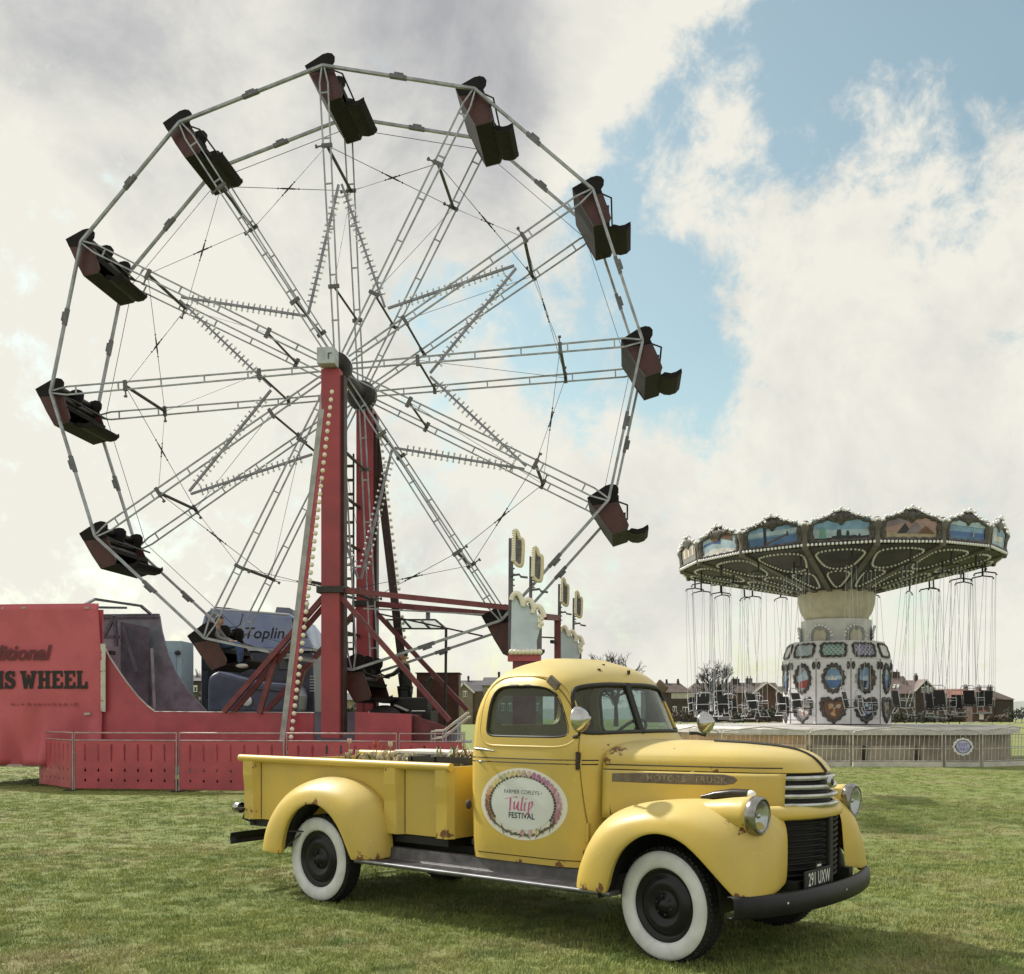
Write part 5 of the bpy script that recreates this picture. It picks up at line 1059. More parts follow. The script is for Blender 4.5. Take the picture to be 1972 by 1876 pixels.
SCENES = [  # unit pictures: (colour, polygon) with x -1..1, y 0..1
    [('haze', [(-1, 0), (1, 0), (1, 1), (-1, 1)]), ('sky', [(-1, .55), (1, .45), (1, 1), (-1, 1)]), ('dark', [(-1, 0), (1, 0), (1, .16), (.7, .14), (.66, .3), (.6, .14), (.5, .2), (.3, .18), (.28, .42), (.2, .44), (.18, .2), (.02, .22), (0, .5), (-.14, .5), (-.16, .2), (-.3, .2), (-.34, .12), (-1, .12)]), ('green', [(-.78, .1), (-.52, .1), (-.54, .5), (-.58, .66), (-.7, .66), (-.74, .5)])],
    [('sand', [(-1, 0), (1, 0), (1, .3), (-1, .3)]), ('pink', [(-1, .3), (1, .3), (1, 1), (-1, 1)]), ('mauve', [(-1, .5), (-.2, .75), (.3, 1), (-1, 1)]), ('dark', [(-.55, .22), (.05, .22), (-.25, .72)]), ('mauve', [(-.2, .22), (.62, .22), (.16, .78)]), ('brown', [(.25, .22), (.95, .2), (.55, .58)])],
    [('sky', [(-1, 0), (1, 0), (1, 1), (-1, 1)]), ('blue', [(-1, .1), (1, .1), (1, .42), (-1, .4)]), ('sea', [(-1, 0), (1, 0), (1, .2), (-1, .22)]), ('haze', [(-1, .7), (1, .66), (1, .95), (-1, .9)]), ('white', [(.32, .2), (.38, .2), (.38, .6)])],
    [('haze', [(-1, 0), (1, 0), (1, 1), (-1, 1)]), ('white', [(-.7, .2), (.6, .3), (.7, .8), (-.5, .7)]), ('sky', [(-.2, .5), (.9, .6), (.8, .9), (-.3, .8)])],
    [('grey', [(-1, 0), (1, 0), (1, 1), (-1, 1)]), ('sand', [(-.9, .3), (.9, .3), (.9, .8), (-.9, .8)]), ('white', [(-.7, .3), (-.5, .3), (-.5, .8), (-.7, .8)]), ('white', [(-.1, .3), (.1, .3), (.1, .8), (-.1, .8)]), ('white', [(.5, .3), (.7, .3), (.7, .8), (.5, .8)])],
    [('sky', [(-1, 0), (1, 0), (1, 1), (-1, 1)]), ('sea', [(-1, 0), (1, 0), (1, .45), (-1, .40)]), ('haze', [(-1, .48), (1, .52), (1, .75), (-1, .7)]), ('dark', [(-.36, .0), (-.24, .0), (-.24, 1), (-.36, 1)]), ('brown', [(-.25, .06), (.62, .48), (.62, .53), (-.25, .14)]), ('dark', [(.58, .4), (.64, .4), (.64, .62), (.58, .62)])],
    [('haze', [(-1, 0), (1, 0), (1, 1), (-1, 1)]), ('blue', [(-1, .45), (-.4, .6), (.1, .5), (.1, .8), (-.9, .62)]), ('white', [(-1, .1), (-.3, .32), (.3, .25), (1, .1), (1, 0), (-1, 0)]), ('brown', [(-.3, .62), (.2, .78), (.8, .55), (.8, 1), (-.6, 1)])],
    [('white', [(-1, 0), (1, 0), (1, 1), (-1, 1)]), ('sand', [(-.8, 0), (.8, 0), (.8, .6), (-.8, .7)]), ('grey', [(-.2, 0), (.2, 0), (.2, .5), (-.2, .5)])]]
def wavy(pts, amp, k, seed=0):     # carved edge
    n = len(pts); cx_ = sum(p[0] for p in pts)/n; cy_ = sum(p[1] for p in pts)/n; out = []
    for i, (x, y) in enumerate(pts):
        d = sqrt((x-cx_)**2+(y-cy_)**2) or 1; f = amp*(sin(2*pi*k*i/n+seed)+.45*sin(2*pi*k*2.3*i/n)); out.append((x+(x-cx_)/d*f, y+(y-cy_)/d*f))
    return out
def resample(pts, n):
    P = [Vector(p) for p in pts]+[Vector(pts[0])]; L_ = [0]
    for a, b in zip(P, P[1:]): L_.append(L_[-1]+(b-a).length)
    out = []; j = 0
    for i in range(n):
        t = L_[-1]*i/n
        while L_[j+1] < t: j += 1
        u = (t-L_[j])/max(1e-9, L_[j+1]-L_[j]); out.append(tuple(P[j].lerp(P[j+1], u)))
    return out
def frame_ring(g, inner, outer, fn, d0, d1, mi=0):
    n = len(inner); v = [fn(*p, d1) for p in inner]+[fn((p[0]+q[0])/2, (p[1]+q[1])/2, d1+.035) for p, q in zip(inner, outer)]+[fn(*p, d1) for p in outer]+[fn(*p, d0) for p in outer]
    f = []
    for k in range(3):
        for i in range(n): f.append((k*n+i, k*n+(i+1) % n, (k+1)*n+(i+1) % n, (k+1)*n+i))
    g.add(v, f, mi, True)
def clip_poly(poly, x0, x1, y0, y1):
    def cl(P, f, inter):
        o = []
        for i in range(len(P)):
            a, b = P[i-1], P[i]
            if f(b):
                if not f(a): o.append(inter(a, b))
                o.append(b)
            elif f(a): o.append(inter(a, b))
        return o
    for f, it in ((lambda p: p[0] >= x0, lambda a, b: (x0, a[1]+(b[1]-a[1])*(x0-a[0])/(b[0]-a[0]))), (lambda p: p[0] <= x1, lambda a, b: (x1, a[1]+(b[1]-a[1])*(x1-a[0])/(b[0]-a[0]))),
                  (lambda p: p[1] >= y0, lambda a, b: (a[0]+(b[0]-a[0])*(y0-a[1])/(b[1]-a[1]), y0)), (lambda p: p[1] <= y1, lambda a, b: (a[0]+(b[0]-a[0])*(y1-a[1])/(b[1]-a[1]), y1))):
        if poly: poly = cl(poly, f, it)
    return poly
def picture(name, scene, fn, hw, y0, y1, parent, d=.0):
    g = G()
    for k, (c, pl) in enumerate(scene):
        g.add([fn(x*hw, y0+(y1-y0)*y, d+.004*k) for x, y in pl], [tuple(range(len(pl)))], PK.index(c))
    return g.build(name, [PM[c] for c in PK], parent)
def build_swing():
    NP = 16; RC = 5.08; R0 = radians(1.5); zb = 6.30
    # ---- canopy boards
    for k in range(NP):
        th = R0+2*pi*k/NP; c = sp3(RC*cos(pi/NP), th, 0); rt = Vector((cos(th), sin(th), 0)); ou = Vector((sin(th), -cos(th), 0)); hw = RC*sin(pi/NP)
        def fn(u, w, d): p = c+rt*u+ou*(d+.10*(w-zb)); return Vector((p.x, p.y, w+.016*p.x))
        crest = [(-hw, zb+.62), (-hw*.86, zb+.66), (-hw*.72, zb+.76), (-hw*.5, zb+.79), (-hw*.32, zb+.88), (-hw*.12, zb+.97), (0, zb+1.0), (hw*.12, zb+.97), (hw*.32, zb+.88), (hw*.5, zb+.79), (hw*.72, zb+.76), (hw*.86, zb+.66), (hw, zb+.62)]
        g = G(); g.prism([(-hw, zb), (hw, zb)]+crest[::-1], fn, -.06, .0); b = g.build('rounding_board', carve, swing)
        sidx = {0: 0, 1: 1, 2: 2, 3: 3, 15: 5, 14: 6, 13: 4, 12: 7}.get(k, 2)
        picture('picture', SCENES[sidx], fn, hw*.78, zb+.14, zb+.72, b, .006)
        inn = resample([(-hw*.76, zb+.16), (hw*.76, zb+.16), (hw*.78, zb+.58), (hw*.4, zb+.70), (.12, zb+.64), (0, zb+.54), (-.12, zb+.64), (-hw*.4, zb+.70), (-hw*.78, zb+.58)], 72)
        out_ = resample([(-hw*.93, zb+.06), (hw*.93, zb+.06), (hw*.95, zb+.60), (hw*.5, zb+.76), (.12, zb+.93), (0, zb+.95), (-.12, zb+.93), (-hw*.5, zb+.76), (-hw*.95, zb+.60)], 72)
        g = G(); frame_ring(g, wavy(inn, .022, 13), out_, fn, 0, .03); g.build('carved_frame', carve, b)
        g = G()
        for i in range(17): g.ball(fn(-hw*.92+hw*1.84*i/16, zb+.035, .06), .047, 0, 6, 4)
        for i in range(13):
            for j in (0, .5):
                a = i+j
                if a > 12: continue
                p, q = crest[int(a)], crest[min(12, int(a)+1)]; u = a-int(a); g.ball(fn(p[0]+(q[0]-p[0])*u, p[1]+(q[1]-p[1])*u-.01+.05*((2*a) % 3 == 0), .05), .045, 0, 6, 4)
        o = g.build('bulbs', whiteb, b); o['kind'] = 'stuff'
        # pilaster between boards
        th2 = th+pi/NP; c2 = sp3(RC, th2, 0); rt2 = Vector((cos(th2), sin(th2), 0)); ou2 = Vector((sin(th2), -cos(th2), 0))
        def f2(u, w, d): p = c2+rt2*u+ou2*d; return Vector((p.x, p.y, w+.016*p.x))
        g = G(); rows = [[f2(u*wd, z, d) for u, d in ((-1, -.05), (-.7, dd*.6), (0, dd), (.7, dd*.6), (1, -.05))] for z, wd, dd in ((zb-.10, .08, .05), (zb+.05, .12, .10), (zb+.2, .10, .06), (zb+.4, .13, .09), (zb+.55, .17, .16), (zb+.68, .13, .12), (zb+.75, .06, .03))]
        g.grid(rows); g.build('pilaster', beam, swing)
        # underside: two panels outlined with bulbs and one beam
        def un(r, a, dz=0.0): z = zb-.02-(5.0-r)/(5.0-1.2)*.85+dz; return sp3(r, th+a, z, True)
        h = pi/NP
        g = G(); g.grid([[un(r, a) for a in (-h, -h/2, 0, h/2, h)] for r in (5.0, 4.2, 3.2, 2.2, 1.15)]); u_ = g.build('underside_panel', under, swing)
        g = G(); pr = [un(r, h, -.03) for r in (4.98, 4.0, 3.1, 2.2, 1.2)]
        for a, b2 in zip(pr, pr[1:]): g.bar(a, b2, .16, .07)
        g.build('radial_beam', beam, swing)
        for (ra, rb, e0, e1, n) in ((4.76, 3.2, .80, .62, 40), (3.0, 1.55, .62, .35, 26)):
            lp = chaikin([(ra, -h*e0), (ra, h*e0), ((ra+rb)/2, h*e0*.98), (rb, h*e1*.8), (rb, -h*e1*.8), ((ra+rb)/2, -h*e0*.98)], 2)
            lp = [un(r, a, -.03) for r, a in lp]; g = G(); P3 = lp+[lp[0]]; L_ = [0]
            for a, b2 in zip(P3, P3[1:]): L_.append(L_[-1]+(b2-a).length)
            j = 0
            for i in range(n):
                t = L_[-1]*i/n
                while L_[j+1] < t: j += 1
                g.ball(P3[j].lerp(P3[j+1], (t-L_[j])/max(1e-9, L_[j+1]-L_[j])), .036, 0, 6, 4)
            o = g.build('bulbs', whiteb, u_); o['kind'] = 'stuff'
    g = G(); g.lathe([(5.03, zb+.35), (3.8, zb+.75), (2.0, zb+.95), (0, zb+1.0)], (0, 0, 0), (0, 0, 1), 32); o = g.build('canopy_top', mat('canopy canvas', (.25, .24, .25), .7), swing)
    for v in o.data.vertices: v.co.z += .016*v.co.x
    # ---- neck and column
    g = G(); g.lathe([(1.20, 5.50), (1.235, 5.30), (1.22, 5.05), (1.15, 4.80), (1.02, 4.58), (.99, 4.50)], (0, 0, 0), (0, 0, 1), 40); g.build('neck_bowl', beige, swing)
    NH = 10; H0 = radians(-3.0)
    def prism_ring(name, z0, r0, z1, r1, m, k, n=NH):
        th = H0+2*pi*k/n; t2 = tan_h(n); g = G(); a = [sp3(r0, th-pi/n, z0), sp3(r0, th+pi/n, z0), sp3(r1, th+pi/n, z1), sp3(r1, th-pi/n, z1)]; g.add(a, [(0, 1, 2, 3)]); return g.build(name, m, swing, solid=.03)
    def tan_h(n): return math.tan(pi/n)
    greyp = mat('grey relief', (.36, .36, .38), .5, 0, .2, 5)
    for k in range(NH):
        th = H0+2*pi*k/NH; rt = Vector((cos(th), sin(th), 0)); ou = Vector((sin(th), -cos(th), 0))
        def face(r_ap, zref, slope=0.0): 
            c = sp3(r_ap, th, 0); return lambda u, w, d: Vector((c.x, c.y, 0))+rt*u+ou*(d-slope*(w-zref))+Vector((0, 0, w))
        ap = cos(pi/NH); A = 1.64; hw = A*math.tan(pi/NH)
        p = prism_ring('column_panel', 3.70, 1.14, 4.52, 1.12, ivory, k)
        if k % 2 == 0 or True:
            f = face(1.14*ap+.012, 3.7); w2 = 1.14*sin(pi/NH)
            if k % 2 == 0:
                pass
        q = prism_ring('sloping_panel', 3.20, A/ap, 3.78, 1.44/ap, ivory, k); fs = face(A+.02, 3.20, (A-1.44)/.58)
        cc = {0: 'green', 1: 'violet', 9: 'haze'}.get(k, 'white'); g = G(); g.add([fs(x, z, .012) for x, z in ((-hw*.66, 3.30), (hw*.66, 3.30), (hw*.60, 3.66), (-hw*.60, 3.66))], [(0, 1, 2, 3)], 0)
        g.build('lattice_back', PM[cc] if cc != 'white' else ivory, q)
        if cc != 'white':
            for i in range(-3, 4):
                for s_ in (-1, 1):
                    pa = clip_poly([(i*.14-.012-s_*.18, 3.30), (i*.14+.012-s_*.18, 3.30), (i*.14+.012+s_*.18, 3.66), (i*.14-.012+s_*.18, 3.66)], -hw*.64, hw*.64, 3.3, 3.66)
                    if len(pa) > 2: g = G(); g.add([fs(x, z, .018+.003*s_) for x, z in pa], [tuple(range(len(pa)))]); g.build('lattice_bar', PM['white'] if cc != 'white' else beam, q)
        inn = resample(rrect(-hw*.62, hw*.62, 3.31, 3.65, .10), 60); g = G(); frame_ring(g, wavy(inn, .014, 9), wavy(resample(rrect(-hw*.80, hw*.80, 3.24, 3.72, .14), 60), .016, 13), fs, 0, .02); g.build('carved_frame', carve, q)
        # main wall panel with an oval picture and a shield
        w = prism_ring('wall_panel', 1.12, A/ap, 3.19, A/ap, ivory, k); fw = face(A+.006, 1.1)
        tk = {0: [('sky', [(-1, .4), (1, .4), (1, 1), (-1, 1)]), ('haze', [(-1, .4), (1, .45), (1, .62), (-1, .58)]), ('sea', [(-1, 0), (1, 0), (1, .4), (-1, .4)]), ('white', [(-.75, .4), (-.5, .62), (-.3, .42), (-.2, .72), (.1, .42), (.3, .6), (.45, .4)])],
              9: [('haze', [(-1, 0), (1, 0), (1, 1), (-1, 1)]), ('red', [(-1, 0), (1, 0), (1, .45), (-1, .3)]), ('mauve', [(-1, .6), (-.2, .7), (.3, .9), (-.6, 1)])],
              1: [('sky', [(-1, 0), (1, 0), (1, 1), (-1, 1)]), ('haze', [(-.5, .35), (.3, .4), (.2, .6), (-.5, .55)]), ('dark', [(-1, 0), (-.1, 0), (.2, .35), (-1, .4)]), ('brown', [(.4, 0), (1, 0), (1, 1), (.4, .9)])]}.get(k, SCENES[2])
        ov = lambda a, b, zc, n=60: [(a*cos(2*pi*i/n)*(1-.10*abs(sin(4*pi*i/n))), zc+b*sin(2*pi*i/n)) for i in range(n)]
        inn = ov(.255, .345, 2.57)
        g = G(); polys = []
        for c_, pl in tk:
            pa = clip_poly([(x*.25, 2.25+.66*y) for x, y in pl], -.235, .235, 2.27, 2.88)
            if len(pa) > 2: polys.append((c_, pa))
        for i, (c_, pa) in enumerate(polys): g.add([fw(x, z, .006+.003*i) for x, z in pa], [tuple(range(len(pa)))], PK.index(c_))
        g.build('picture', [PM[c_] for c_ in PK], w)
        g = G(); frame_ring(g, wavy(inn, .012, 11), wavy(ov(.375, .485, 2.57), .028, 15, 1.0), fw, 0, .035); g.build('carved_frame', carve, w)
        sh = [(-.30, 1.86), (-.14, 1.90), (0, 1.83), (.14, 1.90), (.30, 1.86), (.33, 1.66), (.27, 1.44), (.12, 1.30), (0, 1.22), (-.12, 1.30), (-.27, 1.44), (-.33, 1.66)]
        cols = {0: ('brown', 'gold', 'sand'), 9: ('grey', 'red', 'white'), 1: ('dark', 'violet', 'haze')}.get(k, ('grey', 'brown', 'sand'))
        g = G(); g.add([fw(x*.95, z, .006) for x, z in sh], [tuple(range(len(sh)))], PK.index(cols[0]))
        rnd = random.Random(k); 
        for i in range(9):
            cx_, cz_ = rnd.uniform(-.17, .17), rnd.uniform(1.42, 1.76); r_ = rnd.uniform(.04, .085); pg = [(cx_+r_*cos(2*pi*j/7)*rnd.uniform(.6, 1.2), cz_+r_*sin(2*pi*j/7)*rnd.uniform(.6, 1.2)) for j in range(7)]
            g.add([fw(x, z, .009+.001*i) for x, z in pg], [tuple(range(7))], PK.index(cols[1+i % 2]))
        g.build('painted_shield', [PM[c_] for c_ in PK], w)
        si = resample(sh, 60); so_ = [(x*1.32, 1.58+(z-1.58)*1.27) for x, z in si]; g = G(); frame_ring(g, wavy([(x*.92, 1.58+(z-1.58)*.92) for x, z in si], .010, 11), wavy(so_, .022, 13), fw, 0, .035); g.build('carved_frame', carve, w)
        for s_ in (-1, 1):
            g = G(); frame_ring(g, [(s_*.45+.015*cos(2*pi*i/16), 2.98+.04*sin(2*pi*i/16)) for i in range(16)], [(s_*.45+.055*cos(2*pi*i/16), 2.98+.13*sin(2*pi*i/16)) for i in range(16)], fw, 0, .02); g.build('carved_drop', carve, w)
        th2 = th+pi/NH; a, b = sp3(A/ap+.003, th2, 1.12), sp3(A/ap+.003, th2, 3.19); g = G(); g.bar(a, b, .025); g.build('joint_strip', beam, w)
    # bulb arches on the column
    for k in range(6):
        th = radians(-26+58*k); n = 13; g = G(); pts = []
        for i in range(n):
            t = i/(n-1); a = pi*(1-t); dx = .42*cos(a)*(1.0 if .15 < t < .85 else .95); dz = .52*sin(a)**.8; pts.append((dx, 3.78+dz))
        sh = []
        fn = lambda u, w, d: sp3(1.15+d, th+u/1.15, w)
        g.add([fn(x*.85, z-.03*0, .02) for x, z in pts]+[fn(.30, 3.75, .02), fn(-.30, 3.75, .02)], [tuple(range(n+2))], 0); ar = g.build('arch_relief', greyp, swing)
        g = G(); g.add([fn(x, z, .03) for x, z in ((-.20, 3.76), (.20, 3.76), (.22, 4.0), (.12, 4.16), (0, 4.12), (-.12, 4.16), (-.22, 4.0))], [tuple(range(7))]); g.build('arch_niche', beige, ar)
        for i in range(n): g = G(); g.ball(fn(pts[i][0], pts[i][1], .06), .047, 0, 8, 5); g.build('bulb', whiteb, ar)
    # ---- platform
    g = G(); g.lathe([(0, 1.10), (5.45, 1.06), (5.5, 1.0), (5.5, .86), (5.3, .84)], (0, 0, 0), (0, 0, 1), 48, smooth=False); g.build('platform', platm, swing)
    for k in range(24):
        th = 2*pi*k/24; g = G(); h = pi/24; a = [sp3(5.25, th-h, .02), sp3(5.25, th+h, .02), sp3(5.25, th+h, .86), sp3(5.25, th-h, .86)]; g.add(a, [(0, 1, 2, 3)]); o = g.build('skirt_board', tan if k in (20, 21, 22, 23) else brown, swing)
        if k in (19, 20, 21, 22, 23, 0, 1, 2):
            g = G(); rr = Vector((sin(th), -cos(th), 0)); M = Matrix.Rotation(th, 3, 'Z'); g.box(sp3(5.45, th, .28), (1.3, .40, .56), M=M); g.build('step', tan if k > 18 and k != 19 else brown, swing)
    # ---- hanging chairs
    ctm = mat('chain steel', (.50, .54, .60), .4, .3); ctube = mat('chair tube', (.48, .49, .52), .4, .3)
    def chair():
        g = G(); g.box((0, 0, .0), (.44, .38, .03)); c = g.build('swing_seat', black, swing)
        g = G(); g.box((0, .20, .25), (.35, .03, .43), M=Matrix.Rotation(radians(-14), 3, 'X')); g.build('backrest', black, c)
        for s_ in (-1, 1):
            g = G(); g.tube([(s_*.23, -.22, .26), (s_*.23, -.24, .0), (s_*.23, .16, -.03), (s_*.23, .29, .54), (s_*.16, .30, .60)], .012, 6); g.tube([(s_*.23, -.22, .26), (s_*.23, .2, .24)], .011, 6); g.build('side_frame', ctube, c)
        g = G(); g.tube([(-.16, .30, .60), (.16, .30, .60)], .012, 6); g.build('top_tube', ctube, c); g = G(); g.tube([(-.23, -.24, .18), (.23, -.24, .18)], .011, 6); g.build('safety_bar', ctube, c)
        g = G(); g.tube([(-.23, -.30, -.22), (.23, -.30, -.22)], .014, 6); g.tube([(-.2, -.2, -.02), (-.2, -.3, -.22)], .012, 6); g.tube([(.2, -.2, -.02), (.2, -.3, -.22)], .012, 6); g.build('foot_rest', ctube, c)
        for sx in (-1, 1):
            for sy in (-.20, .26): g = G(); g.tube([(sx*.235, sy, .26 if sy < 0 else .5), (sx*.30, sy*.25, 4.12)], .0055, 4); g.build('chain', ctm, c)
        g = G(); g.tube([(-.34, 0, 4.07), (-.30, 0, 4.14), (0, 0, 4.19), (.30, 0, 4.14), (.34, 0, 4.07)], .022, 6); g.tube([(0, 0, 4.17), (0, 0, 4.66)], .030, 8); g.build('hanger', darkst, c)
        return c
    pr = chair(); rnd = random.Random(9); n = 0
    for ring, (r, cnt, off) in enumerate(((4.55, 20, .10), (3.75, 10, .24))):
        for k in range(cnt):
            th = off+2*pi*k/cnt; o = pr if n == 0 else copy_tree(pr, swing); n += 1
            p = sp3(r, th, 0); o.location = (p.x, p.y, 1.62+.016*p.x-(.10 if ring else 0)); o.rotation_euler = (radians(rnd.uniform(-4, 4)), radians(rnd.uniform(-1, 1)), th+pi/2+rnd.uniform(-.5, .5))
build_swing()

def build_crowd_barriers():
    bar_m = mat('galvanised barrier', (.60, .58, .55), .45, .3, .4, 4); basem = mat('pale barrier base', (.62, .60, .55), .6, 0, .2, 3)
    def barrier(A, B, label, bars=True, base=True, group='crowd barriers round the swing ride'):
        w = (B-A).length; rz = atan2(B.y-A.y, B.x-A.x); t = empty('crowd_barrier', A, rz, label, 'barrier', group)
        g = G(); pk = .12 if w > 1.4 else .05; fr = [(.03, 0, .14), (.03, 0, .92), (.08, 0, .98), (w/2, 0, .98+pk), (w-.08, 0, .98), (w-.03, 0, .92), (w-.03, 0, .14)]
        g.tube(fr, .019, 8); g.build('tube_frame', bar_m, t)
        for z in (.16, .50, .88): g = G(); g.tube([(.03, 0, z), (w-.03, 0, z)], .012, 6); g.build('rail', bar_m, t)
        n = max(3, int(w/.125))
        if bars:
            for i in range(1, n): 
                x = w*i/n; g = G(); g.bar((x-.02, 0, .16), (x+.02, 0, .88), .011); g.build('baluster', bar_m, t)
            for i in range(1, 5): x = w*i/5; g = G(); g.bar((x-.015, 0, .88), (x+.02, 0, .98+pk*(1-abs(2*x/w-1))), .011); g.build('top_baluster', bar_m, t)
        if base: g = G(); g.box((w/2, 0, .065), (w-.04, .08, .13)); g.build('base_board', basem, t)
        return t
    d = 29.3
    X = lambda px, dd=d: Vector(((px-PCX)/FPX*dd, dd, 0))
    barrier(X(1290, 30.2), X(1386, 29.5), 'steel crowd barrier behind the far wing mirror of the truck')
    barrier(X(1389), X(1553), 'steel crowd barrier in front of tan boards above the truck hood')
    barrier(X(1557), X(1638), 'narrow steel crowd barrier below the left edge of the painted hub')
    barrier(X(1641), X(1816), 'wide steel crowd barrier in front of the painted hub')
    gt = barrier(X(1819), X(1888), 'narrow steel gate carrying a round exit sign')
    barrier(X(1891), X(2010, 30.4), 'steel crowd barrier at the right edge next to the exit gate')
    barrier(X(2014, 30.4), X(2100, 32.4), 'steel crowd barrier turning back beyond the right edge')
    for k, (a, b) in enumerate(((1270, 1345), (1350, 1440), (1450, 1530), (1715, 1770), (1775, 1832), (1838, 1925), (1930, 2010))):
        D2 = 41.2; barrier(X(a, D2), X(b, D2), ['steel crowd barrier behind the ride near the truck windscreen', 'steel crowd barrier behind the ride under the bare tree', 'steel crowd barrier behind the ride left of the painted hub', 'steel crowd barrier behind the ride just right of the painted hub', 'steel crowd barrier behind the ride below the tall gabled house', 'steel crowd barrier behind the ride below the red roofed terrace', 'steel crowd barrier behind the ride below the hedge at the right edge'][k], bars=False, base=False)
    s = empty('exit_sign', X(1853)+Vector((0, -.045, .555)), 0, 'round white and lilac exit sign with wavy rim on the narrow gate', 'sign')
    lil = mat('lilac print', (.20, .20, .52), .5); wh = mat('sign white', (.72, .72, .76), .5); n = 48
    g = G(); g.prism([((.275+.016*cos(12*2*pi*i/n))*cos(2*pi*i/n), (.235+.016*cos(12*2*pi*i/n))*sin(2*pi*i/n)) for i in range(n)], lambda u, w, d_: Vector((u, d_, w)), -.012, .012); g.build('plate', wh, s)
    g = G(); rows = [[Vector((r*1.13*cos(2*pi*i/n), -.015, r*sin(2*pi*i/n))) for i in range(n)] for r in (.165, .185)]; g.grid(rows, closed=True); g.build('ring', mat('dark print', (.06, .06, .09), .5), s)
    g = G(); g.add([Vector((.185*cos(2*pi*i/n), -.014, .162*sin(2*pi*i/n))) for i in range(n)], [tuple(range(n))]); g.build('field', mat('pale lilac', (.50, .49, .68), .5), s)
    for tx, z in (('EXIT', .012), ('ONLY', -.105)):
        v, f = text_geo(tx, .118, .003, spacing=1.05); g = G(); g.add([Vector((x, -.018, z+y)) for x, y in v], f); o = g.build('sign_lettering', lil, s)
    for s_ in (-1, 1): g = G(); g.add([Vector((s_*.215+.022*cos(2*pi*i/10), -.019, .03*sin(2*pi*i/10))) for i in range(10)], [tuple(range(10))]); g.build('dot', mat('dark print', (.06, .06, .09), .5), s)
build_crowd_barriers()
# ------------------------------------------------------------------ houses, hedges and trees beyond the field
def h1(zx, zy): return ((1570+.1775*zx)*K_, (1560+.1775*zy)*K_)
def h2(zx, zy): return ((2100+.177*zx)*K_, (1560+.177*zy)*K_)
wmat = {'brick': mat('dark red brick', (.105, .060, .048), .8, 0, .35, .6), 'dark': mat('dark brown brick', (.070, .052, .046), .8, 0, .3, .6), 'render': mat('pale render', (.46, .44, .40), .7, 0, .2, .8), 'stone': mat('buff stone', (.26, .215, .165), .8, 0, .3, .6)}  # dark: a deeper brown brick for walls and chimneys
rmat = {'brown': mat('brown roof tile', (.115, .088, .078), .75, 0, .35, .9), 'red': mat('red clay tile', (.34, .155, .115), .75, 0, .3, .8), 'lilac': mat('weathered plum tile', (.20, .145, .135), .75, 0, .3, .8), 'slate': mat('grey slate', (.10, .10, .11), .6, 0, .3, .8)}
white = mat('white window paint', (.72, .71, .69), .5); wpane = mat('dark window pane', (.03, .035, .04), .1)
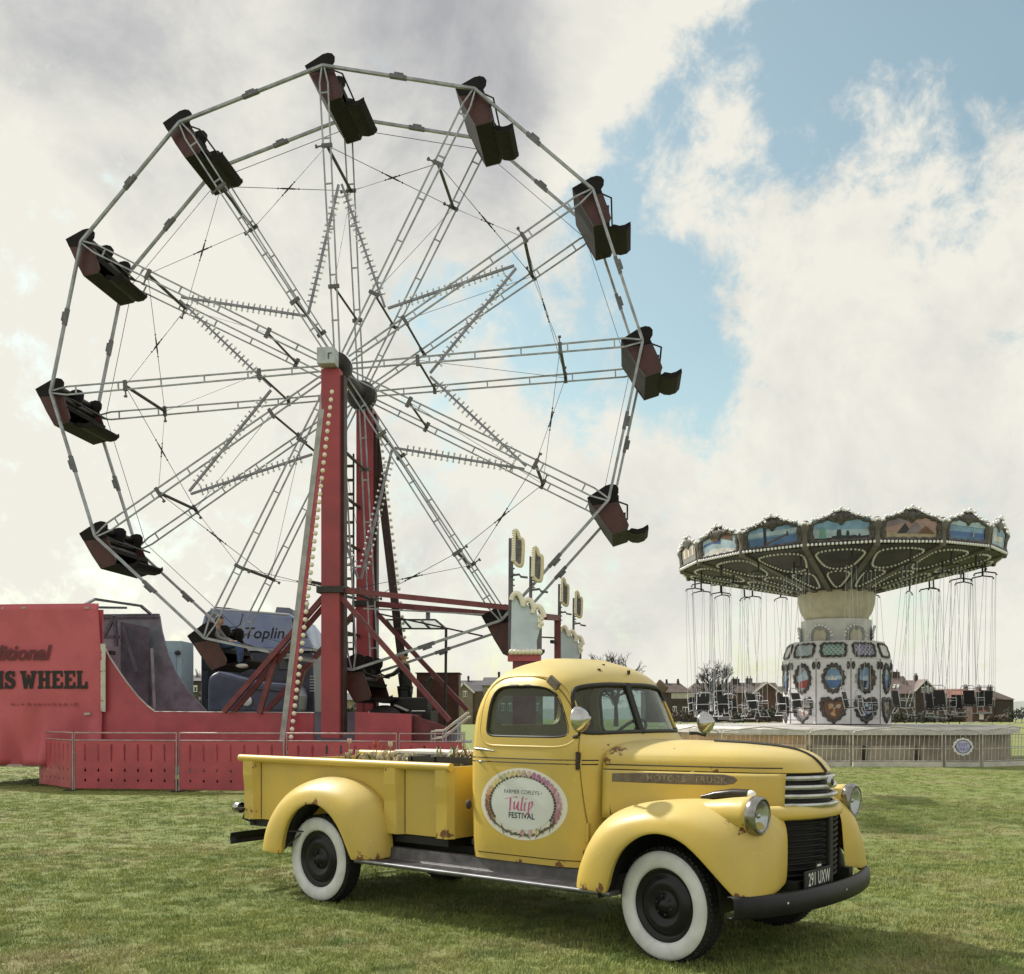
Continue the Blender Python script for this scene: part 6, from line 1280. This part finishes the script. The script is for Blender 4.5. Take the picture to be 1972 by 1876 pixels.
def house(label, fnp, D0, x0, x1, yr, ye, yb, wall, roof, hip=(0, 0), chim=(), wins=(), gable=None, depth=8.0, band=None, extra=None):
    A, B = at(*fnp(x0, yb), D0), at(*fnp(x1, yb), D0); t = empty('house', ((A.x+B.x)/2, D0, gz(D0)), 0, label, 'house', 'houses beyond the field')
    O = t.location.copy(); L_ = lambda zx, zy, y=0.0: at(*fnp(zx, zy), D0)-O+Vector((0, y, 0))
    zE, zR = L_(x0, ye).z, L_(x0, yr).z; xa, xb = L_(x0, ye).x, L_(x1, ye).x
    g = G(); g.box(((xa+xb)/2, depth/2, zE/2-.5), (xb-xa, depth, zE+1.0)); w = g.build('wall', wmat[wall], t)
    e = .35; h0, h1_ = hip; P = [(xa-e, -e, zE), (xb+e, -e, zE), (xb+e, depth+e, zE), (xa-e, depth+e, zE), (xa-e+h0, depth/2, zR), (xb+e-h1_, depth/2, zR)]
    g = G(); g.add(P, [(0, 1, 5, 4), (2, 3, 4, 5), (1, 2, 5), (3, 0, 4), (0, 3, 2, 1)]); r = g.build('roof', rmat[roof], t)
    for (cx_, ct, cw) in chim:
        p = L_(cx_, ct); ww = cw*.1775*K_*D0/FPX; g = G(); g.box((p.x, depth/2, (p.z+zE)/2), (ww, 1.0, p.z-zE)); c = g.build('chimney', wmat['dark'], r)
        for s_ in (-.25, .25): g = G(); g.lathe([(.13, 0), (.11, .45), (.14, .5)], (p.x+s_*ww, depth/2, p.z), (0, 0, 1), 8); g.build('chimney_pot', wmat['brick'], c)
    if gable:
        (ga, gb, gp, gyp, gye) = gable; a, b, p = L_(ga, gye), L_(gb, gye), L_(gp, gyp); dd = 1.2
        g = G(); g.add([(a.x, -dd, -.5), (b.x, -dd, -.5), (b.x, -dd, a.z), (p.x, -dd, p.z), (a.x, -dd, a.z), (a.x, 1, -.5), (b.x, 1, -.5), (b.x, 1, a.z), (a.x, 1, a.z)], [(0, 1, 2, 3, 4), (1, 6, 7, 2), (0, 4, 8, 5)]); g.build('gable', wmat[wall], t)
        o_ = .3; g = G(); rr = depth/2
        for q, s_ in ((a, -1), (b, 1)):
            g.add([(q.x+s_*o_, -dd-.3, q.z-o_*.9), (p.x, -dd-.3, p.z+.05), (p.x, rr, p.z+.05), (q.x+s_*o_, rr, q.z-o_*.9)], [(0, 1, 2, 3)])
        g.build('gable_roof', rmat[roof], t, solid=.12)
        for q in (a, b): g = G(); g.bar((q.x+(-o_ if q is a else o_), -dd-.36, q.z-o_*.9), (p.x, -dd-.36, p.z), .10, .28); g.build('barge_board', white, t)
    if band: g = G(); a, b = L_(band[0], band[2]), L_(band[1], band[3]); g.box(((a.x+b.x)/2, -.03, (a.z+b.z)/2), (b.x-a.x, .08, a.z-b.z)); g.build('render_band', wmat['render'], t)
    for (a0, b0, a1, b1) in wins:
        p, q = L_(a0, b0), L_(a1, b1); y = -.06 if not (gable and gable[0] < a0 < gable[1]) else -1.26; W_, H_ = q.x-p.x, p.z-q.z
        g = G(); g.box(((p.x+q.x)/2, y, (p.z+q.z)/2), (W_, .10, H_)); f = g.build('window', white, t)
        n = 2 if W_ < 1.4 else 3
        for k in range(n): g = G(); g.box((p.x+W_*(k+.5)/n, y-.055, (p.z+q.z)/2-.06), (W_/n-.14, .02, H_-.28)); g.build('pane', wpane, f)
    if extra: extra(t, L_)
    return t
def sky_lights(t, L_):
    for zx in (250, 300): 
        p, q = L_(zx, 435), L_(zx-35, 485); g = G(); w = .45; yy = lambda z: (z-L_(0, 560).z)/(L_(0, 315).z-L_(0, 560).z)*4.0-.30
        g.add([(p.x, yy(p.z), p.z+.05), (p.x+w, yy(p.z), p.z+.05), (q.x+w, yy(q.z), q.z+.05), (q.x, yy(q.z), q.z+.05)], [(0, 1, 2, 3)]); g.build('roof_light', white, t, solid=.05)
def porch(t, L_):
    p, q = L_(1335, 785), L_(1455, 820); g = G(); g.add([(p.x, -1.2, q.z), (q.x, -1.2, q.z), (q.x, 0, p.z), (p.x, 0, p.z)], [(0, 1, 2, 3)]); g.build('porch_roof', rmat['red'], t, solid=.1)
    g = G(); g.box(((p.x+q.x)/2, -.05, q.z-.75), (1.0, .1, 1.5)); g.build('front_door', white, t)
house('hip roofed brown house with white upper band seen past the truck windscreen', h1, 232, -150, 470, 412, 542, 870, 'dark', 'brown', (2.2, 2.2), ((172, 388, 26), (328, 384, 30)), ((218, 728, 272, 800), (350, 735, 430, 850)), band=(200, 510, 548, 625))
house('brown roofed house with small front gable under the bare tree', h1, 244, 440, 905, 410, 545, 870, 'dark', 'brown', (2.2, .3), ((592, 380, 32),), ((975, 745, 1030, 790),), gable=(742, 895, 820, 424, 505))
house('long brown roofed house with twin chimney stacks and wide white edged gable', h1, 240, 925, 1660, 405, 548, 870, 'brick', 'brown', (.3, .3), ((1112, 352, 105), (1298, 345, 85)), ((1170, 755, 1235, 840),), gable=(1290, 1655, 1472, 408, 545))
house('house with grey roof beside the painted hub of the ride', h1, 262, 1600, 2000, 455, 560, 870, 'dark', 'slate', (2.0, .3))
house('tall gabled house with plum roof, skylights and double chimney', h2, 226, 120, 470, 315, 560, 940, 'dark', 'lilac', (.2, .8), ((318, 255, 112),), extra=sky_lights)
house('gabled house wing with white framed windows in a dark gable', h2, 236, 450, 790, 372, 520, 940, 'dark', 'lilac', (.8, .8), ((602, 306, 40),), ((552, 470, 596, 545), (612, 455, 655, 545), (668, 470, 690, 540)), gable=(480, 760, 612, 372, 515))
house('red roofed brick house in the middle of the terrace', h2, 250, 820, 1270, 490, 612, 940, 'brick', 'red', (1.6, .1), ((830, 478, 40), (1282, 458, 46)), ((1175, 808, 1284, 892), (960, 640, 1040, 720)))
house('red roofed brick end house with dark gable wall and porch', h2, 243, 1275, 1560, 505, 640, 940, 'brick', 'red', (.1, .3), ((1466, 462, 46), (1612, 462, 58)), ((1395, 650, 1448, 736), (1300, 650, 1350, 720)), extra=porch)
house('dark brick gable wall of the end house at the right', h2, 246, 1480, 1830, 520, 640, 940, 'dark', 'brown', (2.2, 3.0))
house('stone house with white edged gable left of the truck cab', q2, 170, 1600, 2050, 760, 905, 1290, 'stone', 'slate', (.3, .3), ((1760, 742, 22),), ((1712, 900, 1762, 975),), gable=(1640, 1830, 1718, 800, 905))
def wnd(a, y0, n, st, w, h): return tuple((a+st*i, y0, a+st*i+w, y0+h) for i in range(n))
house('brick terrace with rows of white windows seen through the cab', q2, 165, 1960, 2700, 720, 830, 1290, 'stone', 'slate', (.3, .3), ((2150, 690, 30), (2480, 690, 30)), wnd(2010, 870, 8, 85, 46, 80)+wnd(2010, 1050, 8, 85, 50, 100))
house('low dark roofed building beyond the blue lorry', s4, 120, 1215, 1420, 655, 700, 900, 'dark', 'slate', (.3, .3), (), ((1285, 730, 1330, 775),))
house('brick house with white windows glimpsed between the ferris wheel towers', q2, 150, 60, 430, 920, 1010, 1290, 'stone', 'slate', (.3, .3), (), ((165, 950, 220, 1010), (165, 1045, 230, 1110)))

leafm = [mat('dark hedge leaves', (.030, .036, .020), .7, 0, .4, 2.0), mat('olive hedge leaves', (.058, .062, .030), .7, 0, .4, 2.0), mat('brown winter hedge', (.075, .060, .042), .75, 0, .4, 2.0)]
barkm = mat('grey bark', (.055, .046, .042), .85, 0, .3, 3.0)
def leaf_mass(g, c, r, n, rnd, s0, s1, shell=.55):
    for _ in range(n):
        while True:
            d = Vector((rnd.gauss(0, 1), rnd.gauss(0, 1), rnd.gauss(0, 1))).normalized()
            if d.z > -.55: break
        rr = rnd.uniform(shell, 1.05); p = Vector((c[0]+d.x*r[0]*rr, c[1]+d.y*r[1]*rr, c[2]+d.z*r[2]*rr)); s_ = rnd.uniform(s0, s1)
        u = Vector((rnd.gauss(0, 1), rnd.gauss(0, 1), rnd.gauss(0, 1))).normalized(); v = u.orthogonal().normalized()
        g.add([p-u*s_, p+v*s_*.6, p+u*s_, p-v*s_*.6], [(0, 1, 2, 3)])
def hedge(label, fnp, D0, x0, x1, ytop, ybot, m, seed, name='hedge', cat='hedge'):
    rnd = random.Random(seed); A, B = at(*fnp(x0, ybot), D0), at(*fnp(x1, ybot), D0); zt = at(*fnp(x0, ytop), D0).z; t = empty(name, ((A.x+B.x)/2, D0, gz(D0)), 0, label, cat, 'hedges and bushes by the houses')
    hgt = zt-gz(D0); w = B.x-A.x; n = max(2, int(w/2.2)); g = G(); st = G()
    for i in range(n):
        x = -w/2+w*(i+.5)/n; hh = hgt*rnd.uniform(.72, 1.02); leaf_mass(g, (x, rnd.uniform(-.4, .4), hh*.52), (w/n*.75, 1.2, hh*.52), 170, rnd, .14, .34)
        st.tube([(x, 0, -.2), (x+rnd.uniform(-.2, .2), 0, hh*.6)], [.08, .04], 5)
    g.build('foliage', leafm[m], t); st.build('stems', barkm, t)
    return t
for k, a in enumerate(((h1, 150, 190, 700, 715, 930, 2, 'brown leafy hedge below the hip roofed house'), (h1, 150, 690, 960, 725, 930, 0, 'dark hedge below the small front gable'), (h1, 148, 1060, 1190, 770, 930, 1, 'olive bush standing beside the dark hedge'), (h1, 146, 1270, 1720, 735, 930, 0, 'dark clipped hedge left of the painted hub'),
                       (h2, 150, 160, 420, 790, 960, 1, 'olive hedge below the tall gabled house'), (h2, 146, 400, 880, 800, 960, 0, 'dark hedge below the gabled wing'), (h2, 148, 890, 1170, 760, 960, 2, 'brown bush in front of the red roofed terrace'), (h2, 200, 1490, 1720, 840, 960, 2, 'brown hedge at the foot of the dark gable wall'), (h2, 215, 1730, 1900, 700, 960, 1, 'round olive tree right of the dark gable wall'), (h2, 190, 1890, 2100, 690, 960, 0, 'dark bushy tree at the right edge'),
                       (q2, 95, 60, 520, 1080, 1290, 0, 'dark hedge behind the ferris wheel base'), (s4, 100, 1100, 1500, 770, 930, 2, 'brown hedge beyond the pale blue cabin'))):
    hedge(a[7], a[0], a[1], a[2], a[3], a[4], a[5], a[6], 100+k)
def bare_tree(label, px, pyb, ytop, D0, seed, spread=1.0, pale=False):
    rnd = random.Random(seed); base = at(px, HOR+20, D0); base.z = gz(D0); H = at(px, ytop, D0).z-base.z; t = empty('bare_tree', base, 0, label, 'tree', 'bare winter trees')
    tr = G(); cr = G(); H0 = H
    def grow_(p, d, ln, r, lev, g):
        q = p+d*ln; bend = Vector((rnd.gauss(0, .1), rnd.gauss(0, .1), rnd.gauss(0, .05)))*ln; m = (p+q)/2+bend
        g.tube([p, m, q], [r, r*.8, r*.62], 6 if lev < 2 else 4 if lev < 4 else 3, caps=False)
        if lev >= 6 or ln < H0*.018: return
        n = 4 if lev == 0 else 3
        for i in range(n):
            a = rnd.uniform(0, 2*pi); tl = rnd.uniform(.30, .75)*spread; x, y, z = basis(d); nd = (d*cos(tl)+(x*cos(a)+y*sin(a))*sin(tl)+Vector((0, 0, .10))).normalized()
            grow_(q if i < 2 or lev == 0 else m, nd, ln*rnd.uniform(.62, .84), r*.66, lev+1, cr)
    grow_(Vector((0, 0, -.2)), Vector((0, 0, 1)), H*.24, H*.028, 0, tr)
    k_ = H/max(v[2] for v in cr.v)
    for g in (tr, cr): g.v = [(x*k_, y*k_, z*k_) for x, y, z in g.v]
    tr.build('trunk', barkm, t); c = cr.build('crown', barkm, t)
    return t
bare_tree('bare tree with upright crown above the small front gable', 1372, 1392, 1268, 190, 3)
bare_tree('bare bushy tree showing right above the truck cab roof', 1186, 1392, 1250, 130, 8, 1.15)
bare_tree('dense bare tree top left of its twin above the cab roof', 1138, 1392, 1256, 138, 12, 1.2)
bare_tree('thin bare tree glimpsed beyond the pale blue cabin', 362, 1392, 1285, 120, 21)
def hills():
    xs = [-900+60*i for i in range(46)]; rnd = random.Random(2); g = G(); D0 = 1500
    prof = [-34+lerp(x, [(-900, 30), (200, 34), (700, 40), (900, 52), (1100, 60), (1800, 70)])+6*sin(x*.011)+4*sin(x*.031+1) for x in xs]
    g.grid([[(x, D0-200, -45) for x in xs], [(x, D0, z*.6-6) for x, z in zip(xs, prof)], [(x, D0+150, z) for x, z in zip(xs, prof)], [(x, D0+500, -40) for x in xs]]); o = g.build('hills', mat('pale far hills', (.30, .33, .30), .9, 0, .2, .01)); tag(o, kind='structure')
hills()
# ------------------------------------------------------------------ load in the truck bed and people
def tl_(px, py, y):                # pixel -> truck-local point on the plane local y
    f = Vector((cos(TYAW), sin(TYAW), 0)); l = Vector((-f.y, f.x, 0)); O = Vector((-1.0598, 9.2735, 0)); C_ = Vector((0, 0, EYE)); d = Vector(((px-PCX)/FPX, 1, (HOR-py)/FPX))
    t = ((O-C_).dot(l)+y)/d.dot(l); P = C_+d*t-O; return Vector((P.dot(f), y, P.z))
TM = Matrix.Translation((-1.0598, 9.2735, 0)) @ Matrix.Rotation(TYAW, 4, 'Z')
leafg = mat('tulip leaf', (.16, .20, .09), .5, 0, 0, 9, col2=(.26, .25, .13)); dry = mat('dry tulip leaf', (.34, .25, .14), .6, 0, 0, 9, col2=(.22, .20, .10)); cream = mat('cream petals', (.70, .63, .46), .5, 0, .2, 14)
petal = {'red': mat('red petals', (.48, .09, .075), .45, 0, .3, 20), 'pink': mat('pale pink petals', (.66, .46, .44), .45, 0, .2, 20), 'cream': cream}
def bloom(g, c, r, rnd, opened=.35):
    for k in range(6):
        a = 2*pi*k/6+rnd.uniform(-.2, .2); d = Vector((cos(a), sin(a), 0)); s_ = Vector((-sin(a), cos(a), 0)); w = r*.55; o = opened+.1*(k % 2)
        rows = [[c+d*r*.15-s_*w*.3, c+d*r*.2, c+d*r*.15+s_*w*.3], [c+d*r*.62+Vector((0, 0, r*.7))-s_*w, c+d*r*.75+Vector((0, 0, r*.65)), c+d*r*.62+Vector((0, 0, r*.7))+s_*w], [c+d*r*(.4+o*.5)+Vector((0, 0, r*1.5))-s_*w*.7, c+d*r*(.5+o*.5)+Vector((0, 0, r*1.5)), c+d*r*(.4+o*.5)+Vector((0, 0, r*1.5))+s_*w*.7], [c+d*r*(.25+o)+Vector((0, 0, r*2.0)) for _ in range(3)]]
        g.grid(rows)
def blade(g, p, a, ln, w, lean, rnd):
    d = Vector((cos(a), sin(a), 0)); s_ = Vector((-sin(a), cos(a), 0)); rows = []
    for i in range(6):
        t = i/5; ww = w*(.5+1.2*t)*(1-t)**.6+.001; q = p+d*ln*lean*t*t+Vector((0, 0, ln*(t-.25*lean*t*t))); rows.append([q-s_*ww, q+Vector((d.x*-.006, d.y*-.006, 0)), q+s_*ww])
    g.grid(rows)
def tulip(px, py, y, col, label, seed, r=.026):
    rnd = random.Random(seed); top = tl_(px, py, y); W_ = TM @ Vector((top.x, top.y, .66)); t = empty('tulip', W_, TYAW, label, 'tulip', 'tulips in the truck bed'); h = top.z-.66
    g = G(); g.tube([(0, 0, 0), (.005, .004, h*.5), (0, 0, h)], .0045, 6); g.build('stem', leafg, t)
    g = G(); bloom(g, Vector((0, 0, h-.012)), r, rnd); g.build('bloom', petal[col], t)
    for k in range(3): g = G(); blade(g, Vector((0, 0, h*.35)), rnd.uniform(0, 6.3), h*rnd.uniform(.45, .68), .018, .4, rnd); g.build('leaf', leafg, t)
tulip(*q2(290, 1545), -.30, 'pink', 'single tall pale pink tulip, leftmost in the truck bed', 1); tulip(*q2(625, 1600), -.30, 'red', 'single open red tulip in the middle of the truck bed', 2, .034); tulip(*q2(800, 1585), -.28, 'cream', 'single tall cream tulip right of the red one', 3)
def pot(px, y, label, seed, k=9):
    rnd = random.Random(seed); p = tl_(px, 1455, y); W_ = TM @ Vector((p.x, y, .632)); t = empty('flower_pot', W_, TYAW, label, 'flower pot', 'pots of cream flowers in the truck bed')
    g = G(); g.lathe([(0, 0), (.07, 0), (.10, .16), (.108, .165), (.108, .20), (.095, .20), (.09, .15), (0, .15)], (0, 0, .26), (0, 0, 1), 18); g.build('pot', mat('brown plastic pot', (.10, .06, .04), .5), t)
    g = G(); g.box((0, 0, .13), (.2, .2, .26)); g.build('pot_stand', black, t)
    for i in range(k):
        a = rnd.uniform(0, 6.3); rr = rnd.uniform(.02, .11); x, y_ = rr*cos(a), rr*sin(a); h = rnd.uniform(.50, .565); g = G(); g.tube([(x*.4, y_*.4, .42), (x, y_, h)], .004, 5); s_ = g.build('stem', leafg, t)
        g = G(); bloom(g, Vector((x, y_, h-.01)), rnd.uniform(.016, .024), rnd, .6); g.build('bloom', cream, s_)
    for i in range(6): g = G(); blade(g, Vector((0, 0, .42)), rnd.uniform(0, 6.3), rnd.uniform(.13, .2), .014, .7, rnd); g.build('leaf', dry if i % 2 else leafg, t)
pot(682, -.36, 'pot of small cream flowers, leftmost of the row behind the rail', 11, 6); pot(716, -.34, 'pot of small cream flowers under the red tulip', 12, 10); pot(748, -.34, 'pot of small cream flowers in the middle of the row', 13, 10); pot(778, -.36, 'pot of small cream flowers next to the black crate', 14, 9)
def crate(px0, px1, y, ztop, label, seed):
    a, b = tl_(px0, 1455, y), tl_(px1, 1455, y); x0, x1 = a.x, b.x; W_ = TM @ Vector(((x0+x1)/2, y+.17, .632)); t = empty('plastic_crate', W_, TYAW, label, 'crate', 'black crates in the truck bed'); w = x1-x0; d = .36; zt = ztop-.632
    cm = mat('black crate plastic', (.02, .02, .021), .35, 0, .3, 10)
    for z in (zt-.02, zt-.12, zt-.22, .05, .15):
        for (c, s_) in (((0, -d/2, z), (w, .014, .045)), ((0, d/2, z), (w, .014, .045)), ((-w/2, 0, z), (.014, d, .045)), ((w/2, 0, z), (.014, d, .045))): g = G(); g.box(c, s_); g.build('slat', cm, t)
    for sx in (-1, 1):
        for sy in (-1, 1): g = G(); g.box((sx*w/2, sy*d/2, zt/2), (.035, .035, zt)); g.build('corner_post', cm, t)
    g = G(); g.box((0, 0, zt-.10), (w-.03, d-.03, .02)); g.build('tray', cm, t)
    rnd = random.Random(seed)
    lf = empty('tulip_clump', TM @ Vector(((x0+x1)/2, y+.17, ztop-.10)), TYAW, 'clump of '+('browning' if seed > 30 else 'fading')+' tulip leaves growing in the black crate '+('against the cab' if seed > 30 else 'beside the pots'), 'plant')
    for i in range(46 if seed > 30 else 12):
        g = G(); blade(g, Vector((rnd.uniform(-w/2, w/2)*.9, rnd.uniform(-d/2, d/2)*.9, 0)), rnd.uniform(0, 6.3), rnd.uniform(.12, .225) if seed > 30 else rnd.uniform(.08, .14), .012, rnd.uniform(.2, .9), rnd); g.build('leaf', dry if rnd.random() < .6 else leafg, lf)
crate(793, 838, -.42, 1.185, 'small black slatted plastic crate next to the flower pots', 21); crate(838, 905, -.44, 1.19, 'black slatted plastic crate full of leaves against the cab', 31)
wb = empty('white_box', TM @ Vector((.63, -.06, .632)), TYAW, 'low white polystyrene box behind the cream flowers', 'box'); g = G(); g.box((0, 0, .28), (.66, .30, .56)); g.build('body', mat('white polystyrene', (.72, .70, .62), .7), wb, bevel=.01)
g = G(); g.box((0, 0, .575), (.69, .33, .03)); g.build('lid', mat('white polystyrene', (.72, .70, .62), .7), wb, bevel=.008)

# people: skinned skeletons, clothes as their own parts
def skin(name, verts, edges, radii, m, parent, lev=2, root=0):
    me = bpy.data.meshes.new(name); me.from_pydata([tuple(v) for v in verts], edges, []); me.materials.append(m); o = bpy.data.objects.new(name, me); COL.objects.link(o); o.parent = parent
    md = o.modifiers.new('k', 'SKIN'); md.use_smooth_shade = True
    for i, r in enumerate(radii): sv = me.skin_vertices[0].data[i]; sv.radius = (r, r) if not isinstance(r, tuple) else r; sv.use_root = (i == root)
    md = o.modifiers.new('s', 'SUBSURF'); md.levels = lev; md.render_levels = lev
    return o
skinm = mat('skin', (.48, .29, .22), .5)
def head(par, c, fwd, hair, s_=1.0, cap=False):
    f = Vector(fwd).normalized(); r = f.cross(Vector((0, 0, 1))).normalized(); u = r.cross(f); c = Vector(c)
    g = G(); k, n = 12, 16; rows = []
    for i in range(k+1):
        t = pi*i/k; row = []
        for j in range(n):
            a = 2*pi*j/n; x, y, z = sin(t)*cos(a), sin(t)*sin(a), -cos(t); jaw = 1-.28*max(0, -z-.2)
            fx = x*.098*(jaw if x > 0 else .92); 
            if x > .85 and -.35 < z < .15: fx += .014*(1-abs(z+.1)/.3) if abs(y) < .25 else 0
            row.append(c+(f*fx+r*y*.078*jaw+u*z*.118)*s_)
        rows.append(row)
    g.grid(rows, closed=True); hd = g.build('head', skinm, par)
    g = G(); g.add([], []); g.lathe([(.018, 0), (.022, .02), (.0, .034)], c+(f*.092-u*.018)*s_, f, 8); g.build('nose', skinm, hd)
    for e in (-1, 1):
        g = G(); g.ball(c+(f*.088+r*e*.034+u*.012)*s_, .010*s_, 0, 8, 5); g.build('eye', black, hd)
        g = G(); g.ball(c+(r*e*.080-u*.005)*s_, (.016*s_, .012*s_, .028*s_)); g.build('ear', skinm, hd)
    g = G(); g.bar(c+(f*.090-r*.022-u*.058)*s_, c+(f*.090+r*.022-u*.058)*s_, .008, .006); g.build('mouth', mat('lips', (.30, .12, .10), .5), hd)
    g = G(); rows = []
    for i in range(8):
        t = pi*.5*i/7*1.15; row = []
        for j in range(n): a = 2*pi*j/n; lim = 1.0; x, y, z = sin(t)*cos(a), sin(t)*sin(a), cos(t); z2 = z if x < .3 else max(z, .35); row.append(c+(f*(x*.106-.006)+r*y*.088+u*(z2*.128+.004))*s_)
        rows.append(row)
    g.grid(rows, closed=True); g.build('cap' if cap else 'hair', hair, hd)
    return hd
def hand(par, wrist, d, up):
    d = Vector(d).normalized(); up = Vector(up).normalized(); s_ = d.cross(up).normalized(); w = Vector(wrist); g = G()
    g.tube([w, w+d*.04, w+d*.085], [.022, .032, .030], 8)
    for i, (o, ln) in enumerate(((-.026, .062), (-.009, .074), (.009, .070), (.025, .054))):
        b = w+d*.080+s_*o; g.tube([b, b+d*ln*.5-up*.006, b+d*ln*.85-up*.022, b+d*ln-up*.036], [.0095, .009, .008, .006], 6)
    b = w+d*.03-s_*.028; g.tube([b, b+d*.025-s_*.022, b+d*.055-s_*.028-up*.012], [.012, .010, .007], 6)
    return g.build('hand', skinm, par)
def rider():
    p0 = wheel.matrix_basis @ (rad(7, WR, .42)); t = empty('person', p0, -WY_, 'person in grey jacket and blue jeans riding the gondola in front of the blue lorry', 'person')
    jacket = mat('grey jacket', (.23, .23, .235), .8, 0, .3, 12); jeans = mat('blue jeans', (.06, .11, .25), .8, 0, .3, 15)
    V_ = [(-.02, 0, -.16), (.03, 0, -.02), (.07, 0, .12), (.10, 0, .22), (.09, -.15, .17), (.20, -.20, .02), (.40, -.14, -.04), (.09, .15, .17), (.20, .20, .02), (.40, .14, -.04)]
    skin('jacket', V_, [(0, 1), (1, 2), (2, 3), (2, 4), (4, 5), (5, 6), (2, 7), (7, 8), (8, 9)], [(.13, .16), (.12, .15), (.12, .16), .055, .062, .048, .036, .062, .048, .036], jacket, t, root=1)
    V_ = [(-.02, 0, -.17), (.02, -.09, -.18), (.40, -.12, -.12), (.56, -.13, -.10), (.62, -.12, -.30), (.62, -.11, -.50), (.02, .09, -.18), (.40, .11, -.12), (.54, .12, -.10), (.58, .12, -.30), (.55, .12, -.50)]
    skin('jeans', V_, [(0, 1), (1, 2), (2, 3), (3, 4), (4, 5), (0, 6), (6, 7), (7, 8), (8, 9), (9, 10)], [.12, .095, .075, .066, .058, .050, .095, .075, .066, .058, .050], jeans, t)
    for y, x in ((-.11, .62), (.12, .55)): g = G(); g.ball((x+.05, y, -.555), (.135, .05, .045), 0, 12, 7); g.build('shoe', mat('white trainer', (.62, .60, .58), .6, 0, .2, 20), t)
    g = G(); g.tube([(.10, 0, .20), (.12, 0, .30)], .05, 10); g.build('neck', skinm, t)
    head(t, (.15, 0, .385), (1, -.15, -.05), mat('brown hair', (.045, .028, .02), .7), .95)
    hand(t, (.40, -.14, -.04), (.9, .1, -.2), (0, 0, 1)); hand(t, (.40, .14, -.04), (.9, -.1, -.2), (0, 0, 1))
rider()
def attendant():
    P = at(*q2(985, 440), 23.0); dk = mat('black jacket', (.022, .021, .022), .8, 0, .3, 12)
    d = empty('ride_platform', (P.x+.1, 23.0, 0), -WY_, 'dark boarding platform deck behind the engine', 'platform'); g = G(); g.box((0, .1, .55), (1.9, .9, 1.10)); g.build('deck', mat('dark deck', (.05, .035, .035), .7, 0, .4, 5), d); g = G(); g.bar((-.93, -.34, 1.1), (-.93, -.34, 2.0), .04); g.build('deck_post', redd, d)
    t = empty('person', (P.x, 23.0, 1.10), -WY_, 'person in black jacket and cap standing beside the bottom gondola, arm reaching left', 'person')
    V_ = [(0, 0, .92), (0, 0, 1.10), (-.01, 0, 1.28), (-.02, 0, 1.45), (0, -.19, 1.40), (-.20, -.24, 1.22), (-.42, -.24, 1.16), (0, .19, 1.40), (.04, .24, 1.12), (-.03, .22, .90)]
    skin('jacket', V_, [(0, 1), (1, 2), (2, 3), (2, 4), (4, 5), (5, 6), (2, 7), (7, 8), (8, 9)], [(.13, .18), (.13, .17), (.13, .19), .06, .068, .052, .04, .068, .052, .04], dk, t, root=1)
    V_ = [(0, 0, .92), (0, -.10, .86), (-.02, -.11, .48), (.02, -.11, .08), (0, .10, .86), (.02, .11, .48), (.04, .12, .08)]
    skin('trousers', V_, [(0, 1), (1, 2), (2, 3), (0, 4), (4, 5), (5, 6)], [.14, .10, .072, .055, .10, .072, .055], mat('dark trousers', (.03, .03, .036), .8), t)
    for y, x in ((-.11, .0), (.12, .02)): g = G(); g.ball((x-.06, y, .045), (.14, .05, .045), 0, 12, 7); g.build('shoe', black, t)
    g = G(); g.tube([(-.02, 0, 1.44), (-.03, 0, 1.54)], .055, 10); g.build('neck', skinm, t)
    head(t, (-.05, 0, 1.635), (-1, -.3, -.12), mat('dark cap', (.03, .03, .034), .8), 1.0, True)
    hand(t, (-.42, -.24, 1.16), (-1, 0, -.1), (0, 0, 1)); hand(t, (-.03, .22, .90), (-.1, 0, -1), (-1, 0, 0))
attendant()
